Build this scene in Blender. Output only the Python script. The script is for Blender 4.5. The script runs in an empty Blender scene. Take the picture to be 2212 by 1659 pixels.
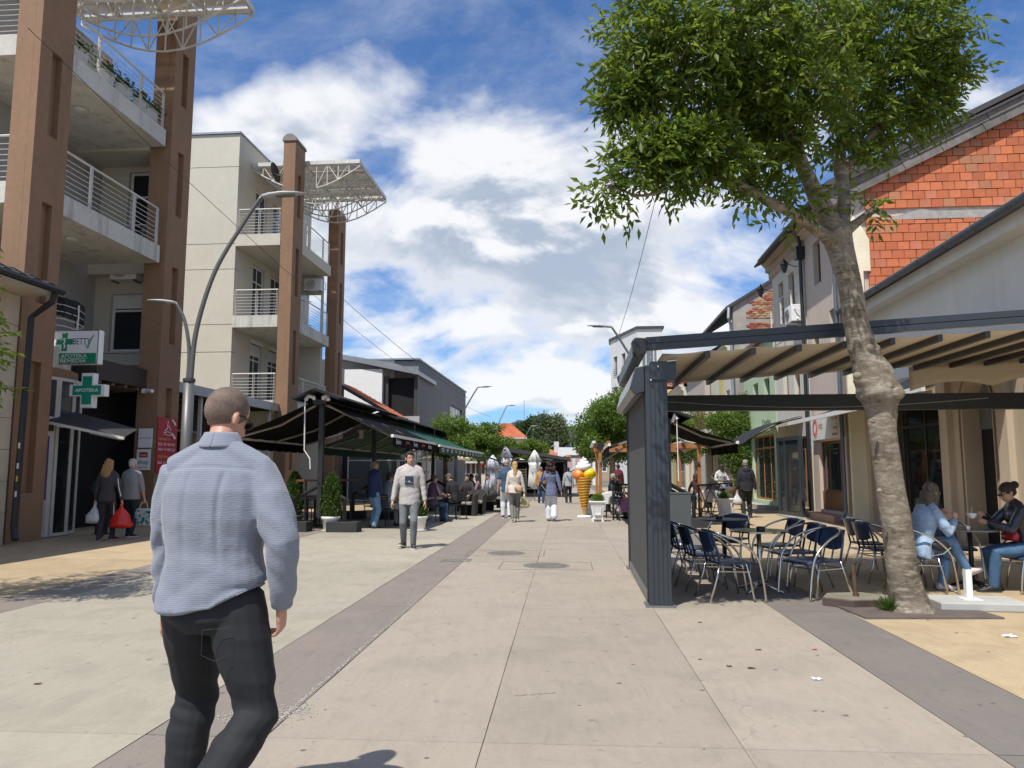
import bpy, math, random
import numpy as np
from mathutils import Vector, Matrix, noise
from math import sin, cos, tan, atan, atan2, radians, pi, sqrt
random.seed(7); np.random.seed(7)
SC = bpy.context.scene
COL = SC.collection
# ---------------- camera, sky, sun, exposure ----------------
CZ = 1.45
PITCH = radians(6.48)
cam = bpy.data.cameras.new('camera'); camo = bpy.data.objects.new('camera', cam); COL.objects.link(camo)
cam.lens = 27.0; cam.sensor_width = 36.0; cam.clip_start = 0.05; cam.clip_end = 3000
camo.location = (0, 0, CZ); camo.rotation_euler = (pi/2 + PITCH, 0, 0)
SC.camera = camo
SC.view_settings.view_transform = 'Standard'
SC.view_settings.look = 'None'
SC.view_settings.exposure = 0.18
SC.view_settings.gamma = 1.0
SC.view_settings.use_curve_mapping = False
FPX = 1659.0
PHI = radians(4.96)          # the street runs five degrees to the right of the camera's heading

def pix(u, v):               # direction through a point of the picture (2212 x 1659 grid), per metre of depth
    x = (u-1106)/FPX; y = (829.5-v)/FPX
    q = cos(PITCH)-y*sin(PITCH)
    return x/q, (sin(PITCH)+y*cos(PITCH))/q
def at(u, v, Y):
    x, z = pix(u, v)
    return Vector((x*Y, Y, CZ+z*Y))
def gnd(u, v):
    x, z = pix(u, v); Y = -CZ/z
    return Vector((x*Y, Y, 0))
def S(a, b, z=0):            # street coordinates: a across, b along
    return Vector((a*cos(PHI)+b*sin(PHI), -a*sin(PHI)+b*cos(PHI), z))

SUN_EL = radians(60); SUN_H = Vector((0.54, 0.84, 0)).normalized()
sun = bpy.data.lights.new('sun', 'SUN'); suno = bpy.data.objects.new('sun', sun); COL.objects.link(suno)
sun.energy = 4.7; sun.angle = radians(0.55); sun.color = (1.0, 0.955, 0.88)
suno.rotation_euler = Vector((SUN_H.x*cos(SUN_EL), SUN_H.y*cos(SUN_EL), -sin(SUN_EL))).to_track_quat('-Z', 'Y').to_euler()
suno.location = (-20, -20, 60)

W = bpy.data.worlds.new('World'); SC.world = W; W.use_nodes = True
def build_world():
    nt = W.node_tree; nd = nt.nodes; lk = nt.links
    nd.clear()
    out = nd.new('ShaderNodeOutputWorld'); bg = nd.new('ShaderNodeBackground'); bg.inputs[1].default_value = 0.1
    lk.new(bg.outputs[0], out.inputs[0])
    sky = nd.new('ShaderNodeTexSky'); sky.sky_type = 'NISHITA'; sky.sun_disc = False
    sky.sun_elevation = SUN_EL; sky.sun_rotation = atan2(-SUN_H.x, -SUN_H.y) % (2*pi)
    sky.altitude = 300; sky.air_density = 1.0; sky.dust_density = 0.6; sky.ozone_density = 2.5
    tc = nd.new('ShaderNodeTexCoord')
    def math_(op, a, b=None, c=None, clamp=False):
        n = nd.new('ShaderNodeMath'); n.operation = op; n.use_clamp = clamp
        for i, q in enumerate((a, b, c)):
            if q is None: continue
            if isinstance(q, (int, float)): n.inputs[i].default_value = q
            else: lk.new(q, n.inputs[i])
        return n.outputs[0]
    sep = nd.new('ShaderNodeSeparateXYZ'); lk.new(tc.outputs['Generated'], sep.inputs[0])
    den = math_('MAXIMUM', math_('ADD', sep.outputs[2], 0.32), 0.08)
    def fbm(dz, scale, det, rough, seed):
        comb = nd.new('ShaderNodeCombineXYZ')
        den2 = math_('ADD', den, dz)
        lk.new(math_('DIVIDE', sep.outputs[0], den2), comb.inputs[0])
        lk.new(math_('DIVIDE', sep.outputs[1], den2), comb.inputs[1])
        comb.inputs[2].default_value = seed
        n = nd.new('ShaderNodeTexNoise'); n.inputs['Scale'].default_value = scale
        n.inputs['Detail'].default_value = det; n.inputs['Roughness'].default_value = rough
        n.inputs['Distortion'].default_value = 0.25
        lk.new(comb.outputs[0], n.inputs['Vector']); return n.outputs[0]
    n1 = fbm(0, 2.5, 11, 0.53, 3.3)
    n2 = fbm(0.040, 2.5, 11, 0.53, 3.3)
    # cloud banks and blue gaps, each in its own direction of the sky: (u, v, radius in radians, weight)
    blobs = [(1180,540,.17,.14),(1000,500,.08,.07),(1400,620,.13,.14),(800,620,.09,.10),(760,230,.13,.10),(520,250,.11,.08),(1180,230,.10,.05),(1330,640,.10,.07),
             (980,830,.09,.08),(1500,860,.14,.08),(1300,780,.09,.03),(640,160,.07,.03),(1180,820,.12,.02),(1250,900,.06,-.05),(1350,880,.05,-.09),(1070,890,.05,-.08),(1420,760,.05,-.07),(1130,760,.05,-.03),(2150,270,.12,.12),(1600,440,.12,.05),(2000,100,.1,.0),
             (600,30,.11,-.16),(860,420,.075,-.17),(800,320,.04,-.08),(950,10,.13,-.13),(1180,30,.12,-.11),(1260,500,.05,-.07),(1500,510,.07,-.09),(845,600,.035,-.07),
             (945,770,.04,-.11),(920,700,.035,-.06),(420,40,.10,-.14),(950,170,.05,-.05),(1130,150,.05,-.05),(400,120,.04,-.06),(1235,330,.03,-.05),(300,60,.1,-.05),(2180,60,.08,-.10)]
    tot = None
    for (u, v, r, w) in blobs:
        x, z = pix(u, v); dvec = Vector((x, 1, z)).normalized()
        vm = nd.new('ShaderNodeVectorMath'); vm.operation = 'DISTANCE'
        lk.new(tc.outputs['Generated'], vm.inputs[0]); vm.inputs[1].default_value = dvec
        q = math_('DIVIDE', vm.outputs['Value'], r)
        e = math_('MULTIPLY', math_('EXPONENT', math_('MULTIPLY', math_('MULTIPLY', q, q), -1.0)), w)
        tot = e if tot is None else math_('ADD', tot, e)
    dens = math_('ADD', n1, tot)
    def smooth(val, a, b):
        m = nd.new('ShaderNodeMapRange'); m.interpolation_type = 'SMOOTHSTEP'
        lk.new(val, m.inputs[0]); m.inputs[1].default_value = a; m.inputs[2].default_value = b
        return m.outputs[0]
    mask = smooth(dens, 0.462, 0.625)
    n3 = fbm(0.0, 6.5, 9, 0.55, 9.1)
    veil = math_('MULTIPLY', smooth(fbm(0.0, 1.6, 12, 0.68, 14.0), 0.46, 0.74), 0.40)
    mask = math_('MAXIMUM', mask, veil)
    lit = smooth(math_('ADD', math_('SUBTRACT', n1, n2), math_('MULTIPLY', math_('SUBTRACT', n3, 0.5), 0.22)), -0.055, 0.055)
    thick = smooth(dens, 0.52, 0.74)
    ccol = nd.new('ShaderNodeMixRGB'); ccol.inputs[1].default_value = (4.0, 4.7, 5.8, 1); ccol.inputs[2].default_value = (8.6, 8.7, 8.9, 1)
    sh = math_('SUBTRACT', 1.0, math_('MULTIPLY', thick, math_('SUBTRACT', 1.0, lit)), None, True)
    lk.new(sh, ccol.inputs[0])
    gain = nd.new('ShaderNodeMixRGB'); gain.blend_type = 'MULTIPLY'; gain.inputs[0].default_value = 1
    lk.new(sky.outputs[0], gain.inputs[1]); gain.inputs[2].default_value = (0.66, 0.98, 1.34, 1)
    mx = nd.new('ShaderNodeMixRGB'); lk.new(math_('MULTIPLY', mask, 0.96), mx.inputs[0])
    lk.new(gain.outputs[0], mx.inputs[1]); lk.new(ccol.outputs[0], mx.inputs[2])
    lk.new(mx.outputs[0], bg.inputs[0])
build_world()

# ---------------- materials ----------------
MATS = {}
def lin(c):
    if isinstance(c, str):
        c = [int(c[i:i+2], 16)/255 for i in (0, 2, 4)]
        return tuple(((q+.055)/1.055)**2.4 if q > .04045 else q/12.92 for q in c)
    return tuple(c)
def mat(name, col, rough=.7, var=.12, vs=1.5, bump=0., bs=40, metal=0., streak=0., scol=(.05,.045,.04), spec=.5, fine=.0, coat=0., rnd=0., alpha=1.):
    if name in MATS: return MATS[name]
    m = bpy.data.materials.new(name); m.use_nodes = True; MATS[name] = m
    nt = m.node_tree; nd = nt.nodes; lk = nt.links
    p = nd['Principled BSDF']; c = lin(col)
    p.inputs['Roughness'].default_value = rough; p.inputs['Metallic'].default_value = metal
    p.inputs['Specular IOR Level'].default_value = spec
    if coat: p.inputs['Coat Weight'].default_value = coat
    if alpha < 1: p.inputs['Alpha'].default_value = alpha
    tc = nd.new('ShaderNodeTexCoord')
    def noi(sc, det=5, vec=None, ro=.6):
        n = nd.new('ShaderNodeTexNoise'); n.inputs['Scale'].default_value = sc; n.inputs['Detail'].default_value = det; n.inputs['Roughness'].default_value = ro
        lk.new(vec or tc.outputs['Object'], n.inputs['Vector']); return n.outputs[0]
    def ramp(fac, lo, hi, a, b):
        r = nd.new('ShaderNodeMapRange'); lk.new(fac, r.inputs[0]); r.inputs[1].default_value = lo; r.inputs[2].default_value = hi
        r.inputs[3].default_value = a; r.inputs[4].default_value = b; return r.outputs[0]
    f = ramp(noi(vs), .3, .7, 1-var, 1+var)
    if fine:
        mm = nd.new('ShaderNodeMath'); mm.operation = 'MULTIPLY'; lk.new(f, mm.inputs[0]); lk.new(ramp(noi(vs*14, 4), .3, .7, 1-fine, 1+fine), mm.inputs[1]); f = mm.outputs[0]
    if rnd:
        oi = nd.new('ShaderNodeObjectInfo'); mm = nd.new('ShaderNodeMath'); mm.operation = 'MULTIPLY'; lk.new(f, mm.inputs[0])
        lk.new(ramp(oi.outputs['Random'], 0, 1, 1-rnd, 1+rnd), mm.inputs[1]); f = mm.outputs[0]
    mul = nd.new('ShaderNodeVectorMath'); mul.operation = 'SCALE'; mul.inputs[0].default_value = c; lk.new(f, mul.inputs['Scale'])
    colo = mul.outputs[0]
    if streak:
        mp = nd.new('ShaderNodeMapping'); mp.inputs['Scale'].default_value = (1, 1, .12); lk.new(tc.outputs['Object'], mp.inputs[0])
        s1 = ramp(noi(3.0, 6, mp.outputs[0], .65), .52, .72, 0, streak)
        mx = nd.new('ShaderNodeMixRGB'); lk.new(s1, mx.inputs[0]); lk.new(colo, mx.inputs[1]); mx.inputs[2].default_value = (*scol, 1); colo = mx.outputs[0]
    lk.new(colo, p.inputs['Base Color'])
    if bump:
        b = nd.new('ShaderNodeBump'); b.inputs['Strength'].default_value = bump; b.inputs['Distance'].default_value = .02
        lk.new(noi(bs, 6), b.inputs['Height']); lk.new(b.outputs[0], p.inputs['Normal'])
    return m
def glass(name, col=(.02,.025,.03), rough=.04, see=.0):
    if name in MATS: return MATS[name]
    m = bpy.data.materials.new(name); m.use_nodes = True; MATS[name] = m
    nt = m.node_tree; nd = nt.nodes; lk = nt.links; p = nd['Principled BSDF']
    p.inputs['Base Color'].default_value = (*col, 1); p.inputs['Roughness'].default_value = rough; p.inputs['IOR'].default_value = 1.45; p.inputs['Specular IOR Level'].default_value = .32
    tc = nd.new('ShaderNodeTexCoord'); n = nd.new('ShaderNodeTexNoise'); n.inputs['Scale'].default_value = 1.3
    lk.new(tc.outputs['Object'], n.inputs['Vector']); b = nd.new('ShaderNodeBump'); b.inputs['Strength'].default_value = .05; b.inputs['Distance'].default_value = .05
    lk.new(n.outputs[0], b.inputs['Height']); lk.new(b.outputs[0], p.inputs['Normal'])
    if see:
        out = nd['Material Output']; tr = nd.new('ShaderNodeBsdfTransparent'); tr.inputs[0].default_value = (.75,.8,.8,1); mx = nd.new('ShaderNodeMixShader'); mx.inputs[0].default_value = see
        lk.new(p.outputs[0], mx.inputs[1]); lk.new(tr.outputs[0], mx.inputs[2]); lk.new(mx.outputs[0], out.inputs[0])
    return m
def leafmat(name, c1, c2, trans=.35, ns=.9):
    if name in MATS: return MATS[name]
    m = bpy.data.materials.new(name); m.use_nodes = True; MATS[name] = m
    nt = m.node_tree; nd = nt.nodes; lk = nt.links; out = nd['Material Output']; p = nd['Principled BSDF']
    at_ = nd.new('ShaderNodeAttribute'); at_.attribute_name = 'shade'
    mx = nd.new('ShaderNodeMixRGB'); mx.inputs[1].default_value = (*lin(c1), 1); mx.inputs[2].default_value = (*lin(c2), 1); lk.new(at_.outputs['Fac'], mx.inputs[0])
    lk.new(mx.outputs[0], p.inputs['Base Color']); p.inputs['Roughness'].default_value = .45; p.inputs['Specular IOR Level'].default_value = .35
    t = nd.new('ShaderNodeBsdfTranslucent'); hs = nd.new('ShaderNodeHueSaturation'); hs.inputs['Value'].default_value = 1.7; hs.inputs['Hue'].default_value = .485
    lk.new(mx.outputs[0], hs.inputs['Color']); lk.new(hs.outputs[0], t.inputs[0])
    ms = nd.new('ShaderNodeMixShader'); ms.inputs[0].default_value = trans; lk.new(p.outputs[0], ms.inputs[1]); lk.new(t.outputs[0], ms.inputs[2]); lk.new(ms.outputs[0], out.inputs[0])
    return m

# ---------------- mesh building ----------------
ORG = {}
def Rz(a): return Matrix.Rotation(a, 4, 'Z')
def fr(O, X, Y):             # wall frame: x along the wall, y into it, z up
    X = Vector(X).normalized(); Y = Vector(Y).normalized(); Z = X.cross(Y)
    M = Matrix.Identity(4)
    for i in range(3): M[i][0] = X[i]; M[i][1] = Y[i]; M[i][2] = Z[i]; M[i][3] = O[i]
    return M
def wcam(a, b, z=0): return fr((a, b, z), (1,0,0), (0,1,0))       # wall facing the camera
def wleft(a, b, z=0): return fr((a, b, z), (0,1,0), (-1,0,0))     # wall on the left of the street, x runs away
def wright(a, b, z=0): return fr((a, b, z), (0,-1,0), (1,0,0))    # wall on the right of the street, x runs nearer
class MB:
    def __init__(s, M=None): s.v = []; s.f = []; s.mi = []; s.M = M; s.m = 0
    def add(s, vs, fs):
        o = len(s.v); M = s.M
        s.v += [tuple(M @ Vector(q)) for q in vs] if M is not None else [tuple(q) for q in vs]
        s.f += [tuple(i+o for i in f) for f in fs]; s.mi += [s.m]*len(fs)
    def box(s, x0, x1, y0, y1, z0, z1):
        s.add([(x0,y0,z0),(x1,y0,z0),(x1,y1,z0),(x0,y1,z0),(x0,y0,z1),(x1,y0,z1),(x1,y1,z1),(x0,y1,z1)],
              [(3,2,1,0),(4,5,6,7),(0,1,5,4),(1,2,6,5),(2,3,7,6),(3,0,4,7)]); return s
    def beam(s, p, q, w, h, up=(0,0,1)):
        p = Vector(p); q = Vector(q); d = (q-p).normalized(); up = Vector(up)
        if abs(d.dot(up)) > .99: up = Vector((0,1,0))
        X = d.cross(up).normalized()*w/2; Z = X.cross(d).normalized()*h/2
        vs = [p-X-Z, p+X-Z, p+X+Z, p-X+Z, q-X-Z, q+X-Z, q+X+Z, q-X+Z]
        s.add(vs, [(0,1,2,3),(7,6,5,4),(0,4,5,1),(1,5,6,2),(2,6,7,3),(3,7,4,0)]); return s
    def tube(s, pts, r, n=8, cap=True, flat=None):
        pts = [Vector(p) for p in pts]; k = len(pts)
        R = r if isinstance(r, (list, tuple)) else [r]*k
        T = [(pts[min(i+1,k-1)]-pts[max(i-1,0)]).normalized() for i in range(k)]
        u = Vector((0,0,1)) if abs(T[0].z) < .9 else Vector((1,0,0))
        vs = []; fs = []
        for i in range(k):
            u = (u - T[i]*u.dot(T[i])).normalized(); w = T[i].cross(u)
            for j in range(n):
                a = 2*pi*j/n; vs.append(pts[i]+(u*cos(a)+w*sin(a))*R[i])
        for i in range(k-1):
            for j in range(n): fs.append((i*n+j, i*n+(j+1)%n, (i+1)*n+(j+1)%n, (i+1)*n+j))
        if cap: fs += [tuple(range(n))[::-1], tuple((k-1)*n+j for j in range(n))]
        s.add(vs, fs); return s
    def lathe(s, prof, c=(0,0,0), n=20, lobes=0, amp=0.):
        c = Vector(c); k = len(prof); vs = []; fs = []
        for i, (r, z) in enumerate(prof):
            for j in range(n):
                a = 2*pi*j/n; rr = r*(1+amp*cos(lobes*a)) if lobes else r
                vs.append(c+Vector((rr*cos(a), rr*sin(a), z)))
        for i in range(k-1):
            for j in range(n): fs.append((i*n+j, i*n+(j+1)%n, (i+1)*n+(j+1)%n, (i+1)*n+j))
        fs += [tuple(range(n))[::-1], tuple((k-1)*n+j for j in range(n))]
        s.add(vs, fs); return s
    def ell(s, c, r, n=12, R=None):
        c = Vector(c); r = (r, r, r) if isinstance(r, (int, float)) else r
        m = max(4, n//2); vs = []; fs = []
        for i in range(1, m):
            t = pi*i/m
            for j in range(n):
                a = 2*pi*j/n; p = Vector((r[0]*sin(t)*cos(a), r[1]*sin(t)*sin(a), r[2]*cos(t)))
                vs.append(c+(R @ p if R is not None else p))
        for i in range(m-2):
            for j in range(n): fs.append((i*n+j, (i+1)*n+j, (i+1)*n+(j+1)%n, i*n+(j+1)%n))
        top = len(vs); p = Vector((0,0,r[2])); p = R @ p if R is not None else p
        vs += [c+p, c-p]
        for j in range(n):
            fs.append((top, j, (j+1)%n)); fs.append((top+1, (m-2)*n+(j+1)%n, (m-2)*n+j))
        s.add(vs, fs); return s
    def loft(s, secs, n=16):      # secs: (centre, half-width vector, half-depth vector)
        vs = []; fs = []; k = len(secs)
        for (c, w, d) in secs:
            c = Vector(c); w = Vector(w); d = Vector(d)
            for j in range(n):
                a = 2*pi*j/n; ca, sa = cos(a), sin(a)
                vs.append(c+w*(abs(ca)**.85*(1 if ca >= 0 else -1))+d*(abs(sa)**.85*(1 if sa >= 0 else -1)))
        for i in range(k-1):
            for j in range(n): fs.append((i*n+j, i*n+(j+1)%n, (i+1)*n+(j+1)%n, (i+1)*n+j))
        fs += [tuple(range(n))[::-1], tuple((k-1)*n+j for j in range(n))]
        s.add(vs, fs); return s
    def prism(s, poly, z0, z1):   # polygon in xy, extruded in z
        n = len(poly); A = sum(poly[i][0]*poly[(i+1)%n][1]-poly[(i+1)%n][0]*poly[i][1] for i in range(n))
        if A < 0: poly = poly[::-1]
        s.add([(x,y,z0) for x,y in poly]+[(x,y,z1) for x,y in poly],
              [tuple(range(n))[::-1], tuple(range(n, 2*n))]+[(i,(i+1)%n,n+(i+1)%n,n+i) for i in range(n)]); return s
    def slab(s, poly, y0, y1):    # polygon in xz (wall frame), from y0 to y1
        M0 = s.M; s.M = (M0 if M0 is not None else Matrix.Identity(4)) @ Matrix(((1,0,0,0),(0,0,-1,0),(0,1,0,0),(0,0,0,1)))
        s.prism(poly, -y1, -y0); s.M = M0; return s
    def sheet(s, P, nu, nv, th=0.):   # P(i,j) -> point; a cloth with thickness th
        g = [[Vector(P(i/nu, j/nv)) for j in range(nv+1)] for i in range(nu+1)]
        vs = [q for r in g for q in r]; idx = lambda i, j: i*(nv+1)+j
        fs = [(idx(i,j), idx(i+1,j), idx(i+1,j+1), idx(i,j+1)) for i in range(nu) for j in range(nv)]
        if th:
            N = len(vs); nn = []
            for i in range(nu+1):
                for j in range(nv+1):
                    du = g[min(i+1,nu)][j]-g[max(i-1,0)][j]; dv = g[i][min(j+1,nv)]-g[i][max(j-1,0)]
                    nn.append(du.cross(dv).normalized()*th)
            vs = vs+[a-b for a, b in zip(vs, nn)]
            fs += [tuple(q+N for q in f)[::-1] for f in fs]
            for i in range(nu):
                fs.append((idx(i+1,0), idx(i,0), idx(i,0)+N, idx(i+1,0)+N)); fs.append((idx(i,nv), idx(i+1,nv), idx(i+1,nv)+N, idx(i,nv)+N))
            for j in range(nv):
                fs.append((idx(0,j), idx(0,j+1), idx(0,j+1)+N, idx(0,j)+N)); fs.append((idx(nu,j+1), idx(nu,j), idx(nu,j)+N, idx(nu,j+1)+N))
        s.add(vs, fs); return s
    def wall(s, Wd, H, T, ops):   # wall front at y=0, openings (x0,x1,z0,z1) cut through
        xs = sorted({0, Wd, *[max(0,min(Wd,q)) for o in ops for q in o[:2]]}); zs = sorted({0, H, *[max(0,min(H,q)) for o in ops for q in o[2:4]]})
        def solid(i, j):
            if i < 0 or j < 0 or i >= len(xs)-1 or j >= len(zs)-1: return False
            cx = (xs[i]+xs[i+1])/2; cz = (zs[j]+zs[j+1])/2
            return not any(o[0] < cx < o[1] and o[2] < cz < o[3] for o in ops)
        for i in range(len(xs)-1):
            for j in range(len(zs)-1):
                if not solid(i, j): continue
                a, b, c, d = xs[i], xs[i+1], zs[j], zs[j+1]
                s.add([(a,0,c),(b,0,c),(b,0,d),(a,0,d)], [(0,1,2,3)]); s.add([(a,T,c),(b,T,c),(b,T,d),(a,T,d)], [(3,2,1,0)])
                if not solid(i-1, j): s.add([(a,0,c),(a,0,d),(a,T,d),(a,T,c)], [(0,1,2,3)])
                if not solid(i+1, j): s.add([(b,0,c),(b,T,c),(b,T,d),(b,0,d)], [(0,1,2,3)])
                if not solid(i, j-1): s.add([(a,0,c),(a,T,c),(b,T,c),(b,0,c)], [(0,1,2,3)])
                if not solid(i, j+1): s.add([(a,0,d),(b,0,d),(b,T,d),(a,T,d)], [(0,1,2,3)])
        return s
    def mesh(s, name, mats, org=(0,0,0), smooth=False):
        me = bpy.data.meshes.new(name)
        ox, oy, oz = org
        me.from_pydata([(x-ox, y-oy, z-oz) for x, y, z in s.v], [], s.f)
        for m in (mats if isinstance(mats, (list, tuple)) else [mats]): me.materials.append(m)
        if any(s.mi): me.polygons.foreach_set('material_index', s.mi)
        if smooth: me.polygons.foreach_set('use_smooth', [True]*len(me.polygons))
        me.update(); return me
    def build(s, name, mats, parent=None, smooth=False, bevel=0., label=None, **kw):
        org = ORG.get(parent.name, (0,0,0)) if parent is not None else (0,0,0)
        o = bpy.data.objects.new(name, s.mesh(name, mats, org, smooth)); COL.objects.link(o)
        if parent is not None: o.parent = parent; ORG[o.name] = org
        if smooth == 'auto' or bevel:
            if bevel:
                b = o.modifiers.new('bevel', 'BEVEL'); b.width = bevel; b.segments = 2; b.limit_method = 'ANGLE'; b.angle_limit = radians(50)
        if label: o['label'] = label
        for k, q in kw.items(): o[k] = q
        return o
def tag(o, label, cat, group=None):
    o['label'] = label; o['category'] = cat
    if group: o['group'] = group
    return o
def thing(name, label, cat, loc, group=None, street=False, rz=0., local=False):
    """Empty at the base. street: loc and children in street coordinates; local: children given round the origin."""
    o = bpy.data.objects.new(name, None); COL.objects.link(o); o.empty_display_size = .2
    loc = Vector(loc)
    if street: o.location = S(loc.x, loc.y, loc.z); o.rotation_euler = (0, 0, rz-PHI)
    else: o.location = loc; o.rotation_euler = (0, 0, rz)
    tag(o, label, cat, group)
    ORG[o.name] = (0,0,0) if local else tuple(loc)
    return o
def single(mb, name, m, label, cat, loc, group=None, street=False, smooth=False, bevel=0., local=False, rz=0.):
    loc = Vector(loc)
    o = bpy.data.objects.new(name, mb.mesh(name, m, (0,0,0) if local else tuple(loc), smooth)); COL.objects.link(o)
    if street: o.location = S(*loc); o.rotation_euler = (0,0,rz-PHI)
    else: o.location = loc; o.rotation_euler = (0,0,rz)
    if bevel: b = o.modifiers.new('bevel', 'BEVEL'); b.width = bevel; b.segments = 2; b.limit_method = 'ANGLE'
    return tag(o, label, cat, group)
def structure(mb, name, m, street=True, parent=None, smooth=False):
    o = bpy.data.objects.new(name, mb.mesh(name, m, (0,0,0), smooth)); COL.objects.link(o)
    if parent is not None: o.parent = parent
    else:
        if street: o.rotation_euler = (0,0,-PHI)
        o['kind'] = 'structure'
    return o
def dup(root, loc, rz=None, label=None, group=None, street=False, scale=None):
    def cp(o, par):
        c = o.copy(); COL.objects.link(c); ORG[c.name] = ORG.get(o.name, (0,0,0))
        if par is not None: c.parent = par
        for ch in [q for q in KIDS.get(o.name, [])]: KIDS.setdefault(c.name, []).append(cp(ch, c))
        return c
    KIDS = {}
    for o in bpy.data.objects:
        if o.parent is not None: KIDS.setdefault(o.parent.name, []).append(o)
    r = cp(root, None); loc = Vector(loc)
    r.location = S(*loc) if street else loc
    if rz is not None: r.rotation_euler = (0,0, rz-(PHI if street else 0))
    if scale: r.scale = (scale,)*3
    if label: r['label'] = label
    if group: r['group'] = group
    return r
def text(parent, s, M, x, z, w, h, m, y=-.004, name='lettering', font_shear=0., bold=0.):
    cu = bpy.data.curves.new('lettering', 'FONT'); cu.body = s; cu.size = 1; cu.extrude = 0; cu.offset = bold; cu.shear = font_shear
    o = bpy.data.objects.new('tmp', cu); COL.objects.link(o)
    dg = bpy.context.evaluated_depsgraph_get(); me = bpy.data.meshes.new_from_object(o.evaluated_get(dg))
    bpy.data.objects.remove(o); bpy.data.curves.remove(cu)
    vs = [v.co.copy() for v in me.vertices]; fs = [tuple(p.vertices) for p in me.polygons]; bpy.data.meshes.remove(me)
    x0 = min(v.x for v in vs); x1 = max(v.x for v in vs); y0 = min(v.y for v in vs); y1 = max(v.y for v in vs)
    mb = MB(M); mb.add([(x+(v.x-x0)/(x1-x0)*w, y, z+(v.y-y0)/(y1-y0)*h) for v in vs], fs)
    return mb.build(name, m, parent)

# ---------------- common materials ----------------
WHITE = mat('white_paint', (.78,.78,.76), .45, .05, 3, .03, 60)
OFFW = mat('aged_white_paint', (.62,.60,.55), .55, .12, 2, .08, 40, streak=.35, scol=(.22,.12,.06))
BLACK = mat('black_paint', (.018,.019,.021), .42, .15, 4, .03, 60)
ANTH = mat('anthracite_paint', (.034,.042,.050), .38, .10, 1.2, .02, 90)
ANTHL = mat('anthracite_screen_cloth', (.072,.074,.075), .75, .05, 2, .1, 400)
STEEL = mat('brushed_steel', (.60,.59,.57), .28, .10, 6, .03, 80, metal=1.)
GREYM = mat('grey_metal', (.22,.22,.22), .45, .12, 3, .03, 80, metal=.6)
DGREY = mat('dark_grey_metal', (.07,.07,.07), .45, .12, 3, .03, 80, metal=.3)
GLASS = glass('window_glass'); GLASSB = glass('blue_grey_glass', (.05,.06,.07)); GLASSL = glass('pale_curtained_glass', (.16,.18,.19), .12)
SHOPG = glass('shop_glass', (.02,.025,.025), .03, see=.45)
DARK = mat('dark_interior', (.012,.012,.013), .9, .3, 1)
RUBBER = mat('black_rubber', (.02,.02,.02), .7, .1, 5)

def window(parent, M, x0, x1, z0, z1, rec=.12, f=.06, mull=(), tran=(), fm=None, gm=None, sill=None, one=False):
    """window > pane (each), sill; frame bars recessed into the wall"""
    fm = fm or WHITE; gm = gm or GLASS
    mb = MB(M); d0, d1 = rec, rec+.06
    mb.box(x0,x1,d0,d1,z0,z0+f).box(x0,x1,d0,d1,z1-f,z1).box(x0,x0+f,d0,d1,z0+f,z1-f).box(x1-f,x1,d0,d1,z0+f,z1-f)
    xs = [x0+f]+[x0+(x1-x0)*q for q in mull]+[x1-f]; zs = [z0+f]+[z0+(z1-z0)*q for q in tran]+[z1-f]
    for q in xs[1:-1]: mb.box(q-f*.4,q+f*.4,d0+.003,d1-.003,z0+f,z1-f)
    for q in zs[1:-1]: mb.box(x0+f,x1-f,d0+.006,d1-.006,q-f*.4,q+f*.4)
    w = mb.build('window', fm, parent)
    if one: MB(M).box(x0+f,x1-f,d0+.02,d0+.035,z0+f,z1-f).build('pane', gm, w)
    else:
        for i in range(len(xs)-1):
            for j in range(len(zs)-1):
                MB(M).box(xs[i]+(f*.4 if i else 0), xs[i+1]-(f*.4 if i < len(xs)-2 else 0), d0+.02, d0+.035, zs[j]+(f*.4 if j else 0), zs[j+1]-(f*.4 if j < len(zs)-2 else 0)).build('pane', gm, w)
    if sill: MB(M).box(x0-.06,x1+.06,-.05,rec,z0-.05,z0).build('sill', sill, w)
    return w
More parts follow.
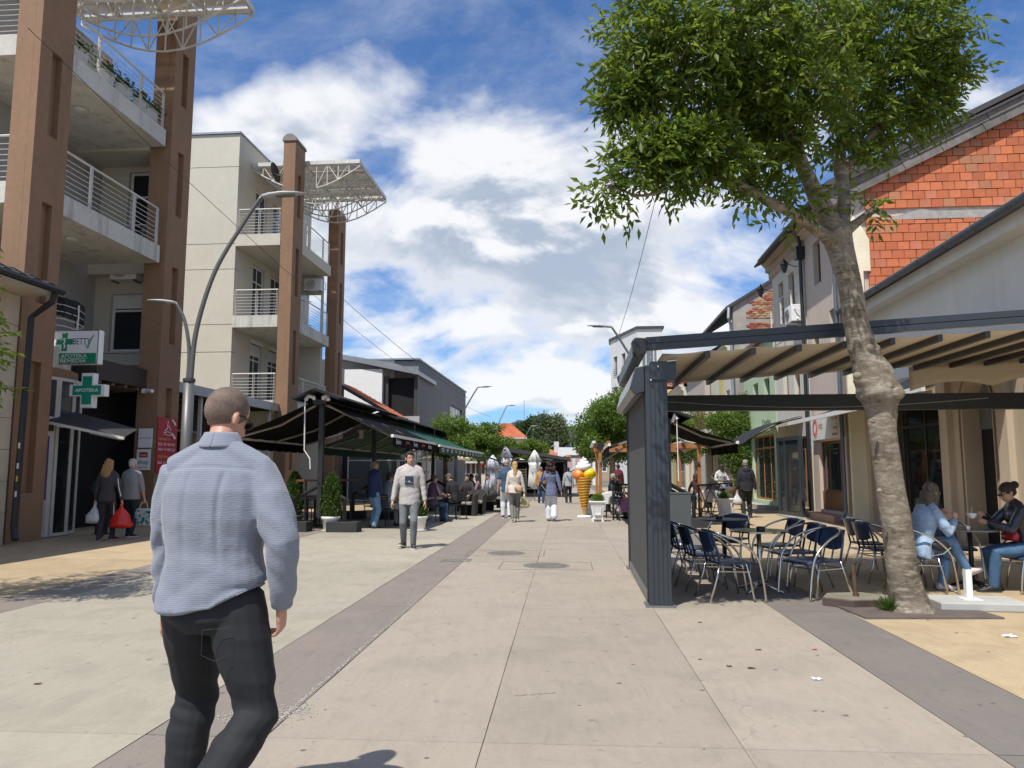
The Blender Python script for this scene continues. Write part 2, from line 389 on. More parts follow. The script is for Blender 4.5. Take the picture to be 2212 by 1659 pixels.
# ---------------- ground ----------------
def concrete(name, c1, c2, c3, stamp=False):
    m = bpy.data.materials.new(name); m.use_nodes = True; MATS[name] = m
    nt = m.node_tree; nd = nt.nodes; lk = nt.links; p = nd['Principled BSDF']; p.inputs['Roughness'].default_value = .82; p.inputs['Specular IOR Level'].default_value = .35
    geo = nd.new('ShaderNodeNewGeometry'); pos = geo.outputs['Position']
    def mp(sx, sy, rot=.3):
        q = nd.new('ShaderNodeMapping'); q.inputs['Scale'].default_value = (sx, sy, 1); q.inputs['Rotation'].default_value = (0,0,rot); lk.new(pos, q.inputs[0]); return q.outputs[0]
    def noi(vec, sc, det=6, ro=.6, dist=0.):
        n = nd.new('ShaderNodeTexNoise'); n.inputs['Scale'].default_value = sc; n.inputs['Detail'].default_value = det; n.inputs['Roughness'].default_value = ro; n.inputs['Distortion'].default_value = dist
        lk.new(vec, n.inputs['Vector']); return n.outputs[0]
    def rmp(f, lo, hi, a=0., b=1.):
        r = nd.new('ShaderNodeMapRange'); lk.new(f, r.inputs[0]); r.inputs[1].default_value = lo; r.inputs[2].default_value = hi; r.inputs[3].default_value = a; r.inputs[4].default_value = b; return r.outputs[0]
    def mix(f, a, b, mode='MIX'):
        x = nd.new('ShaderNodeMixRGB'); x.blend_type = mode
        for i, q in enumerate((f, a, b)):
            if isinstance(q, float): x.inputs[i].default_value = q
            elif isinstance(q, tuple): x.inputs[i].default_value = (*q, 1)
            else: lk.new(q, x.inputs[i])
        return x.outputs[0]
    big = noi(mp(1,1), .35, 4); med = noi(mp(1,1,1.), 1.6, 8, .68, .4); scr = noi(mp(5,.9,-1.45), 2.2, 9, .72, .6); fine = noi(mp(1,1), 26, 6, .7)
    sp = noi(mp(1,1), 9, 3, .5)
    c = mix(rmp(big,.35,.65), c1, c2)
    c = mix(rmp(med,.47,.62,0,.8), c, c3)
    c = mix(rmp(scr,.54,.72,0,.45), c, tuple(q*.62 for q in c1))
    c = mix(rmp(scr,.46,.28,0,.42), c, tuple(min(1,q*1.28) for q in c1))
    c = mix(rmp(fine,.3,.7,.0,.38), c, tuple(q*.72 for q in c2))
    c = mix(rmp(sp,.66,.74,0,.45), c, (.10,.09,.08))
    vor = nd.new('ShaderNodeTexVoronoi'); vor.feature = 'DISTANCE_TO_EDGE'; vor.inputs['Scale'].default_value = .42; 
    wr = nd.new('ShaderNodeVectorMath'); wr.operation = 'ADD'; lk.new(pos, wr.inputs[0]); nn = nd.new('ShaderNodeTexNoise'); nn.inputs['Scale'].default_value = 1.3; nn.inputs['Detail'].default_value = 8; lk.new(pos, nn.inputs['Vector'])
    lk.new(nn.outputs['Color'], wr.inputs[1]); lk.new(wr.outputs[0], vor.inputs['Vector'])
    crm = nd.new('ShaderNodeMath'); crm.operation = 'MULTIPLY'; lk.new(rmp(vor.outputs[0], 0, .005, .22, 0), crm.inputs[0]); lk.new(rmp(big, .5, .56), crm.inputs[1])
    c = mix(crm.outputs[0], c, (.06,.055,.05))
    oi = nd.new('ShaderNodeObjectInfo'); sc_ = nd.new('ShaderNodeVectorMath'); sc_.operation = 'SCALE'; lk.new(c, sc_.inputs[0]); lk.new(rmp(oi.outputs['Random'],0,1,.93,1.06), sc_.inputs['Scale'])
    lk.new(sc_.outputs[0], p.inputs['Base Color'])
    h = mix(.5, scr, fine); b = nd.new('ShaderNodeBump'); b.inputs['Strength'].default_value = .55 if stamp else .38; b.inputs['Distance'].default_value = .012; lk.new(h, b.inputs['Height']); lk.new(b.outputs[0], p.inputs['Normal'])
    return m
CONC = concrete('worn_concrete', (.335,.29,.228), (.36,.305,.25), (.285,.25,.198))
CONCG = concrete('greenish_worn_concrete', (.36,.325,.25), (.38,.34,.27), (.305,.28,.217))
BAND = concrete('grey_band_concrete', (.245,.208,.175), (.215,.186,.16), (.262,.212,.18))
BANDD = concrete('slate_band_concrete', (.20,.176,.154), (.175,.158,.14), (.217,.185,.16))
TAN = concrete('tan_stamped_concrete', (.45,.35,.215), (.42,.325,.205), (.35,.265,.165), True)
JOINT = mat('joint_dirt', (.045,.04,.034), .95, .4, 8)
GSL = .068; GANG = atan(GSL)
earth = MB(); earth.box(-700,700,-300,1500,-.6,-.05); structure(earth, 'ground', mat('far_ground', (.16,.15,.12), .95, .3, .05), street=False)
pv = MB(); pv.box(-34,22,-9,70,-.045,-.014); paving = structure(pv, 'plaza_paving', JOINT, street=False); paving.rotation_euler = (0,0,-GANG)
xs = [(-34,-30,'T'),(-30,-26,'T'),(-26,-22,'T'),(-22,-18,'T'),(-18,-14,'T'),(-14,-11.9,'T'),(-11.9,-9.2,'T'),(-9.2,-6.45,'T'),(-6.45,-5.8,'B'),(-5.8,-2.33,'G'),(-2.33,-1.65,'B'),(-1.65,-.45,'C'),(-.45,.93,'C'),(.93,2.2,'C'),(2.2,2.92,'D'),
      (2.92,5.0,'T'),(5.0,7.1,'T'),(7.1,10.5,'T'),(10.5,14,'T'),(14,22,'T')]
ys = [-9,-3.9,.2]+[.2+4.1*i for i in range(1, 18)]
for (x0, x1, k) in xs:
    for j in range(len(ys)-1):
        g = .0024 if k in 'CG' else .004
        if k in 'BD': g = .006
        mb = MB(); n = 6
        rx = lambda t: .004*noise.noise(Vector((t*1.7, x0*3, 5)))+.003*noise.noise(Vector((t*7, x0*3, 1)))
        y0, y1 = ys[j]+g, ys[j+1]-g
        L = [(x0+g+rx(y0+(y1-y0)*i/n), y0+(y1-y0)*i/n) for i in range(n+1)]; R = [(x1-g+rx(y0+(y1-y0)*i/n+40), y0+(y1-y0)*i/n) for i in range(n+1)]
        mb.prism(L[::-1]+R, -.03, 0.0)
        structure(mb, 'concrete_slab' if k in 'CG' else 'band_slab' if k in 'BD' else 'stamped_slab', {'C':CONC,'G':CONCG,'B':BAND,'D':BANDD,'T':TAN}[k], parent=paving)
SMEAR = mat('pale_mortar_smear', (.44,.40,.30), .9, .3, 5); GUM = mat('chewing_gum_spot', (.13,.12,.11), .9, .3, 9)
rr = random.Random(21)
for i in range(46):
    u, v = rr.uniform(150,2150), rr.uniform(1180,1640); c = gnd(u, v)
    if -1.9 < c.x < -.6 and c.y < 3.8: continue
    r = rr.uniform(.008,.022); mb = MB(); mb.lathe([(r,.0006),(r*.8,.0022),(0,.0026)], c, 9)
    for k, q in enumerate(mb.v): mb.v[k] = (c.x+(q[0]-c.x)*(1+.3*sin(k*2.1)), c.y+(q[1]-c.y)*(1+.3*cos(k*1.3)), q[2])
    o = mb.build('gum_spot', GUM, None); o.parent = paving; o.matrix_parent_inverse = paving.rotation_euler.to_matrix().to_4x4().inverted()
for k, (u0,v0,u1,v1) in enumerate(((1110,1504,1200,1497),)):
    p, q = gnd(u0,v0), gnd(u1,v1); mb = MB(); mb.tube([p.lerp(q,i/14)+Vector((0,.008*sin(i*1.9),.0)) for i in range(15)], [.001+.003*abs(sin(i*1.3)) for i in range(15)], 5); o = mb.build('crack', GUM, None); o.parent = paving; o.matrix_parent_inverse = paving.rotation_euler.to_matrix().to_4x4().inverted()
# gravel in the broken joint, litter, drains
IRON = mat('cast_iron', (.19,.18,.155), .6, .25, 8, .2, 60)
def gfr(x, y, z=0):
    return Vector((x*cos(GANG)+y*sin(GANG), -x*sin(GANG)+y*cos(GANG), z))
mb = MB()
rr = random.Random(3)
for i in range(900):
    t = rr.random(); q = gnd(470+200*t+rr.gauss(0,10), 1555-rr.gauss(0,9)-20*t) if i < 450 else gnd(600+300*t, 1560-262*t+rr.gauss(0,2.2))
    r = rr.uniform(.003,.009); mb.ell((q.x,q.y,r*.4), (r,r*.8,r*.6), 5)
o = single(mb, 'gravel', mat('pale_gravel', (.34,.31,.27), .9, .4, 60), 'loose pale gravel filling the broken edge of the grey paving band', 'gravel', (0,0,0)); o['kind'] = 'stuff'
def manhole(u, v, ru, label, slab=True):
    c = gnd(u, v); t = thing('manhole_cover', label, 'manhole', c, 'round manhole covers in the paving', local=True, rz=-GANG)
    mb = MB(); mb.lathe([(ru,-.002),(ru,.006),(ru-.02,.008),(ru-.025,.004)], n=36); mb.build('ring', IRON, t)
    mb = MB(); 
    for i in range(-8, 9):
        y = i*ru/9; w = sqrt(max(0,(ru-.04)**2-y*y)); mb.box(-w,w,y-.008,y+.008,.003,.009)
    mb.build('cover', IRON, t)
    if slab:
        for s_ in (-1,1): MB().box(s_*(ru+.34)-.004,s_*(ru+.34)+.004,-ru-.12,ru+.12,.0005,.002).build('joint_line', JOINT, t)
        for s_ in (-1,1): MB().box(-ru-.34,ru+.34,s_*(ru+.12)-.004,s_*(ru+.12)+.004,.0005,.002).build('joint_line', JOINT, t)
manhole(1093, 1195, .34, 'round iron manhole cover farther up the paving, smaller in view')
manhole(1180, 1222, .36, 'round iron manhole cover in a square frame, nearer to the camera')
c = gnd(985, 1211); t = thing('drain_grate', 'small rectangular drain grate with weeds in the grey band', 'drain', c, local=True, rz=-GANG)
mb = MB(); mb.box(-.24,.24,-.16,-.13,0,.008).box(-.24,.24,.13,.16,0,.008).box(-.24,-.21,-.13,.13,0,.008).box(.21,.24,-.13,.13,0,.008); mb.build('frame', IRON, t)
mb = MB(); [mb.box(-.2+.06*i,-.17+.06*i,-.13,.13,.001,.006) for i in range(7)]; mb.build('bars', IRON, t)
LIT = mat('litter_paper', (.75,.74,.72), .8, .1, 20); LEAFB = mat('dry_leaf', (.13,.06,.035), .8, .4, 30)
for i, (u, v, w, m, lb) in enumerate([(1765,1468,.05,LIT,'small white crumb of paper on the concrete near the slate band'),(2180,1376,.09,LIT,'white crumpled tissue on the tan stamped paving'),(1512,1425,.02,LEAFB,'dark bud lying on the concrete, leftmost crumb'),
        (1575,1440,.03,LEAFB,'small reddish leaf scrap on the concrete'),(1623,1444,.045,LEAFB,'curled brown leaf on the concrete beside a leaf scrap'),(1638,1404,.035,LEAFB,'brown leaf scrap on the concrete below the chairs'),
        (1760,1404,.03,mat('brick_crumb',(.35,.09,.05)),'red brick crumb on the concrete'),(80,1478,.035,LEAFB,'dead twig scrap on the left concrete'),(1512,1345,.03,LEAFB,'dark crumb on the concrete right of the screen post')]):
    c = gnd(u, v); mb = MB(); r = random.Random(i)
    mb.sheet(lambda a, b: (c.x+(a-.5)*w*(1+.5*r.random()), c.y+(b-.5)*w*.7*(1+.6*r.random()), .002+w*.22*r.random()), 4, 4, .001)
    single(mb, 'litter_scrap' if m is not LEAFB else 'dry_leaf', m, lb, 'litter', c)

# ---------------- left: apartment buildings with brown piers ----------------
BROWN = mat('brown_render', (.265,.155,.090), .85, .10, .5, .35, 90, streak=.22, scol=(.14,.085,.055), fine=.08)
CREAM = mat('cream_render', (.56,.52,.43), .85, .05, .5, .25, 80, streak=.12, scol=(.40,.36,.29), fine=.03)
CREAMS = mat('stained_slab_concrete', (.56,.54,.49), .85, .10, .9, .3, 50, streak=.75, scol=(.22,.21,.18), fine=.08)
SOFFIT = mat('soffit_render', (.50,.47,.40), .9, .06, .6, .1, 60)
GREYR = mat('grey_render', (.40,.39,.37), .88, .08, .6, .2, 70)
ZC = mat('zinc_trim', (.33,.36,.39), .4, .1, 3, .02, 60, metal=.5)
PVC = mat('white_pvc_frame', (.70,.70,.68), .4, .05, 4)
PCARB = mat('yellowed_polycarbonate', (.62,.55,.42), .45, .22, 1.5, .1, 20, alpha=.72)
PA = -11.4
LV = [4.25, 7.65, 11.0]
def railing(parent, p, q, posts, h=1.05, n=7, name='railing'):
    """p, q in street coordinates at slab level; posts as fractions"""
    p = Vector(p); q = Vector(q); up = Vector((0,0,1))
    mb = MB(); mb.tube([p+up*h, q+up*h], .028, 8); r = mb.build(name, OFFW, parent)
    for i in range(n):
        z = .12+(h-.2)*i/(n-.2)
        MB().tube([p+up*z, q+up*z], .009, 5).build('rail_bar', OFFW, r)
    for f in posts:
        c = p.lerp(q, f); d = (q-p).normalized()
        mb = MB(); 
        for s_ in (-.03,.03): mb.beam(c+d*s_-up*.12, c+d*s_+up*h, .008, .05, up=d.cross(up))
        mb.build('rail_post', OFFW, r)
    return r
def pier(parent, a0, a1, b0, b1, H, slots, cap=False):
    mb = MB(); T = .16; wd = b1-b0
    mb.box(a0, a1-T, b0, b1, 0, H)
    mb.M = wleft(a1, b0); mb.wall(wd, H, T-.003, [(wd*.36, wd*.66, z0, z1) for z0, z1 in slots]); mb.M = None
    o = mb.build('pier', BROWN, parent)
    for z0, z1 in slots: MB(wleft(a1, b0)).box(wd*.36+.002, wd*.66-.002, T-.02, T-.006, z0+.002, z1-.002).build('slot_back', BROWN, o)
    if cap:
        mb = MB(wcam((a0+a1)/2, b0)); n = 10; R = (a1-a0)/2+.05
        mb.slab([(R*cos(pi*i/n), H-.02+R*sin(pi*i/n)) for i in range(n+1)], -.05, wd+.05); mb.build('cap', mat('cap_sheet_metal', (.20,.17,.15), .5, .2, 4, metal=.4), o)
    return o
def truss(mb, p, q, dep, r, n):
    """bowed truss: straight top chord p-q, curved bottom chord, verticals and diagonals"""
    p = Vector(p); q = Vector(q); up = Vector((0,0,1))
    bot = [p.lerp(q, i/n)-up*(.12+dep*sin(pi*min(1,max(0,(i/n))))) for i in range(n+1)]
    mb.beam(p, q, r*2.4, r*2.4); mb.tube(bot, r, 6)
    for i in range(n+1): mb.tube([p.lerp(q, i/n), bot[i]], r*.7, 5)
    for i in range(n):
        a = p.lerp(q, i/n) if i % 2 else bot[i]; b = bot[i+1] if i % 2 else p.lerp(q, (i+1)/n)
        mb.tube([a, b], r*.65, 5)
def canopy(parent, a0, a1, b0, b1, z):
    c = MB(); c.box(a0, a1, b0, b0+.08, z-.1, z+.06).box(a0, a1, b1-.08, b1, z-.1, z+.06).box(a1-.08, a1, b0+.08, b1-.08, z-.1, z+.06).box(a0, a0+.08, b0+.08, b1-.08, z-.1, z+.06)
    root = c.build('canopy', OFFW, parent)
    n = 5
    for i in range(n+1):
        b = b0+.06+(b1-b0-.12)*i/n; mb = MB(); truss(mb, (a0, b, z-.1), (a1, b, z-.1), .95, .032, 10); mb.build('truss', OFFW, root)
    mb = MB()
    for i in (.25,.5,.75):
        a = a0+(a1-a0)*i; mb.beam((a, b0+.1, z-.16), (a, b1-.1, z-.16), .06, .1)
    mb.build('purlin', OFFW, root)
    k = 4
    for i in range(k):
        w = (b1-b0-.2)/k; MB().box(a0+.05, a1-.1, b0+.1+i*w+.02, b0+.1+(i+1)*w-.02, z+.062, z+.075).build('roof_sheet', PCARB, root)
    return root
def slabp(parent, poly, z, th=.48, m=None):
    mb = MB(); mb.prism(poly, z-th, z-.04); mb.prism([(x,y) for x,y in poly], z-.038, z); o = mb.build('balcony_slab', m or CREAMS, parent)
    return o
def soffit_light(parent, a, b, z):
    mb = MB(); mb.lathe([(.13,0),(.15,-.03),(.12,-.07),(.05,-.09)], (a,b,z), 16); return mb.build('soffit_light', mat('opal_lamp', (.6,.6,.57), .5), parent)
def ac_unit(name, label, M, loc, group='air conditioners on the house walls'):
    """outdoor unit: x across the front, y depth; front at y=0 facing -y"""
    t = thing(name, label, 'air conditioner', (0,0,0), group, local=True); t.matrix_world = M
    MB().box(-.4,.4,0,.3,0,.56).build('casing', WHITE, t, bevel=.015)
    mb = MB()
    for r in (.22,.18,.14,.10,.06): 
        mb.tube([(-.1+r*cos(2*pi*i/20), -.012, .28+r*sin(2*pi*i/20)) for i in range(21)], .006, 4)
    for i in range(6): mb.tube([(-.1,-.012,.28), (-.1+.22*cos(pi*i/3), -.012, .28+.22*sin(pi*i/3))], .005, 4)
    mb.build('fan_grille', GREYM, t)
    for x_ in (-.35,.32): MB().box(x_,x_+.03,-.02,.4,-.06,-.01).box(x_,x_+.03,.37,.4,-.3,-.055).build('bracket', GREYM, t)
    mb = MB(); mb.tube([(.4,.1,.4),(.5,.12,.42),(.55,.25,.35),(.5,.35,.1),(.42,.15,.08)], .018, 6); mb.build('pipe', WHITE, t)
    return t
LIGHT_SLOTS = [(1.0,3.75),(5.0,7.2),(8.7,10.6),(12.0,13.6)]
def apartment(label, b0, b1, near):
    """near: pier front b; b1 far pier end"""
    t = thing('apartment_building', label, 'building', (PA-.5, b0, 0), 'cream apartment buildings with brown piers', street=True)
    return t
# --- building 1 (nearest) ---
B1 = apartment('nearest cream apartment block with tall brown piers and flowered balcony', 14.6, 21, 14.6)
pier(B1, PA-.56, PA, 14.6, 15.65, 17, LIGHT_SLOTS); pier(B1, PA-.6, PA, 19.9, 21.0, 15.2, LIGHT_SLOTS)
canopy(B1, -14.2, -9.07, 15.75, 19.8, 14.5)
for i, z in enumerate(LV):
    slabp(B1, [(-24,14.9),(-11.98,14.9),(-11.98,15.7),(-11.5,15.7),(-11.5,19.78),(-12.3,19.78),(-24,19.78)] if i else [(-13.0,14.9),(-12.0,14.9),(-12.0,15.7),(-11.7,15.75),(-11.75,16.6),(-12.2,17.4),(-13.0,17.7)], z)
    if i:
        railing(B1, (-11.58,15.72,z), (-11.58,19.72,z), (.27,.72,.995))
        railing(B1, (-16.5,14.97,z), (-12.05,14.97,z), (.2,.6,.99))
        soffit_light(B1, -12.4, 17.4, z-.48)
# body behind balconies
mb = MB(wleft(-14.1, 14.9, 0)); ops = []
for z in LV[:2]: ops += [(.5,1.5,z+.0,z+2.45)]
ops += [(.5,1.5,LV[2],LV[2]+2.4)]
mb.wall(6.2, 14.0, .3, ops+[(.5,1.5,.2,3.2)]); body = mb.build('wall', GREYR, B1)
for (x0,x1,z0,z1) in ops: window(B1, wleft(-14.1,14.9), x0,x1,z0,z1, .15, .07, (.5,), (.72,), OFFW)
MB().box(-26,-14.42,15.0,21.1,0,14.0).build('rear_block', CREAM, B1)
mb = MB(wcam(-14.1, 20.95)); mb.wall(2.25, 11.0, .3, [(.85,1.95,8.1,10.3),(.5,1.5,4.9,6.6),(1.7,2.2,4.9,6.6)]); mb.build('end_wall', CREAM, B1)
window(B1, wcam(-14.1,20.95), .85,1.95,8.1,10.3,.12,.07,(.62,),(.66,), PVC, GLASS, CREAM)
window(B1, wcam(-14.1,20.95), .5,1.5,4.9,6.6,.12,.08,(),(.72,), PVC, GLASS, CREAM); window(B1, wcam(-14.1,20.95), 1.7,2.2,4.9,6.6,.12,.08,(),(.72,), PVC, GLASSL, CREAM)
mb = MB(wcam(-14.1,20.95)); mb.box(.55,1.45,.09,.118,6.2,6.56); mb.box(1.78,2.12,.09,.118,5.0,6.55)
for i in range(26): 
    z = 5.02+i*.058; mb.box(1.78,2.12,.075,.09,z,z+.045)
    if z > 6.15: mb.box(.55,1.45,.075,.09,z,z+.045)
mb.build('roller_shutter', PVC, B1)
MB().box(-14.1,-11.6,20.55,20.94,7.1,7.5).build('beam', CREAM, B1); MB().box(-14.1,-12.0,19.79,20.9,10.45,10.9).build('lintel', CREAM, B1)
MB().box(-12.9,-11.5,20.6,20.9,3.7,4.45).build('fascia', BROWN, B1)
t = railing(B1, (-13.25,20.9,8.1), (-12.1,20.9,8.1), (.02,.5,.98), .55, 3)
ac_unit('air_conditioner', 'white air conditioner under the slab between the first two brown piers', fr(S(-13.05,20.6,7.55-.6), (cos(PHI),-sin(PHI),0), (sin(PHI),cos(PHI),0)), None)
# first-floor dark hedge mat balcony
mb = MB(); n = 14
pts = [(-12.1,15.72),(-11.75,15.9),(-11.6,16.2),(-11.62,16.7),(-11.8,17.2),(-12.2,17.55)]
FRINGE = mat('black_fringe_mat', (.012,.014,.018), .9, .4, 20, .6, 60)
mb.sheet(lambda i, j: ((lambda k, f: (pts[k][0]+(pts[k+1][0]-pts[k][0])*f+.04*noise.noise(Vector((i*30,j*12,1))), pts[k][1]+(pts[k+1][1]-pts[k][1])*f+.04*noise.noise(Vector((i*30,j*12,7))), 4.95+.62*j))(min(4,int(i*5)), min(i*5-min(4,int(i*5)), 1)), ), 30, 8, .06) if False else None
def pl(pts, t):
    k = min(len(pts)-2, int(t*(len(pts)-1))); f = t*(len(pts)-1)-k
    return Vector(pts[k]).lerp(Vector(pts[k+1]), f)
P3 = [Vector((x,y,0)) for x,y in pts]
mb.sheet(lambda i, j: pl(P3, i)+Vector((.035*noise.noise(Vector((i*40,j*16,1))), .035*noise.noise(Vector((i*40,j*16,7))), 4.95+.42*j)), 60, 14, .07)
mb.build('privacy_mat', FRINGE, B1)
for k in range(6):
    MB().tube([P+Vector((0,0,4.4+.16*k)) for P in P3], .011, 5).build('balcony_rail', OFFW, B1)
mb = MB(); [mb.beam(P+Vector((0,0,4.2)), P+Vector((0,0,5.3)), .03, .04) for P in P3[1:5:2]]; mb.build('rail_post', OFFW, B1)
mb = MB(); mb.prism([(-12.0,15.75),(-11.8,15.85),(-11.68,16.2),(-11.7,16.7),(-11.9,17.25),(-12.3,17.6),(-13,17.7),(-13,15.75)], 3.55, 3.76); mb.build('curved_fascia', BROWN, B1)
# pharmacy front: white framed glass, curved in plan
gp = [(-12.0,15.72),(-11.72,15.76),(-11.6,16.2),(-11.6,16.75),(-11.8,17.3),(-12.3,17.6)]
PVCS = mat('shop_frame_white', (.52,.50,.46), .5, .08, 3)
def shopfront(parent, pts, z0, z1, transom, skip=()):
    for i in range(len(pts)-1):
        p, q = Vector((*pts[i],0)), Vector((*pts[i+1],0)); d = (q-p); L = d.length; d.normalize()
        M = fr((p.x,p.y,z0), d, Vector((-d.y,d.x,0)))
        H = z1-z0
        mb = MB(M); f = .07; mb.box(0,L,0,.06,H-f,H).box(0,L,0,.06,0,f).box(-.02,f,-.004,.064,0,H).box(L-f,L,-.002,.062,0,H).box(f,L-f,.003,.057,transom-z0-f,transom-z0+f*.5)
        w = mb.build('shop_window', PVCS, parent)
        MB(M).box(f,L-f,.02,.035,f,transom-z0-f).build('pane', SHOPG, w); MB(M).box(f,L-f,.02,.035,transom-z0+f*.5,H-f).build('pane', GLASSB, w)
shopfront(B1, gp[2:], 0.02, 3.55, 2.5)
shopfront(B1, gp[:3], 2.55, 3.55, 2.62)
# door and purple poster panel facing the camera
M = wcam(-12.75+.62, 15.95, 0)
mb = MB(); mb.M = wcam(-12.1, 16.05, .02)
DM = wcam(-12.05, 16.0, .02)
shopfront(B1, [(-12.02,15.72),(-11.60,16.22)], .02, 2.55, 2.3)
dr = MB(fr((-11.98,15.60,.02), (.62,.70,0), (-.70,.62,0))); dr.box(0,.62,0,.05,0,.10).box(0,.62,0,.05,2.2,2.3).box(0,.07,0,.05,.1,2.2).box(.55,.62,0,.05,.1,2.2).box(.07,.55,.003,.047,.72,.80)
door = dr.build('door', PVCS, B1); dr = MB(dr.M); dr.box(.07,.55,.018,.03,.1,.72); dr.build('kick_panel', PVCS, door)
dr = MB(dr.M); dr.box(.07,.55,.018,.03,.8,2.2); dr.build('poster', mat('purple_poster', (.07,.03,.19), .45, .3, 3), door)
dr = MB(dr.M); dr.ell((.4,.014,1.55), (.05,.006,.07)).box(.32,.48,.01,.016,1.1,1.46); dr.build('poster_figure', mat('poster_figure', (.45,.40,.42), .6, .3, 8), door)
dr = MB(dr.M); dr.tube([(.03,-.04,1.0),(.03,-.04,1.3)], .012, 6); dr.build('handle', GREYM, door)
MB().box(-25,-12.9,15.9,20.9,.0,4.15).build('shop_interior', DARK, B1); MB().box(-12.9,-11.7,20.6,20.9,.0,3.68).build('passage_back', DARK, B1); MB().box(-13,-11.75,17.7,20.55,3.7,4.2).build('passage_soffit', mat('dark_timber_soffit',(.05,.035,.025)), B1)
for i in range(5): MB().box(-12.85,-11.8,17.9+.55*i,18.0+.55*i,3.62,3.69).build('soffit_joist', mat('pale_soffit_batten',(.16,.12,.08)), B1)
c0,c1,c2,c3 = Vector((-11.86,15.85,2.60)),Vector((-9.98,16.15,2.20)),Vector((-10.15,16.95,2.42)),Vector((-11.75,16.75,2.86))
mb = MB(); mb.sheet(lambda i,j: c0.lerp(c1,i).lerp(c3.lerp(c2,i),j)+Vector((0,0,.03*sin(pi*i)*sin(pi*j))), 8, 5, .012); aw = mb.build('door_awning', mat('bitumen_sheet', (.04,.04,.04), .6, .3, 6, .3, 60), B1)
mb = MB(); mb.beam(c0-Vector((0,0,.03)), c1-Vector((0,0,.03)), .05, .06).beam(c0.lerp(c3,.5), c0.lerp(c3,.5)+Vector((.9,.1,-.35)), .03,.03).beam((-10.95,16.4,2.3), c1-Vector((.15,-.1,.05)), .03, .03); mb.build('awning_frame', OFFW, aw)
# flat canopy and dark arcade between the buildings
FC = thing('flat_canopy', 'long flat canopy with pale grey fascia between the apartment blocks', 'canopy', (-11.7,21.2,0), street=True)
MB().box(-11.8,-11.72,21.2,29.2,3.78,4.08).build('fascia', ZC, FC); MB().box(-14.5,-11.8,21.2,29.2,3.86,4.0).build('roof_panel', mat('timber_soffit', (.14,.10,.07), .8, .3, 4), FC)
for i in range(5): MB().beam((-14.4,21.8+1.7*i,3.8), (-11.85,21.8+1.7*i,3.8), .06, .1).build('joist', mat('dark_joist', (.08,.07,.06)), FC)
for i in range(3): MB().box(-11.95,-11.85,23.2+2.7*i,23.3+2.7*i,0,3.78).build('post', PVCS, FC)
ST = thing('storefront', 'dark glazed shopfronts under the flat canopy', 'shopfront', (-14,21.1,0), street=True)
mb = MB(wleft(-13.9,21.1,0)); mb.wall(8.2,3.8,.2,[(.4+2*i,2.2+2*i,.3,2.9) for i in range(4)]); mb.build('wall', mat('plum_render',(.10,.05,.05),.8), ST)
for i in range(4): window(ST, wleft(-13.9,21.1), .4+2*i,2.2+2*i,.3,2.9,.05,.06,(.5,),(),PVCS,GLASS)
DKG = glass('dark_room_glass', (.012,.014,.016), .18)
# --- building 2 ---
B2 = apartment('second cream apartment block with brown piers and steel truss canopy', 29.3, 35.4, 29.3)
pier(B2, PA-.5, PA, 29.2, 30.3, 14.9, [(1.5,3.6),(4.9,7.1),(8.5,10.5),(11.8,13.6)], cap=True); pier(B2, PA-.5, PA, 35.0, 36.1, 14.0, [(1.5,3.6),(4.9,7.1),(8.5,10.5),(11.4,13.0)])
canopy(B2, -13.75, -9.07, 30.4, 34.9, 14.45)
GZ = [0,3.77,6.19,7.31,9.58,10.64,13.89,15.3]
for i in range(len(GZ)-1):
    MB().box(-23,-13.8,29.25,29.55,GZ[i]+.012,GZ[i+1]-.012).build('wall_panel', CREAM, B2)
MB().box(-22.9,-14.12,29.57,38,0,15.2).build('wall_core', CREAMS, B2); MB().box(-14.11,-13.85,35.6,38,0,15.2).build('wall_core', CREAMS, B2)
MB().box(-23.1,-13.75,29.18,38.1,15.3,15.38).build('roof_edge', ZC, B2)
mb = MB(wleft(-13.8,29.56,0)); o2 = []
for z in LV: o2 += [(1.45,2.65,z,z+2.6),(3.35,4.75,z,z+2.6)]
mb.wall(6.0, 15.3, .25, o2); mb.build('street_wall', CREAM, B2)
for (x0,x1,z0,z1) in o2: 
    w = window(B2, wleft(-13.8,29.56), x0,x1,z0,z1,.1,.07,(.5,),(.74,), PVC, GLASSB)
    if z0 < 5: 
        mb = MB(wleft(-13.8,29.56)); [mb.box(x0+.05,x1-.05,.07,.085,z1-.5+.06*i,z1-.45+.06*i) for i in range(8)]; mb.box(x0,x1,-.04,.1,z1-.0,z1+.16); mb.build('roller_shutter', PVC, B2)
for i, z in enumerate(LV):
    if i: slabp(B2, [(-13.78,29.2),(-11.92,29.2),(-11.92,30.4),(-11.5,30.4),(-11.5,34.3),(-13.78,34.3)], z, m=CREAMS if i == 1 else CREAM)
    else: slabp(B2, [(-13.78,29.3),(-11.92,29.3),(-11.7,30.4),(-11.5,30.5),(-11.5,33.0),(-11.8,34.3),(-13.78,34.3)], z, .3)
    railing(B2, (-13.72,29.27,z), (-11.95,29.27,z), (.0,.5,.98))
    railing(B2, (-11.58,30.4,z), (-11.58,34.2,z), (.25,.78,.99))
    if i: soffit_light(B2, -12.5, 31.6, z-.48)
mb = MB(wcam(-13.8,34.35)); mb.wall(1.9,11.0,.25,[(.6,1.85,7.66,9.7),(.0,1.9,10.55,11.0)]); mb.build('end_wall', CREAM, B2)
MB().box(-13.5,-12.5,35.6,40,0,6.9).build('rear_wing', CREAM, B2)
ac_unit('air_conditioner', 'white air conditioner on the end wall behind the second block pier', fr(S(-12.25,34.0,9.8), (cos(PHI),-sin(PHI),0), (sin(PHI),cos(PHI),0)), None)
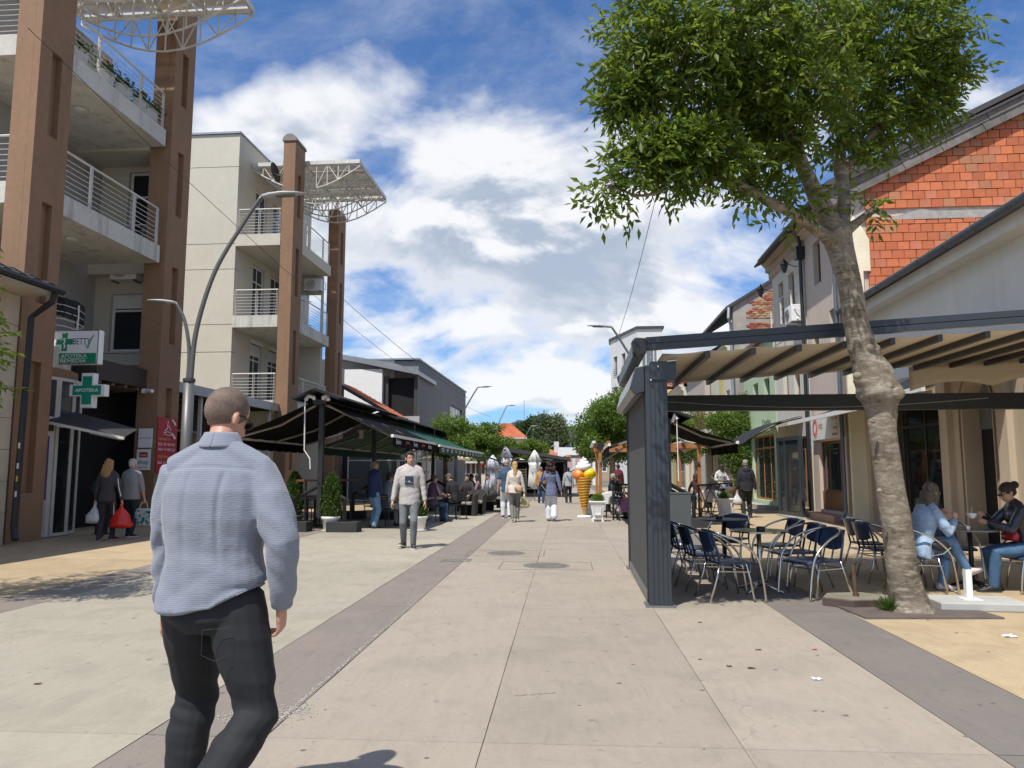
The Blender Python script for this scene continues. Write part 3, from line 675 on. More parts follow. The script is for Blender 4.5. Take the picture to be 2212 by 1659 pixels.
mb = MB(); mb.tube([(-12.4,33.6,7.65),(-12.4,33.6,9.3)], .02, 6).tube([(-12.7,33.6,9.25),(-12.1,33.6,9.15)], .015, 5).tube([(-12.6,33.6,8.05),(-12.1,33.6,8.05)],.015,5)
single(mb, 'television_aerial', GREYM, 'small aerial mast on the middle balcony of the second block', 'antenna', (-12.4,33.6,7.65), street=True)
c = at(590,374,30.6); t = thing('satellite_dish', 'dark satellite dish on the upper balcony seen above the tall lamp', 'satellite dish', c, local=True, rz=1.42)
mb = MB(Matrix.Rotation(radians(80),4,'X')); mb.lathe([(.02,0),(.3,.04),(.42,.1),(.43,.11),(.3,.06),(.02,.02)], n=20); mb.build('dish', DGREY, t); MB().tube([(0,0,0),(.1,-.3,-.1)],.02,6).build('arm', GREYM, t)
MB().tube([(0,0,0),(-.2,0,-.4),(-.5,0,-.45)],.025,6).build('bracket', GREYM, t)
# flower boxes on the top balcony of building 1
PETAL = mat('red_petals', (.45,.01,.015), .6, .2, 30); POTW = mat('white_trough', (.55,.54,.50), .6, .1, 5)
LEAFD = leafmat('balcony_leaves', (.03,.07,.02), (.06,.12,.03))
def leaves(name, C, D, L, Wd, m, parent=None, shade=None, fold=.25, **kw):
    """C centres, D directions (unit), L lengths, Wd width ratio; each leaf two folded triangles"""
    n = len(C); rs = np.random.RandomState(n % 1000)
    R = rs.normal(size=(n,3)); Wv = np.cross(D, R); Wv /= (np.linalg.norm(Wv, axis=1, keepdims=True)+1e-9); Nn = np.cross(D, Wv)
    L = np.asarray(L).reshape(-1,1)*np.ones((n,1)); h = L*Wd/2
    a = C-D*L*.5; t_ = C+D*L*.5-Nn*L*.12; mid = C-D*L*.06
    l = mid+Wv*h+Nn*h*fold; r = mid-Wv*h+Nn*h*fold
    V = np.stack([a,l,t_,r], 1).reshape(-1,3).astype(np.float32)
    me = bpy.data.meshes.new(name); me.vertices.add(4*n); me.vertices.foreach_set('co', V.ravel())
    idx = np.arange(n)[:,None]*4+np.array([[0,3,2,0,2,1]]); me.loops.add(6*n); me.loops.foreach_set('vertex_index', idx.ravel().astype(np.int32))
    me.polygons.add(2*n); me.polygons.foreach_set('loop_start', (np.arange(2*n)*3).astype(np.int32)); me.polygons.foreach_set('loop_total', np.full(2*n,3,np.int32))
    me.materials.append(m); me.update(calc_edges=True)
    sh = rs.rand(n) if shade is None else shade
    at_ = me.attributes.new('shade', 'FLOAT', 'FACE'); at_.data.foreach_set('value', np.repeat(sh,2).astype(np.float32))
    o = bpy.data.objects.new(name, me); COL.objects.link(o)
    if parent is not None: o.parent = parent
    for k, q in kw.items(): o[k] = q
    return o
def rdir(n, up=.0, seed=0):
    rs = np.random.RandomState(seed); d = rs.normal(size=(n,3)); d[:,2] += up; return d/np.linalg.norm(d,axis=1,keepdims=True)
for i, b in enumerate((16.3, 17.35, 18.1, 18.9, 19.4)):
    t = thing('flower_box', ['white trough of pale blooms on the top balcony by the first pier','white trough of red geraniums, nearest on the top balcony rail','green leafy box between the geraniums on the top balcony','white trough with one red geranium beside the rail post','white trough with dark foliage at the far end of the top balcony'][i], 'flower box', (-11.75,b,11.15), 'flower boxes on the top balcony', street=True, local=True)
    mb = MB(); mb.loft([((0,0,0),(.09,0,0),(0,.26,0)),((0,0,.22),(.12,0,0),(0,.31,0)),((0,0,.24),(.13,0,0),(0,.32,0))], 12); mb.build('trough', POTW, t)
    n = 260; C = np.random.normal(size=(n,3))*[.10,.20,.08]+[0,0,.34]; leaves('foliage', C, rdir(n,.3,i), .09, .6, LEAFD, t, kind='stuff')
    if i in (1,3):
        n = 60; C = np.random.normal(size=(n,3))*[.05,.07,.04]+[0,.05,.52]; leaves('blossom', C, rdir(n,0,i), .06, .9, PETAL, t, kind='stuff')
# wall details: lamps, camera, cable box
t = thing('security_camera', 'white security camera on the second brown pier', 'camera', (-11.65,19.85,3.6), street=True); MB().tube([(-11.7,19.8,3.62),(-11.45,19.7,3.6)],.05,10).build('body', WHITE, t); MB().box(-11.8,-11.72,19.76,19.89,3.56,3.68).build('bracket', WHITE, t)

# --- signs ---
GREEN = mat('sign_green', (.0,.24,.10), .45, .04, 3); SWH = mat('sign_white', (.80,.81,.80), .4, .03, 3); RED = mat('sign_red', (.42,.012,.025), .5, .06, 2); NAVY = mat('sign_navy', (.02,.02,.15), .5); YEL = mat('sign_yellow', (.65,.45,.08), .5)
def sframe(a, b, z, rot=0): 
    return fr(S(a,b,z), (cos(PHI-rot),-sin(PHI-rot),0), (sin(PHI-rot),cos(PHI-rot),0))
t = thing('pharmacy_sign', 'white and green pharmacy lightbox reading BETTY APOTEKA REMEDIA', 'sign', (0,0,0), local=True); t.matrix_world = sframe(-11.93, 16.3, 3.86)
MB().box(0,1.12,0,.2,0,.78).build('box', SWH, t, bevel=.015)
mb = MB(); mb.box(0,1.12,-.008,-.002,0,.02).box(0,1.12,-.008,-.002,.76,.78).box(0,.02,-.008,-.002,.02,.76).box(1.1,1.12,-.008,-.002,.02,.76); mb.build('trim', GREYM, t)
MB().box(.02,1.08,-.005,-.001,.02,.25).build('green_band', GREEN, t)
mb = MB(); mb.box(.24,.37,-.005,-.001,.30,.72).box(.11,.24,-.005,-.001,.45,.58).box(.37,.50,-.005,-.001,.45,.58); mb.build('cross', GREEN, t)
mb = MB(); mb.tube([(.30,-.008,.36),(.33,-.008,.42),(.28,-.008,.47),(.33,-.008,.53),(.30,-.008,.58)],.012,6).box(.26,.35,-.009,-.006,.585,.60).box(.295,.315,-.009,-.006,.35,.6); mb.build('snake_emblem', SWH, t)
I4 = Matrix.Identity(4)
text(t, 'BETTY', I4, .51, .45, .42, .14, NAVY); text(t, 'APOTEKA', I4, .24, .15, .62, .075, SWH, -.008); text(t, 'REMEDIA', I4, .23, .035, .62, .075, SWH, -.008)
MB().box(.2,.88,-.008,-.006,.125,.132).build('rule', SWH, t); mb = MB(); mb.tube([(.83,-.008,.45),(.87,-.008,.36),(.97,-.008,.62)],.012,5).tube([(.965,-.008,.64),(1.0,-.008,.62),(1.01,-.008,.66),(.98,-.008,.68)],.006,5); mb.build('tick_mark', GREEN, t)
mb = MB(); mb.beam((-.12,.1,.2),(0,.1,.2),.03,.03).beam((-.12,.1,.6),(0,.1,.6),.03,.03); mb.build('bracket', GREYM, t)
t = thing('pharmacy_cross', 'green cross light sign reading APOTEKA on a long bracket', 'sign', (0,0,0), local=True); t.matrix_world = sframe(-11.42, 16.3, 2.88)
def crossp(s): 
    a, b = .135*s, .40*s; return [(-a,-b),(a,-b),(a,-a),(b,-a),(b,a),(a,a),(a,b),(-a,b),(-a,a),(-b,a),(-b,-a),(-a,-a)]
MC = Matrix.Translation((.4,0,.38))
MB(MC).slab([(x*1.0,z*.95) for x,z in crossp(1.03)], 0, .18).build('case', SWH, t)
MB(MC).slab([(x,z*.95) for x,z in crossp(.84)], -.006, -.001).build('green_face', mat('cross_green',(.01,.27,.17),.4,.05), t)
text(t, 'APOTEKA', I4, .12, .345, .56, .075, SWH, -.01, bold=.02)
mb = MB(); mb.beam((-.72,.1,.50),(.02,.1,.50),.025,.025).beam((-.72,.1,.26),(.02,.1,.26),.025,.025).box(-.78,-.72,-.02,.2,.1,.66); mb.build('bracket', GREYM, t)
t = thing('massage_sign', 'tall red massage sign with white and yellow lettering on the brown pier', 'sign', (0,0,0), local=True)
M0 = fr(S(PA+.012,19.92,1.42), Vector(S(0,1))-Vector(S(0,0)), -(Vector(S(1,0))-Vector(S(0,0)))); t.matrix_world = M0
MB().box(0,1.02,-.02,.0,0,1.5).build('panel', RED, t)
for (s_, z, m_, w) in (('MASAŽA',.88,YEL,.55),('065 29 444 63',.73,SWH,.85),('064 19 444 63',.59,SWH,.85),('TRETMANI',.38,YEL,.6),('065 31 444',.23,SWH,.7)): text(t, s_, I4, .06, z, w, .075, m_, -.025)
mb = MB(); mb.tube([(.3,-.026,1.08),(.5,-.026,1.12),(.75,-.026,1.07)],.012,5).tube([(.35,-.026,1.14),(.5,-.026,1.22),(.48,-.026,1.32),(.55,-.026,1.30),(.66,-.026,1.15)],.012,5).ell((.5,-.026,1.38),(.03,.004,.035)).tube([(.3,-.026,1.05),(.55,-.026,1.02),(.8,-.026,1.05)],.01,5); mb.build('emblem', SWH, t)
for z in (1.36,.98):
    MB().slab([(.70,z+.10),(.76,z+.12),(.88,z+.02),(.90,z+.05),(.94,z-.05),(.82,z-.04),(.85,z-.02)], -.026,-.022).build('arrow', SWH, t)
t = thing('perfumery_sign', 'small white sign reading parfimerija, upper of two on the pier', 'sign', (0,0,0), local=True); t.matrix_world = sframe(-11.86,19.86,2.08)
MB().box(0,.38,-.02,.02,0,.52).build('panel', SWH, t); text(t, 'parfimerija', I4, .03,.23,.32,.05, NAVY, -.024)
t = thing('shop_sign', 'small white shop sign with red logo, lower of two on the pier', 'sign', (0,0,0), local=True); t.matrix_world = sframe(-11.88,19.86,1.48)
MB().box(0,.38,-.02,.02,0,.56).build('panel', SWH, t); text(t, 'shop', I4, .05,.13,.28,.14, mat('print_black',(.02,.02,.02)), -.024); MB().box(.07,.31,-.024,-.021,.34,.48).build('logo', RED, t); text(t, 'mms', I4, .10,.37,.18,.05, SWH, -.028)
mb = MB(); mb.slab([(.06,.07),(.1,.09),(.1,.075),(.3,.075),(.3,.065),(.1,.065),(.1,.05)],-.024,-.021); mb.build('arrow', RED, t)

# --- old corner building at the far left ---
OB = thing('old_house', 'old stone faced house corner with dark tiled eave at left', 'building', (-11.2,14.3,0), street=True)
STONE = mat('stone_cladding', (.46,.40,.31), .85, .14, 1.2, .35, 40, streak=.2, scol=(.22,.19,.15))
MB().box(-20,-11.24,5,14.3,0,5.0).build('wall_core', STONE, OB)
for i in range(8):
    for k in range(7): MB().box(-11.24,-11.2+.006*((i*3+k)%3),13.29-1.3*k+.006,14.3-1.3*k-(.0 if k else .0)-.006+.28*(k > 0),.02+.62*i,.63+.62*i).build('stone_panel', STONE, OB)
MB().box(-11.5,-10.62,5,14.4,4.98,5.08).build('soffit', mat('cream_soffit',(.50,.45,.36)), OB)
RT = mat('dark_roof_tile', (.045,.048,.05), .6, .2, 3, .1, 30)
for r_ in range(4):
    for i in range(24):
        y0 = 14.5-.4*i-.4; mb = MB(); mb.sheet(lambda a, b: (-10.55-.42*(r_+b*1.1), y0+.4*a, 5.14+.05*sin(pi*a)+.17*(r_+b)+.03*(1-b)), 5, 2, .02); mb.build('roof_tile', RT, OB)
MB(wcam(-10.5,5)).slab([(0,5.06),(.0,5.17),(-.1,5.13),(-2,5.95),(-2,5.85),(-.1,5.02)],9.42,9.52).build('verge_board', BLACK, OB)
mb = MB(); mb.tube([(-10.45,5,5.08),(-10.45,14.5,5.08)],.075,8).tube([(-10.5,14.35,5.05),(-10.55,14.35,4.85),(-11.0,14.38,4.55),(-11.05,14.38,.35),(-10.95,14.30,.12)],.065,8); mb.build('downpipe', BLACK, OB)
mb = MB(); mb.tube([(-11.17,13.2,3.9),(-11.13,13.6,4.25),(-11.17,13.9,3.9),(-11.17,13.7,3.5)],.014,5); mb.build('plaster_scroll', STONE, OB)
mb = MB(); rr = random.Random(9); [mb.box(-11.0+.055,-11.0+.066,14.34,14.34+.07,z_,z_+rr.uniform(.06,.16)) for z_ in (.9,1.15,1.5,1.75,1.95)]; mb = None
for k, (z_, m_) in enumerate(((.95,SWH),(1.25,YEL),(1.5,SWH),(1.9,SWH))): MB().box(-11.03,-10.99,14.305,14.311,z_,z_+.11).build('sticker', m_, OB)
t = thing('wall_lantern', 'black and red lantern on the old house wall at far left', 'lamp', (-11.0,13.55,3.0), street=True, local=True)
mb = MB(); mb.lathe([(.03,-.2),(.10,-.12),(.11,.12),(.04,.2)],n=8); mb.build('lantern_body', BLACK, t); MB().ell((0,0,-.14),(.085,.085,.05),10).build('glow_glass', RED, t); MB().tube([(0,0,.2),(-.1,0,.35),(-.2,0,.2)],.015,6).build('bracket', BLACK, t)

# --- low buildings behind block 2 ---
ORT = mat('orange_roof_tile', (.40,.12,.06), .8, .25, 2.5, .2, 20, rnd=.15)
def tiled_roof(parent, p0, p1, p2, p3, rows, cols, m, name='roof', th=.05):
    """p0-p1 eave, p3-p2 ridge; rows of overlapping tile courses as real steps, joined"""
    p0, p1, p2, p3 = map(Vector, (p0,p1,p2,p3)); nrm = (p1-p0).cross(p3-p0).normalized()
    if nrm.z < 0: nrm = -nrm
    mb = MB()
    for j in range(rows):
        a = j/rows; b = (j+1.15)/rows; b = min(b, 1)
        L0 = p0.lerp(p3, a); R0 = p1.lerp(p2, a); L1 = p0.lerp(p3, b); R1 = p1.lerp(p2, b)
        for i in range(cols):
            s0, s1 = i/cols, (i+1)/cols; mid = (s0+s1)/2
            A = L0.lerp(R0, s0); B = L0.lerp(R0, mid); C_ = L0.lerp(R0, s1); D = L1.lerp(R1, s0); E = L1.lerp(R1, mid); F_ = L1.lerp(R1, s1)
            mb.add([A+nrm*th*.5, B+nrm*th*1.3, C_+nrm*th*.5, D, E+nrm*th*.6, F_, A-nrm*th, C_-nrm*th], [(0,1,4,3),(1,2,5,4),(6,7,2,1,0)])
    o = mb.build(name, m, parent); o['kind'] = 'stuff'; return o
t = thing('tiled_roof_house', 'low house with orange tiled roof behind the second apartment block', 'building', (-12,40,0), street=True)
MB().box(-14,-9.4,40.2,44.5,0,4.2).build('wall', mat('dark_wood_wall',(.07,.05,.04)), t)
tiled_roof(t, (-9.9,38.6,4.45), (-9.9,44,4.45), (-13.2,44,6.35), (-13.2,38.6,6.35), 12, 14, ORT)
mb = MB(wcam(-9.9,38.55)); mb.slab([(0.05,4.40),(-3.3,6.3),(-3.3,6.5),(.2,4.5)],0,.14); mb.build('barge_board', DGREY, t)
t = thing('white_gallery_building', 'white building with shallow roof and dark open loggia', 'building', (-11,47,0), street=True)
MB().box(-15.5,-12.0,46,52,0,7.7).build('wall', WHITE, t)
mb = MB(wcam(-15.6,45.8)); mb.slab([(0,8.55),(5.9,7.3),(5.9,7.55),(4.3,8.05),(0,8.8)],0,6); mb.build('roof', ZC, t)
MB().box(-11.98,-10.0,46.6,52,0,7.2).build('loggia', DARK, t)
for x, z in ((-11.8,0),(-9.95,0)): MB().box(x-.12,x+.12,46.3,46.5,0,7.3).build('column', DGREY, t)
MB().box(-11.3,-9.7,46.25,46.32,3.7,4.8).build('parapet', GREYR, t)
t = thing('grey_hall', 'plain dark grey modern building with one strip window', 'building', (-10,47,0), street=True)
GRB = mat('slate_render', (.165,.175,.19), .8, .06, .5, .1, 50)
mb = MB(wleft(-9.9,46.8)); mb.wall(20, 8.35, .3, [(12,18,5.0,6.6)]); mb.build('wall', GRB, t); MB().box(-16,-10.2,46.8,66.8,0,8.3).build('rear_block', GRB, t)
MB().box(-16,-11.42,46.7,46.79,7.0,8.35).build('end_wall', GREYR, t); MB().box(-16.1,-9.82,46.6,67,8.36,8.45).build('roof_edge', ZC, t)
window(t, wleft(-9.9,46.8), 12,18,5.0,6.6,.1,.08,(.25,.5,.75),(),DGREY,GLASSL)
# ---------------- right side ----------------
WRND = mat('white_eave_render', (.72,.70,.64), .85, .05, .6, .2, 60, streak=.18, scol=(.28,.25,.20), fine=.03)
BEIGE = mat('ochre_render', (.50,.41,.30), .88, .06, .5, .25, 70, streak=.08, fine=.03)
PINK = mat('pink_beige_render', (.55,.46,.385), .88, .06, .5, .3, 60, streak=.18, scol=(.36,.29,.26), fine=.04)
PALE = mat('pale_grey_render', (.60,.57,.49), .88, .06, .5, .25, 60, streak=.15, scol=(.36,.34,.30))
GRN = mat('mint_render', (.43,.54,.37), .85, .06, .5, .2, 60, streak=.1)
CRY = mat('pale_yellow_insulation', (.78,.72,.52), .9, .08, 2, .3, 20)
GUT = mat('blue_grey_gutter', (.13,.155,.18), .4, .12, 3, .02, 50, metal=.5)
WOODD = mat('brown_window_wood', (.14,.065,.03), .55, .2, 4, .1, 30)
WOODL = mat('varnished_pine', (.36,.155,.052), .5, .25, 4, .1, 30)
OLDW = mat('weathered_board', (.17,.155,.14), .9, .3, 2.5, .5, 40, streak=.5, scol=(.06,.055,.05), fine=.15)
# long low white shop building with gutter
t = thing('shop_building', 'cream shop building with long gutter and arched doors beside the tree', 'building', (7.9,14,0), street=True)
WL = 22.0-6.0
def xr(b, far=22.0): return far-b      # wall-frame x for a given b
ops = [(xr(16.6),xr(15.45),0,3.35), (xr(14.2),xr(13.0),0,3.35), (xr(21.3),xr(17.55),.25,3.1)]
mb = MB(wright(7.9,22.0)); mb.wall(WL, 3.7, .45, ops); mb.build('ground_wall', BEIGE, t)
mb = MB(wright(7.9,22.0)); mb.box(0,WL,.0,.45,3.705,5.9); mb.build('upper_wall', WRND, t)
for (b0,b1) in ((16.6,15.45),(14.2,13.0)):       # arch heads
    mb = MB(wright(7.9,22.0)); x0, x1 = xr(b0), xr(b1); r = (x1-x0)/2; xm = (x0+x1)/2; n = 12
    pts = [(xm-r*cos(pi*i/n), 2.78+r*sin(pi*i/n)) for i in range(n+1)]
    mb.slab([(x0-.0,3.349),(x0,2.78)]+pts[1:n//2+1]+[(xm,3.349)], .002,.448); mb.slab([(x1,3.349),(xm,3.349)]+pts[n//2:n]+[(x1,2.78)], .002,.448)
    mb.build('arch_head', BEIGE, t)
    mb = MB(wright(7.9,22.0)); pr = [(xm-(r+.09)*cos(pi*i/n), 2.78+(r+.09)*sin(pi*i/n)) for i in range(n+1)]
    mb.tube([(x0-.09,-.01,0.02)]+[(p[0],-.01,p[1]) for p in pr]+[(x1+.09,-.01,.02)], .022, 6); mb.build('arch_moulding', mat('brown_moulding', (.25,.17,.11)), t)
    MB(wright(7.9,22.0)).box(x0+.002,x1-.002,.36,.40,0,2.3).build('door', DARK, t)
    f = MB(wright(7.9,22.0)); f.box(x0+.01,x1-.01,.34,.36,2.3,3.34); f.build('fanlight', GLASSL, t)
text(t, 'La', wright(7.9,22.0), xr(15.9), 2.75, .26, .34, mat('print_black',(.02,.02,.02)), .33, font_shear=.3)
window(t, wright(7.9,22.0), xr(21.3),xr(17.55),.25,3.1,.2,.09,(.33,.66),(.8,),BLACK,SHOPG)
for b in (21.6, 17.2, 14.9, 12.7): MB().box(7.78,7.9,b-.17,b+.17,0,3.7).build('pilaster', BEIGE, t)
MB().box(8.4,14,6,21.9,0,3.6).build('shop_interior', DARK, t)
mb = MB(); mb.prism([(7.5,6),(7.9,6),(7.9,22.1),(7.5,22.1)], 5.62, 5.88); mb.build('eave_soffit', WRND, t)
mb = MB(wcam(7.42,6)); n = 8; prof = [(-.12+.1*cos(pi+pi*i/n), 5.93+.1*sin(pi+pi*i/n)) for i in range(n+1)]+[(-.02,5.95),(-.20,5.95)]
mb.slab(prof, 0, 16.05); mb.build('gutter', GUT, t)
for i in range(14): 
    mb = MB(wcam(7.42,6.3+1.15*i)); mb.slab([(-.12+.108*cos(pi+pi*i_/n), 5.93+.108*sin(pi+pi*i_/n)) for i_ in range(n+1)], 0, .03); mb.build('gutter_clip', GUT, t)
mb = MB(); mb.sheet(lambda i,j: (7.35+5*i, 5.9+16.2*j, 5.96+2.3*i), 4, 4, .06); mb.build('roof', mat('roof_sheet_red',(.18,.08,.06)), t)
# shops' dark sloping awnings
FAB = mat('black_awning_cloth', (.007,.0075,.009), .95, .08, 2, .0, 200, spec=.08)
FABG = mat('dark_grey_awning_cloth', (.028,.030,.035), .95, .08, 2, .0, 200, spec=.15)
FABGR = mat('green_awning_cloth', (.0,.062,.040), .8, .08, 2, .08, 200)
ARM = mat('ivory_awning_arm', (.30,.275,.23), .45, .08, 4)
ARMW = mat('white_awning_bar', (.72,.71,.68), .4, .05, 4)
def wall_awning(label, a0, a1, b0, b1, z0, z1, fab):
    t = thing('shop_awning', label, 'awning', (a0,b0,z0), 'awnings over the shop doors on the right', street=True)
    mb = MB(); mb.sheet(lambda i,j: (a0+(a1-a0)*i, b0+(b1-b0)*j, z0+(z1-z0)*i-.04*sin(pi*i)), 8, 6, .008); mb.build('cloth', fab, t)
    mb = MB(); mb.box(a1-.07,a1,b0-.03,b1+.03,z1-.11,z1-.01); mb.build('front_bar', ARMW, t); MB().box(a0-.02,a0+.12,b0,b1,z0+.01,z0+.14).build('cassette', DGREY, t)
    for b in (b0+.3,b1-.3): MB().tube([(a0,b,z0-.1),((a0+a1)/2,b+.25,(z0+z1)/2-.14),(a1,b,z1-.08)],.022,6).build('arm', ARM, t)
    return t
wall_awning('dark grey cloth awning behind the trunk over the cream shop window', 7.75, 6.15, 14.2, 17.4, 3.75, 2.98, FABG)
wall_awning('long dark awning with white bar above the shop sign, farther of two', 7.72, 6.2, 17.75, 23.2, 3.35, 2.90, FABG)
t = thing('curved_awning', 'curved charcoal awning sail over the green shop front', 'awning', (7.3,27,3), street=True)
mb = MB(); mb.sheet(lambda i,j: (7.35-1.95*i, 26.0+3.6*j, 3.25-.28*i-.62*i*i), 10, 6, .01); mb.build('cloth', FABG, t)
for b in (26.1,27.8,29.5): MB().tube([(7.35-1.95*i/8, b, 3.2-.28*i/8-.62*(i/8)**2) for i in range(9)],.018,6).build('hoop', BLACK, t)
# brick house: camera facing wall of hollow clay blocks
t = thing('brick_house', 'tall house with raw red hollow block gable and pink street front', 'building', (7.4,21.3,0), street=True)
BZ = 21.75
MORT = mat('block_mortar', (.52,.47,.40), .95, .2, 6, .5, 40)
bmats = [mat('clay_block_%s' % n, c, .85, .10, 4, .25, 40, rnd=.14) for n, c in (('orange',(.54,.165,.068)),('red',(.50,.145,.062)),('brown',(.44,.19,.095)),('pink',(.53,.185,.095)))]
MB(wcam(7.4,BZ+.05)).slab([(0,0),(13,0),(13,14.2),(10.5,14.2),(0,9.25)],0,.3).build('gable_core', MORT, t)
rr = random.Random(11); bw, bh = .325, .245; variants = []
for k in range(8):
    mb = MB(); j = lambda s: rr.uniform(-s, s)
    x0, x1, z0, z1 = .010, bw-.010, .010, bh-.010; y = -.002
    mb.add([(x0+j(.004),-.03+j(.008),z0+j(.003)),(x1+j(.004),-.03+j(.008),z0+j(.003)),(x1+j(.004),-.03+j(.008),z1+j(.003)),(x0+j(.004),-.03+j(.008),z1+j(.003)),
            (x0,.05,z0),(x1,.05,z0),(x1,.05,z1),(x0,.05,z1)], [(0,1,2,3),(1,5,6,2),(4,0,3,7),(3,2,6,7),(4,5,1,0)])
    me = mb.mesh('hollow_block', bmats[[0,0,0,1,0,2,3,0][k]]); variants.append(me)
half = []
for k in range(3):
    mb = MB(); mb.add([(.008,-.03,.008),(bw/2-.008,-.03,.008),(bw/2-.008,-.03,bh-.008),(.008,-.03,bh-.008),(.008,.05,.008),(bw/2-.008,.05,.008),(bw/2-.008,.05,bh-.008),(.008,.05,bh-.008)],[(0,1,2,3),(1,5,6,2),(4,0,3,7),(3,2,6,7),(4,5,1,0)])
    half.append(mb.mesh('hollow_block', bmats[k]))
org = ORG[t.name]; cnt = 0
def top(a): return 9.3+(a+bw*.5-7.4)*.478-.06
for r in range(27):
    z = 4.65+r*bh
    if 17 == r: z0_ = z
    off = (r % 2)*bw/2
    for c in range(-1, 17):
        a = 7.95+off+c*bw
        if z > 8.45: z_ = z+.22
        else: z_ = z
        if a < 7.95+ .28*noise.noise(Vector((0,z*1.5,3)))+.05: 
            if a+bw/2 > 8.0: a += bw/2; me = half[rr.randrange(3)]
            else: continue
        else: me = variants[rr.randrange(8)]
        if z_+bh > top(a) or a > 13.2: continue
        if a-7.9 > (z_-4.5)*3.1: pass
        # below the neighbour's gutter line nothing shows
        u, v = 0, 0
        if cnt >= 300: continue
        elevg = (z_-CZ)/BZ
        if z_+bh < 5.9+(a-7.9)*.50 or a > 12.6: continue
        o = bpy.data.objects.new('hollow_block', me); COL.objects.link(o); o.parent = t
        o.location = (a-org[0], BZ+.005-org[1]+rr.uniform(-.006,.006), z_-org[2]); cnt += 1
MB(wcam(7.4,BZ)).slab([(.55,8.46),(1.35,8.46),(6.5,8.46),(6.5,8.68),(2.6,8.68),(2.2,8.75),(1.3,8.5)],-.035,.04).build('concrete_ring_beam', mat('raw_concrete', (.36,.345,.31), .9, .2, 5, .5, 30), t)
MB(wcam(7.4,BZ)).slab([(.62,5.25),(2.2,5.25),(2.2,5.45),(.62,5.45)],-.036,.04).build('concrete_lintel', MATS['raw_concrete'], t)
MB(wcam(7.4,BZ)).box(5.0,5.3,-.036,.04,7.2,8.45).build('concrete_post', MATS['raw_concrete'], t)
MB(wcam(7.4,BZ)).box(5.6,6.1,-.037,.04,8.7,11.2).build('concrete_post', MATS['raw_concrete'], t)
mb = MB(wcam(7.4,BZ)); mb.slab([(-.02,0),(.56,0),(.56,5.2),(.70,5.2),(.70,5.75),(.42,5.75),(.42,6.25),(.55,6.25),(.55,7.0),(.75,7.0),(.75,7.9),(.5,8.4),(.0,9.0),(-.02,8.9)],-.06,.035); mb.build('insulation_strip', CRY, t)
# rake boards and roof
sl = Vector((1,0,.478)).normalized()
for k, (o_, w_, m_) in enumerate(((-.02,.24,OLDW),(.25,.24,OLDW))):
    for q in range(4):
        p0 = Vector((6.95+2.2*q+.1*k, BZ-.18-.03*k-.012*q, 9.15+.478*(-.45+2.2*q+.1*k)+o_-.02)); p1 = p0+Vector((2.19,0,2.19*.478))
        MB().beam(p0, p1, .04, w_).build('barge_board', m_, t)
mb = MB(); mb.sheet(lambda i,j: (6.7+9.5*i, BZ-.32+7.8*j, 9.35+.478*(-.7+9.5*i)+.18), 6, 4, .07); mb.build('roof', mat('dark_roof_sheet',(.06,.055,.055)), t)
MB(wcam(7.4,BZ)).box(.05,10,.01,.02,0,.02).build('plinth_line', MORT, t)
# street front of the pink house, then the pale house
ops = [(.55,1.2,6.75,8.45),(.2,.85,4.9,5.9),(1.9,2.55,4.9,5.9),(.9,3.1,.3,2.35)]
def xw(b, far): return far-b
mb = MB(wright(7.4,25.2)); ops = [(xw(24.3,25.2),xw(23.6,25.2),7.2,8.55),(xw(24.75,25.2),xw(24.1,25.2),4.9,5.85),(xw(23.0,25.2),xw(22.2,25.2),5.0,6.15),(xw(24.6,25.2),xw(22.3,25.2),.3,2.35)]
mb.wall(3.4, 8.95, .3, ops); mb.build('street_wall', PINK, t)
for o_ in ops[:3]: window(t, wright(7.4,25.2), *o_, .16, .06, (.5,), (), WOODD, GLASSB)
mb = MB(wcam(7.4,0)); mb.slab([(0,8.95),(-.12,9.0),(-.12,9.1),(-.22,9.15),(-.22,9.28),(-.32,9.33),(-.32,9.45),(0,9.45)], 21.8, 25.2); mb.build('cornice', PINK, t)
MB(wcam(7.0,0)).slab([(0,9.45),(.2,9.45),(6,12.3),(6,12.45),(0,9.56)],21.5,29.2).build('eave_roof', MATS['dark_roof_sheet'], t)
# shop with wooden door and the sign
window(t, wright(7.4,25.2), *ops[3], .1, .09, (.3,.72), (.28,), WOODD, GLASS)
MB(wright(7.4,25.2)).box(.55,2.95,.07,.1,.30,.85).build('wood_panel', WOODD, t)
mts = MB(wright(7.4,25.2)); mts.box(.35,3.15,-.12,-.0,2.40,3.15); mts = mts.build('sign_panel', mat('pale_sign_panel',(.62,.62,.57),.6,.06,2), t)
M = wright(7.4,25.2); RDS = mat('sign_brick_red', (.45,.10,.07), .6)
mb = MB(M)
for i in range(18):
    a = 2*pi*i/18; mb.beam((.75+.15*cos(a),-.126,2.78+.19*sin(a)),(.75+.22*cos(a),-.126,2.78+.29*sin(a)),.02,.035)
mb.tube([(.75+.14*cos(2*pi*i/24),-.126,2.78+.18*sin(2*pi*i/24)) for i in range(25)],.012,5); mb.build('sun_logo', RDS, mts)
text(mts, 'mts', M, 1.08, 2.72, .38, .17, RDS, -.126)
mb = MB(M); rr = random.Random(4)
for i in range(7):
    for j in range(5):
        if rr.random() < .3+.13*j: mb.box(2.35+.1*j,2.42+.1*j,-.126,-.121,2.48+.09*i,2.54+.09*i)
mb.build('dot_pattern', RDS, mts)
MB(M).box(1.5,2.05,.125,.135,1.75,2.25).build('red_poster', RED, t); text(t, 'Super ponuda', M, 1.53, 2.08, .48, .06, SWH, .12); text(t, 'Brz internet', M, 1.55, 1.96, .42, .06, SWH, .12)
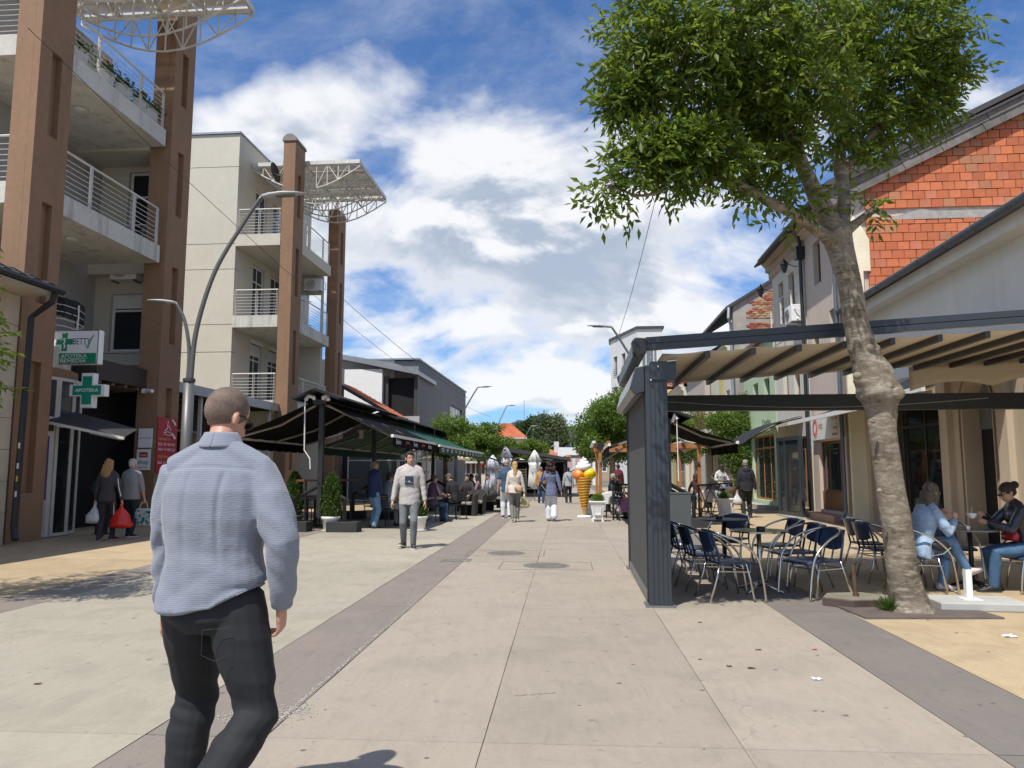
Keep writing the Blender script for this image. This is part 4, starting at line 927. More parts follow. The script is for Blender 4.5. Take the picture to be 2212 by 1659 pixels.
mb = MB(M); mb.slab([(1.55,1.25),(1.85,1.25),(1.9,1.65),(1.75,1.7),(1.5,1.6)],.13,.136); mb.build('yellow_poster', mat('poster_yellow',(.7,.55,.02)), t)
mb = MB(M); mb.slab([(1.95,1.1),(2.2,1.0),(2.25,1.5),(2.05,1.6)],.13,.136); mb.slab([(1.5,.95),(1.75,.95),(1.75,1.2),(1.5,1.2)],.13,.136); mb.build('white_poster', SWH, t)
MB().box(7.0,7.42,22.2,24.8,0,.22).build('step', mat('red_stone_step',(.28,.19,.15),.8,.2,4), t)
mb = MB(); mb.tube([(7.25,21.95,9.2),(7.25,21.95,.35),(7.1,21.9,.1)],.055,8); mb.build('downpipe', GUT, t); mb = MB(); mb.tube([(7.28,25.25,9.2),(7.28,25.25,.1)],.06,8).box(7.12,7.4,25.1,25.4,8.35,8.75); mb.build('downpipe', BLACK, t)
t = thing('pale_house', 'pale grey house with brown balcony doors and iron rail', 'building', (7.4,25.4,0), street=True)
far = 29.4; M = wright(7.4,far)
ops = [(xw(28.55,far),xw(27.9,far),6.75,8.3),(xw(27.2,far),xw(26.5,far),6.75,8.3),(xw(28.4,far),xw(27.7,far),3.6,5.4),(xw(27.0,far),xw(26.3,far),3.6,5.4),(.3,3.9,.25,2.6)]
mb = MB(M); mb.wall(4.0,8.95,.3,ops); mb.build('wall', PALE, t)
for o_ in ops[:4]: window(t, M, *o_, .14, .07, (.5,), (.6,), mat('amber_window_wood',(.30,.15,.05),.5), GLASS)
window(t, M, *ops[4], .1, .06, (.25,.5,.75), (.82,), WOODL, GLASS)
mb = MB(wcam(7.4,0)); mb.slab([(0,8.7),(-.1,8.75),(-.1,8.95),(-.22,9.0),(-.22,9.15),(-.36,9.3),(-.36,9.45),(0,9.45)], 25.41, 29.5); mb.build('cornice', mat('tan_cornice',(.42,.34,.26)), t)
MB().tube([(6.98,21.7,9.5),(6.98,29.6,9.5)],.06,8).build('gutter', BLACK, t)
r = railing(t, (7.2,28.9,6.75),(7.2,26.2,6.75),(0,.5,1),.8,2); 
for c in r.children: c.data = c.data.copy() if False else c.data
t2 = thing('patio_door', 'dark framed glazed door of the shop beside the sign', 'door', (6.95,24.5,0), street=True)
mb = MB(fr((6.55,26.3,.05), (.12,-1,0), (1,.12,0))); mb.box(0,1.9,0,.1,2.38,2.5).box(0,1.9,0,.1,0,.12).box(0,.14,0,.1,.12,2.38).box(1.76,1.9,0,.1,.12,2.38).box(.6,.68,0,.1,.12,2.38); mb.build('frame', ANTH, t2)
mb = MB(mb.M); mb.box(.14,1.76,.04,.06,.12,2.38); mb.build('pane', glass('door_glass',(.04,.05,.055),.03,.35), t2)
MB().box(6.5,7.4,24.3,26.4,0,.05).build('threshold', MATS['raw_concrete'], t2)
ac_unit('air_conditioner', 'white air conditioner high on the pink house beside the downpipe', fr(S(7.0,25.9,6.35), -(Vector(S(1,0))-Vector(S(0,0)))*0+ (Vector(S(0,-1))-Vector(S(0,0))), Vector(S(1,0))-Vector(S(0,0))), None)
def lantern(label, a, b, z):
    t = thing('wall_lantern', label, 'lamp', (a,b,z), 'iron lanterns under the right eave', street=True, local=True)
    mb = MB(); mb.lathe([(.03,-.22),(.06,-.2),(.13,.05),(.15,.07),(.10,.16),(.03,.22),(.01,.3)], n=6); mb.build('lantern_body', BLACK, t); mb = MB(); mb.lathe([(.062,-.17),(.115,.04)], n=6); mb.build('glass_pane', mat('milky_glass',(.5,.48,.42),.3), t)
    MB().tube([(0,0,.2),(.12,0,.1),(.3,0,0),(.42,0,0)],.015,6).build('bracket', BLACK, t)
lantern('black iron lantern on the pale house, farther of the two', 6.95, 29.35, 8.25); lantern('black iron lantern beside the downpipe under the cornice', 6.95, 25.95, 8.3)
# mint green shop
t = thing('green_house', 'mint green low house with small square windows', 'building', (7.4,29.6,0), street=True)
far = 35; M = wright(7.4,far); ops = [(xw(33.2,far),xw(32.3,far),4.1,5.1),(xw(31.3,far),xw(30.4,far),4.1,5.1),(1.2,5.0,.3,2.9)]
mb = MB(M); mb.wall(5.4,6.6,.3,ops); mb.build('wall', GRN, t)
for o_ in ops[:2]: window(t, M, *o_, .18, .05, (), (), DGREY, GLASS)
window(t, M, *ops[2], .12, .08, (.4,.7), (.8,), WOODL, GLASS)
MB().box(7.2,7.4,29.6,35,3.0,3.12).build('string_course', GRN, t); MB(wcam(7.2,0)).slab([(0,6.6),(5,8.8),(5,8.95),(0,6.75)],29.5,35.1).build('roof', MATS['roof_sheet_red'], t)
MB().box(6.9,7.38,29.7,34.9,0,.15).build('step', MATS['raw_concrete'], t)
text(t, 'Optika', M, 3.2, 3.2, 1.4, .3, mat('print_black',(.02,.02,.02)), -.01)
# old brick gable behind
t = thing('old_gable_house', 'old house with patched bare brick gable behind the pale house', 'building', (7.4,36.5,0), street=True)
OPL = mat('old_plaster', (.33,.31,.27), .9, .25, 1.2, .5, 20, fine=.1)
MB(wcam(7.35,36.6)).slab([(0,0),(9,0),(9,13.6),(6.5,13.2),(0,9.3)],0,.4).build('wall', OPL, t)
mb = MB(wcam(7.35,36.6)); rr = random.Random(5); OBR = [mat('old_brick_%d'%i, c, .9, .2, 6, .3, 30) for i, c in enumerate(((.38,.15,.08),(.46,.30,.16),(.28,.08,.05),(.42,.20,.11)))]
for r in range(34):
    z = 7.6+.105*r
    for c in range(26):
        x = .3+.29*c+(r%2)*.14; lim = 9.3+x*.6-.35
        edge = .9-1.0*min(1,(z-7.6)/2.2)+.35*noise.noise(Vector((0,z*2,0)))
        if z > lim or x < max(.25, .55+ (1.2 if z < 8.0 else 0)*0 + .4*noise.noise(Vector((3,z*3,0)))) or (8.35 < z < 8.65) : continue
        mb.m = rr.choice((0,0,1,1,3,2) if z > 8.6 else (2,0,2,3)); y = -.02-rr.uniform(0,.03); mb.box(x+.01,x+.27,y,.02,z+.008,z+.09)
o = mb.build('old_bricks', OBR, t); o['kind'] = 'stuff'
mb = MB(wcam(7.35,36.6)); mb.slab([(-.35,9.05),(6.6,13.3),(6.6,13.42),(-.35,9.2)],-.15,9); mb.build('roof', MATS['dark_roof_sheet'], t)
MB().tube([(7.1,36.3,9.1),(7.05,36.2,8.6),(7.2,36.45,8.3),(7.2,36.45,.2)],.07,8).build('downpipe', ZC, t)
# houses farther on
def rowhouse(label, b0, b1, H, m, roof=True, a=7.3, bal=None, nwin=3, fl=(3.9,), stk=.6, dm=None):
    t = thing('row_house', label, 'building', (a,b0,0), 'old row houses farther up the right side', street=True)
    L = b1-b0; ops = []
    for z in fl:
        for i in range(nwin): x = L*(i+.5)/nwin; ops.append((x-.45,x+.45,z,z+1.7))
    ops.append((.5,L-.5,.3,2.7))
    mb = MB(wright(a,b1)); mb.wall(L,H,.3,ops); mb.build('wall', m, t); MB().box(a+.35,a+8,b0+.02,b1-.02,0,H-.02).build('wall_core', m, t)
    for o_ in ops: window(t, wright(a,b1), *o_, .15, .07, (.5,), (), dm or PVC, GLASS, one=True)
    mb = MB(wcam(a,0)); mb.slab([(0,H-.3),(-.15,H-.2),(-.15,H-.05),(-.3,H+.05),(-.3,H+.15),(0,H+.15)],b0+.01,b1-.01); mb.build('cornice', m, t)
    MB(wcam(a,0)).slab([(-.35,H+.16),(4,H+2.6),(8,H+.16)],b0,b1).build('roof', ORT if roof else MATS['dark_roof_sheet'], t)
    return t
YEL2 = mat('yellow_render', (.62,.50,.20), .85, .06, .5); LILAC = mat('rose_grey_render', (.50,.43,.37), .85, .06, .5); CR2 = mat('cream_white_render', (.62,.58,.48), .85, .06, .5)
t = rowhouse('cream and yellow row house with iron balcony behind the awning', 37.2, 43, 7.4, CR2, False, fl=(3.7,))
MB().box(6.1,7.28,38,42,3.3,3.5).build('balcony_slab', MATS['raw_concrete'], t); MB(wright(7.29,40.4)).box(0,1.2,-.02,.0,3.5,7.1).build('yellow_panel', YEL2, t)
mb = MB()
for i in range(9): mb.tube([(6.15,38.1+.47*i,3.5),(6.1,38.2+.47*i,4.0),(6.15,38.1+.47*i,4.5)],.015,5)
mb.tube([(6.15,38,4.5),(6.15,42,4.5)],.02,6).tube([(6.15,38,3.6),(6.15,42,3.6)],.015,6); mb.build('balcony_rail', mat('rust_iron',(.12,.05,.03)), t)
rowhouse('rose grey row house with pale surrounds, next beyond the yellow one', 43.2, 50, 7.6, LILAC, False, a=7.0, fl=(3.9,))
rowhouse('low cream row house with tiled roof far along the right', 50.2, 60, 6.9, CR2, True, a=6.8, nwin=4)
rowhouse('farthest yellowish row house on the right behind the trees', 60.2, 72, 7.8, YEL2, True, a=6.5, nwin=4)
t = thing('white_apartment', 'white upper storeys of a modern block above the big tree', 'building', (9,84,0), street=True)
MW = mat('bright_white_render', (.62,.62,.60), .85, .04, .5)
A0, Z1 = 3.9, 17.0
mb = MB(wcam(A0+2.6,84)); o2 = [(.5,2.2,12.6,15.4)]; mb.wall(2.7,Z1-.002,.4,o2); mb.build('wall', MW, t)
for o_ in o2: window(t, wcam(A0+2.6,84), *o_, .25, .12, (.25,.75), (), PVC, GLASSL, one=False)
X = Vector((A0+2.6-A0, 84-92, 0)); L = X.length
M2 = fr((A0,92,0), X, (-X.y*-1/1, 0, 0) if False else Vector((-X.y,X.x,0)))
mb = MB(M2); o3 = [(1.0+2.6*i,2.2+2.6*i,z,z+2.3) for i in range(3) for z in (9.0,12.6)]; mb.wall(L,Z1,.4,o3); mb.build('side_wall', MW, t)
for o_ in o3: 
    window(t, M2, *o_, .25, .12, (.5,), (), DGREY, GLASSL, one=True); mb = MB(M2); [mb.box(o_[0],o_[1],-.1,-.06,o_[2]+.25*k,o_[2]+.25*k+.05) for k in range(4)]; mb.build('window_rail', DGREY, t)
MB().prism([(A0-.2,92),(A0+2.5,83.8),(A0+5.5,83.8),(A0+5.5,95),(A0,95)],Z1,Z1+.25).build('roof_edge', DGREY, t)

# ---------------- retractable-roof pergola over the bistro chairs ----------------
CLOTH = mat('beige_roof_cloth', (.62,.54,.41), .8, .05, 1.2, .1, 150)
PG = thing('pergola', 'anthracite pergola with beige retractable cloth roof over the bistro chairs', 'pergola', (.85,8.66,0), street=True)
PZL, PZR = 2.78, 3.05       # guide height at the street end and at the wall
def zg(a): return PZL+(a-.4)*(3.02-2.78)/4.0
for b in (8.66, 11.9):
    post = MB(); post.box(.74,.98,b-.11,b+.11,.02,2.62); o = post.build('post', ANTH, PG, bevel=.006)
    mb = MB(); [mb.box(.735,.74,b-.11+.035*k,b-.11+.035*k+.006,.03,2.6) for k in (1,3,5)]; [mb.box(.74+.05*k,.746+.05*k,b-.113,b-.11,.03,2.6) for k in (1,2,3,4)]; mb.build('groove', BLACK, o)
    MB().box(.70,1.02,b-.15,b+.15,0,.02).build('foot_plate', GREYM, PG)
    q = MB(); 
    # guide profile with a groove
    for (z0, z1) in ((.0,.066),(.073,.145)):
        vs = []
        for a in (.76, 7.9): vs += [(a,b-.05,zg(a)+z0),(a,b+.05,zg(a)+z0),(a,b+.05,zg(a)+z1),(a,b-.05,zg(a)+z1)]
        q.add(vs, [(0,1,2,3)[::-1],(4,5,6,7),(0,1,5,4),(1,2,6,5),(2,3,7,6),(3,0,4,7)])
    q.build('guide_rail', ANTH, PG, bevel=.004)
    mb = MB(wcam(.76,b-.08)); mb.slab([(0,zg(.35)-.02),(.02,zg(.35)+.155),(-.12,zg(.35)+.165),(-.16,zg(.35)+.12),(-.14,zg(.35)+.03),(-.08,zg(.35)-.04)],0,.16); mb.build('gutter_end_cap', BLACK, PG, bevel=.01)
    mb = MB(); mb.box(.80,1.08,b-.13,b+.13,2.45,2.66); mb.build('head_bracket', ANTH, PG, bevel=.01)
    mb = MB(); [mb.ell((.3+dx,b-.145,2.7+dz),(.014,.01,.014),8) for dx, dz in ((.5,.0),(.58,-.1),(.5,-.25))]; mb.tube([(.98,b-.15,2.66),(1.08,b-.16,2.67)],.018,8); mb.build('bolt', STEEL, PG)
mb = MB(); mb.box(.62,.75,8.76,11.8,zg(.35)-.03,zg(.35)+.12); mb.build('gutter', ANTH, PG)
mb = MB(); mb.box(.98,7.9,11.82,11.98,2.36,2.60); mb.build('rear_screen_box', BLACK, PG, bevel=.01)
# cloth with drooping folds between the cross bars
NB = 14; step = .505; a_s = .955
bars = [a_s+step*k for k in range(1, NB)]
mb = MB(); 
def clothz(a):
    k = (a-a_s)/step; f = k-math.floor(k); return zg(a)-.035-.018*sin(pi*f)
mb.sheet(lambda i,j: (a_s+(NB-.2)*step*i, 8.74+3.1*j, clothz(a_s+(NB-.2)*step*i)), 96, 3, .006); mb.build('roof_cloth', CLOTH, PG, smooth=True)
for a in bars:
    mb = MB(); z = zg(a)-.075; mb.box(a-.03,a+.03,8.74,11.84,z-.045,z+.035); o = mb.build('cross_bar', DGREY, PG, bevel=.01)
    if bars.index(a) in (0,2,4,6,8): MB().box(a+.031,a+.045,9.3,9.75,z-.03,z-.012).build('light_strip', mat('lamp_strip',(.6,.58,.5)), o)
mb = MB(); mb.sheet(lambda i,j: (4.9+2.6*i, 11.80-.02*sin(9*i), zg(4.9+2.6*i)-.06-.36*j*(1+.0*i)+.10*j*(abs(sin(pi*i*2.2)))), 24, 4, .004); mb.build('valance', CLOTH, PG, smooth=True)
MB().tube([(1.1+4.9*i/14, 11.8, 2.52-.12*sin(pi*i/14)) for i in range(15)],.008,5).build('cable', ARM, PG)
MB().box(6.7,6.95,11.75,12.0,0,2.9).build('post', ANTH, PG, bevel=.006)
# side screen on the street side
SCN = MB(); SCN.box(.755,.765,8.80,11.75,.12,2.45); SCN.build('screen_cloth', ANTHL, PG)
MB().box(.735,.785,8.78,11.78,.03,.12).build('screen_bottom_bar', GREYM, PG)
mb = MB(wcam(.735,8.57)); mb.slab([(-.16,2.38),(-.10,2.60),(.0,2.62),(.0,2.33),(-.1,2.30)],0,.16); mb.build('screen_box_end', ANTH, PG, bevel=.008)
mb = MB(wcam(.735,8.74)); mb.slab([(-.155,2.385),(-.095,2.60),(-.0,2.61),(-.0,2.34),(-.1,2.31)],0,3.1); mb.build('screen_box', mat('light_grey_aluminium',(.33,.34,.34),.4,.05,3,metal=.4), PG)
t = thing('brass_lamp', 'brass wall lamp hanging under the cream wall at right edge', 'lamp', (6.4,9.6,3.3), street=True, local=True)
BRS = mat('aged_brass', (.45,.30,.09), .35, .3, 6, .1, 40, metal=.9)
mb = MB(); mb.lathe([(.02,.10),(.07,.08),(.34,-.02),(.36,-.06),(.30,-.04),(.05,.05)], n=20); mb.build('shade', BRS, t); mb = MB(); mb.tube([(0,0,.1),(0,0,.3),(.06,0,.38),(.12,0,.3)],.012,6); mb.build('hook', OFFW, t)
# ---------------- vegetation ----------------
BARK = bpy.data.materials.new('ash_bark'); BARK.use_nodes = True
def _bark():
    nt = BARK.node_tree; nd = nt.nodes; lk = nt.links; p = nd['Principled BSDF']; p.inputs['Roughness'].default_value = .9; p.inputs['Specular IOR Level'].default_value = .2
    tc = nd.new('ShaderNodeTexCoord')
    def noi(sc, det, scale=(1,1,1), ro=.6):
        mp = nd.new('ShaderNodeMapping'); mp.inputs['Scale'].default_value = scale; lk.new(tc.outputs['Object'], mp.inputs[0])
        n = nd.new('ShaderNodeTexNoise'); n.inputs['Scale'].default_value = sc; n.inputs['Detail'].default_value = det; n.inputs['Roughness'].default_value = ro; n.inputs['Distortion'].default_value = .5; lk.new(mp.outputs[0], n.inputs['Vector']); return n.outputs[0]
    def mix(f, a, b):
        x = nd.new('ShaderNodeMixRGB'); lk.new(f, x.inputs[0])
        for i, q in ((1,a),(2,b)):
            if isinstance(q, tuple): x.inputs[i].default_value = (*q,1)
            else: lk.new(q, x.inputs[i])
        return x.outputs[0]
    def rmp(f, lo, hi):
        r = nd.new('ShaderNodeMapRange'); lk.new(f, r.inputs[0]); r.inputs[1].default_value = lo; r.inputs[2].default_value = hi; return r.outputs[0]
    a = noi(3, 6); b = noi(7, 8, (1,1,3.2), .7); c_ = noi(40, 6, (1,1,.6), .7)
    c = mix(rmp(a,.38,.62), (.13,.105,.075), (.27,.23,.175)); c = mix(rmp(b,.50,.62), c, (.34,.30,.235)); c = mix(rmp(b,.42,.30), c, (.05,.04,.03)); c = mix(rmp(c_,.55,.8), c, (.07,.055,.04))
    lk.new(c, p.inputs['Base Color'])
    bp = nd.new('ShaderNodeBump'); bp.inputs['Strength'].default_value = .9; bp.inputs['Distance'].default_value = .02; lk.new(mix(.5 and rmp(c_,.2,.8), b, a), bp.inputs['Height']); lk.new(bp.outputs[0], p.inputs['Normal'])
_bark()
def smooth_path(P, R, k=5):
    P = [Vector(p) for p in P]; out = []; rad = []
    for i in range(len(P)-1):
        p0, p1, p2, p3 = P[max(i-1,0)], P[i], P[i+1], P[min(i+2,len(P)-1)]
        for j in range(k):
            t = j/k; out.append(.5*((2*p1)+(p2-p0)*t+(2*p0-5*p1+4*p2-p3)*t*t+(3*p1-p0-3*p2+p3)*t**3)); rad.append(R[i]*(1-t)+R[i+1]*t)
    out.append(P[-1]); rad.append(R[-1]); return out, rad
def limb(parent, name, P, R, n=12, k=5, rough=.06, seed=0, m=None):
    pts, rad = smooth_path(P, R, k); mb = MB(); mb.tube(pts, rad, n)
    for i, v in enumerate(mb.v):
        c = pts[min(i//n, len(pts)-1)]; d = Vector(v)-c; q = Vector(v)*3.1+Vector((seed,0,0))
        mb.v[i] = tuple(c+d*(1+rough*2*noise.noise(q)+rough*noise.noise(q*3.3)))
    return mb.build(name, m or BARK, parent, smooth=True)
LEAFH = leafmat('ash_leaves', (.036,.075,.010), (.165,.235,.028), .52)
t = thing('street_tree', 'large ash tree with knobbly leaning trunk beside the umbrella bases', 'tree', (4.25,8.2,0))
HY = 8.15
TP = [((1967,1325),.25,8.2),((1962,1290),.185,8.2),((1950,1230),.156,8.17),((1936,1130),.148,8.13),((1917,1010),.138,8.08),((1907,930),.138,8.05),((1904,882),.152,8.04),((1900,850),.215,8.03),((1888,810),.190,8.02),((1868,765),.148,8.0),((1850,700),.127,7.98),((1836,620),.120,7.97),((1818,550),.130,7.97),((1806,500),.160,7.97)]
P = [at(u,v,Y) for (u,v),r,Y in TP]; P[0].z = -.02; R = [r for _,r,_ in TP]
pts, rad = smooth_path(P, R, 8); mb = MB(); n = 40; mb.tube(pts, rad, n)
for i, v in enumerate(mb.v):
    c = pts[min(i//n, len(pts)-1)]; d = Vector(v)-c; q = Vector(v)
    h = q.z; f = 1+.05*noise.noise(q*2.2)+.035*noise.noise(Vector((q.x*4,q.y*4,q.z*9)))+.02*noise.noise(q*22)
    if 2.0 < h < 2.75: f += .16*noise.noise(q*6)+.10*max(0,noise.noise(q*12))
    if h < .4: 
        a = atan2(d.y,d.x); f += .10*(1-h/.4)*sin(5*a+1)+.08*noise.noise(q*8)
    mb.v[i] = tuple(c+d*f)
trunk = mb.build('trunk', BARK, t, smooth=True)
for (u,v,r) in ((1917,835,.07),(1852,812,.05),(1880,750,.05),(1938,850,.085),(1886,910,.03),(1900,1060,.03)):
    mb = MB(); c = at(u,v,7.86); mb.ell(c,(r,r*.7,r*.8),10); mb.build('knot', BARK, trunk, smooth=True)
LB = {'a':[(1806,505,7.97,.15),(1778,450,7.95,.115),(1748,390,7.9,.10),(1722,330,7.85,.092),(1700,270,7.8,.08),(1655,190,7.8,.06),(1610,110,7.7,.05),(1580,0,7.7,.04),(1560,-120,7.8,.02)],
 'b':[(1810,505,8.0,.15),(1822,450,8.02,.085),(1822,400,8.05,.08),(1814,350,8.1,.075),(1824,280,8.2,.06),(1850,190,8.3,.05),(1885,80,8.4,.04),(1900,-80,8.4,.02)],
 'c':[(1803,520,7.95,.12),(1772,502,7.85,.075),(1712,462,7.7,.062),(1650,430,7.5,.055),(1600,402,7.4,.05),(1555,380,7.3,.042),(1528,362,7.25,.035),(1490,340,7.2,.02)],
 'd':[(1820,505,8.0,.09),(1850,482,8.0,.055),(1875,462,8.0,.045),(1893,449,8.0,.05)],
 'e':[(1816,390,8.05,.06),(1850,330,8.1,.045),(1905,270,8.3,.035),(1985,200,8.4,.025),(2040,120,8.5,.015)],
 'f':[(1560,383,7.3,.035),(1504,394,7.2,.025),(1450,405,7.2,.02),(1394,422,7.1,.018),(1354,416,7.1,.012),(1325,400,7.0,.006)],
 'g':[(1735,360,7.88,.05),(1690,320,7.8,.04),(1620,270,7.6,.035),(1540,210,7.4,.03),(1450,160,7.2,.02),(1380,120,7.1,.01)],
 'h':[(1700,270,7.8,.05),(1740,180,7.8,.04),(1760,60,7.7,.03),(1770,-60,7.7,.02)]}
for k, q in LB.items(): limb(trunk, 'branch', [at(u,v,Y) for u,v,Y,r in q], [r*.85 for *_,r in q], 10, 5, .08, ord(k))
# crown: (u, v, Y, radius px, count)
CB = [(1400,60,7.3,130,560),(1360,150,7.2,90,330),(1480,110,7.2,130,560),(1590,60,7.3,150,600),(1700,40,7.3,150,560),(1830,40,8.0,150,560),(1950,60,8.2,140,560),(2030,60,8.3,90,320),(1560,190,7.4,95,320),
      (1660,190,7.4,110,360),(1750,170,7.3,120,420),(1860,170,8.2,125,480),(1970,170,8.4,110,420),(2040,160,8.4,60,170),(1345,220,7.2,55,130),(1430,200,7.3,60,120),(1700,290,7.5,60,130),(1780,270,7.9,75,200),(1880,270,8.3,75,220),
      (1950,265,8.4,70,190),(2010,235,8.4,55,120),(1620,260,7.6,55,120),(1840,330,8.2,35,50),(1500,-60,7.4,200,300),(1800,-80,8,240,380),(1620,-40,9.2,200,260),(1760,60,9.3,200,420),(1900,-40,9.3,180,260),(1650,130,9.0,150,320),
      (1440,320,7.15,55,110),(1500,320,7.2,62,140),(1400,305,7.1,42,70),(1550,350,7.3,50,80),(1470,370,7.2,48,80),(1310,395,7.0,28,26),(1335,430,7.0,20,12),(1600,340,7.4,42,40),(1430,410,7.1,25,14),(1530,410,7.3,24,14),
      (1640,400,7.5,30,18),(1680,400,7.6,26,16),(1740,400,7.8,22,10),(1880,440,7.95,30,16),(1650,355,7.6,26,12),(1310,350,7.0,16,8),(1520,270,7.3,30,16),(1700,355,7.6,30,16),(1690,480,7.7,16,5),(1560,250,7.3,35,22),(1900,330,8.3,28,18),
      (1480,300,7.1,52,110),(1390,335,7.05,44,80),(1560,310,7.2,45,60),(1350,375,7.0,32,40),(1290,430,6.95,16,10),(1665,395,7.5,22,16),(1710,420,7.65,20,12),(1625,415,7.4,22,16),(1765,455,7.8,16,8),(1640,330,7.4,30,20),(1360,480-20,7.0,10,3),(1790,440,7.9,16,6),(1720,440,7.7,18,7),(1600,440,7.5,18,6)]
def compound(blobs, seed, nl=3, ll=.100, rl=.26):
    rs = np.random.RandomState(seed); C = []; D = []; Ln = []; Sh = []
    for (u,v,Y,rp,cnt) in blobs:
        c = np.array(at(u,v,Y)); r = -rp*.8 if rp < 0 else max(rp*.62, rp-26)*Y/FPX
        for i in range(int(cnt*(.34 if rp > 65 else .60))):
            d = rs.normal(size=3); d /= np.linalg.norm(d); q = r*rs.rand()**.45*(1+.22*max(0,rs.normal()-.6)); p = c+d*q*np.array([1,1.15,.95])
            D0 = d*.8+rs.normal(size=3)*.6; D0[2] -= .12; D0 /= np.linalg.norm(D0)
            side = np.cross(D0, rs.normal(size=3)*.5+np.array([0,0,1.])); side /= np.linalg.norm(side)+1e-9
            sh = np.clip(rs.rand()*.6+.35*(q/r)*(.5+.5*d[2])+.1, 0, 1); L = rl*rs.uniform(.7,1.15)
            for k in range(nl+1):
                t = (k+.6)/(nl+.6); b = p+D0*L*t+np.array([0,0,-.10*L*t*t]); l = ll*rs.uniform(.8,1.25)*(1-.2*abs(t-.5))
                if k == nl: dirs = [D0]
                else: dirs = [D0*.55+side*.85, D0*.55-side*.85]
                for dd in dirs:
                    dd = dd+rs.normal(size=3)*.16+np.array([0,0,-.28]); dd = dd/np.linalg.norm(dd)
                    C.append(b+dd*l*.55); D.append(dd); Ln.append(l*1.15); Sh.append(np.clip(sh+rs.normal()*.1,0,1))
    return np.array(C), np.array(D), np.array(Ln), np.array(Sh)
C, D, Ln, Sh = compound(CB, 5)
org = np.array(ORG[t.name])
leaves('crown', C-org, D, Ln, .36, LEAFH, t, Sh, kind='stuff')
# --- THIN into the clusters
mb = MB(); rs = random.Random(2)
for (u,v,Y,rp,cnt) in CB:
    c = at(u,v,Y); r = rp*Y/FPX; m_ = 3 if rp < 60 else 7
    best = min((at(a,b,y) for q in LB.values() for a,b,y,_ in q), key=lambda w: (w-c).length)
    for i in range(m_):
        e = c+Vector((rs.gauss(0,1),rs.gauss(0,1),rs.gauss(0,1))).normalized()*r*.8; mid = (best+c)/2+Vector((rs.uniform(-.1,.1),0,rs.uniform(-.05,.15)))
        s0 = best if i == 0 else c.lerp(mid, rs.random()); mb.tube([s0, (s0+e)/2+Vector((0,0,.05)), e], [.011,.007,.003], 5)
o = mb.build('twigs', BARK, t); o['kind'] = 'stuff'
t = thing('street_tree', 'ash tree at the left edge with only leaf tips in view', 'tree', (-7.4,7.9,0))
limb(t, 'trunk', [(-7.4,7.9,0),(-7.35,7.9,1.6),(-7.45,7.95,3.2),(-7.3,7.9,4.6)], [.18,.13,.11,.05], 14)
NB_ = [(-6.9,8.0,3.7,.9,300),(-6.3,8.1,3.4,.7,220),(-7.8,7.8,4.2,.9,200),(-7.0,8.3,4.9,.9,240),(-5.95,8.1,3.0,.40,90),(-5.66,8.12,2.72,.20,34),(-5.60,8.1,2.38,.14,22),(-6.1,7.6,3.9,.6,140)]
_at = at; C, D, Ln, Sh = [], [], [], []
at = lambda u, v, Y: Vector((u, v, Y)); fp = FPX; 
C, D, Ln, Sh = compound([(x, y, z, -r, c_) for x, y, z, r, c_ in NB_], 9); at = _at
leaves('crown', C-np.array(ORG[t.name]), D, Ln, .36, LEAFH, t, Sh, kind='stuff')
for x,y,z,r,c_ in NB_: limb(t, 'branch', [(-7.4,7.9,min(z,3.0)),((-7.4+x)/2,(7.9+y)/2,z-.05),(x,y,z)], [.04,.025,.008], 6, 3, .05)
rs = np.random.RandomState(3); n = 260; C = rs.normal(size=(n,3))*[.07,.04,.03]+[gnd(1925,1322).x,gnd(1925,1322).y,.07]
o = leaves('grass_tuft', C, rdir(n,1.6,3), .10, .14, leafmat('weed', (.05,.11,.02), (.09,.17,.03)), None); tag(o, 'small tuft of grass growing at the foot of the ash trunk', 'grass'); o['kind'] = 'stuff'
SLATE = mat('rusty_pit_plate', (.12,.095,.085), .7, .2, 5, .2, 40)
mb = MB(); c = gnd(2020,1333); mb.box(c.x-.75,c.x+.62,c.y-.12,c.y+.9,0,.018); single(mb, 'tree_pit_plate', SLATE, 'thin rusty steel plate round the foot of the ash tree', 'plate', c)

def bush_leaves(parent, blobs, n, size, m, seed, ratio=.45, orgv=(0,0,0), name='crown'):
    rs = np.random.RandomState(seed); C = []; S_ = []
    tot = sum(b[3]*b[4]*b[5] for b in blobs)
    for (x,y,z,rx,ry,rz) in blobs:
        k = max(20, int(n*rx*ry*rz/tot)); d = rs.normal(size=(k,3)); d /= np.linalg.norm(d,axis=1,keepdims=True)
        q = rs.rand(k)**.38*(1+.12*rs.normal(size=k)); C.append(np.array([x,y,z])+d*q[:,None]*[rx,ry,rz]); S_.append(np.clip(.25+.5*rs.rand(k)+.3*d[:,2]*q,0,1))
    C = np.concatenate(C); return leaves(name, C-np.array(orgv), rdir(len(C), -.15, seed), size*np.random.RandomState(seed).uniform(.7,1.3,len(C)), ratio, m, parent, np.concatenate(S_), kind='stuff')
LEAFM = leafmat('street_tree_leaves', (.055,.11,.014), (.14,.22,.035), .42)
LEAFK = leafmat('dark_tree_leaves', (.025,.055,.016), (.06,.10,.03), .25)
LEAFG = leafmat('grey_green_leaves', (.06,.085,.035), (.11,.14,.06), .25)
LEAFT = leafmat('thuja_scales', (.04,.085,.014), (.085,.14,.028), .25)
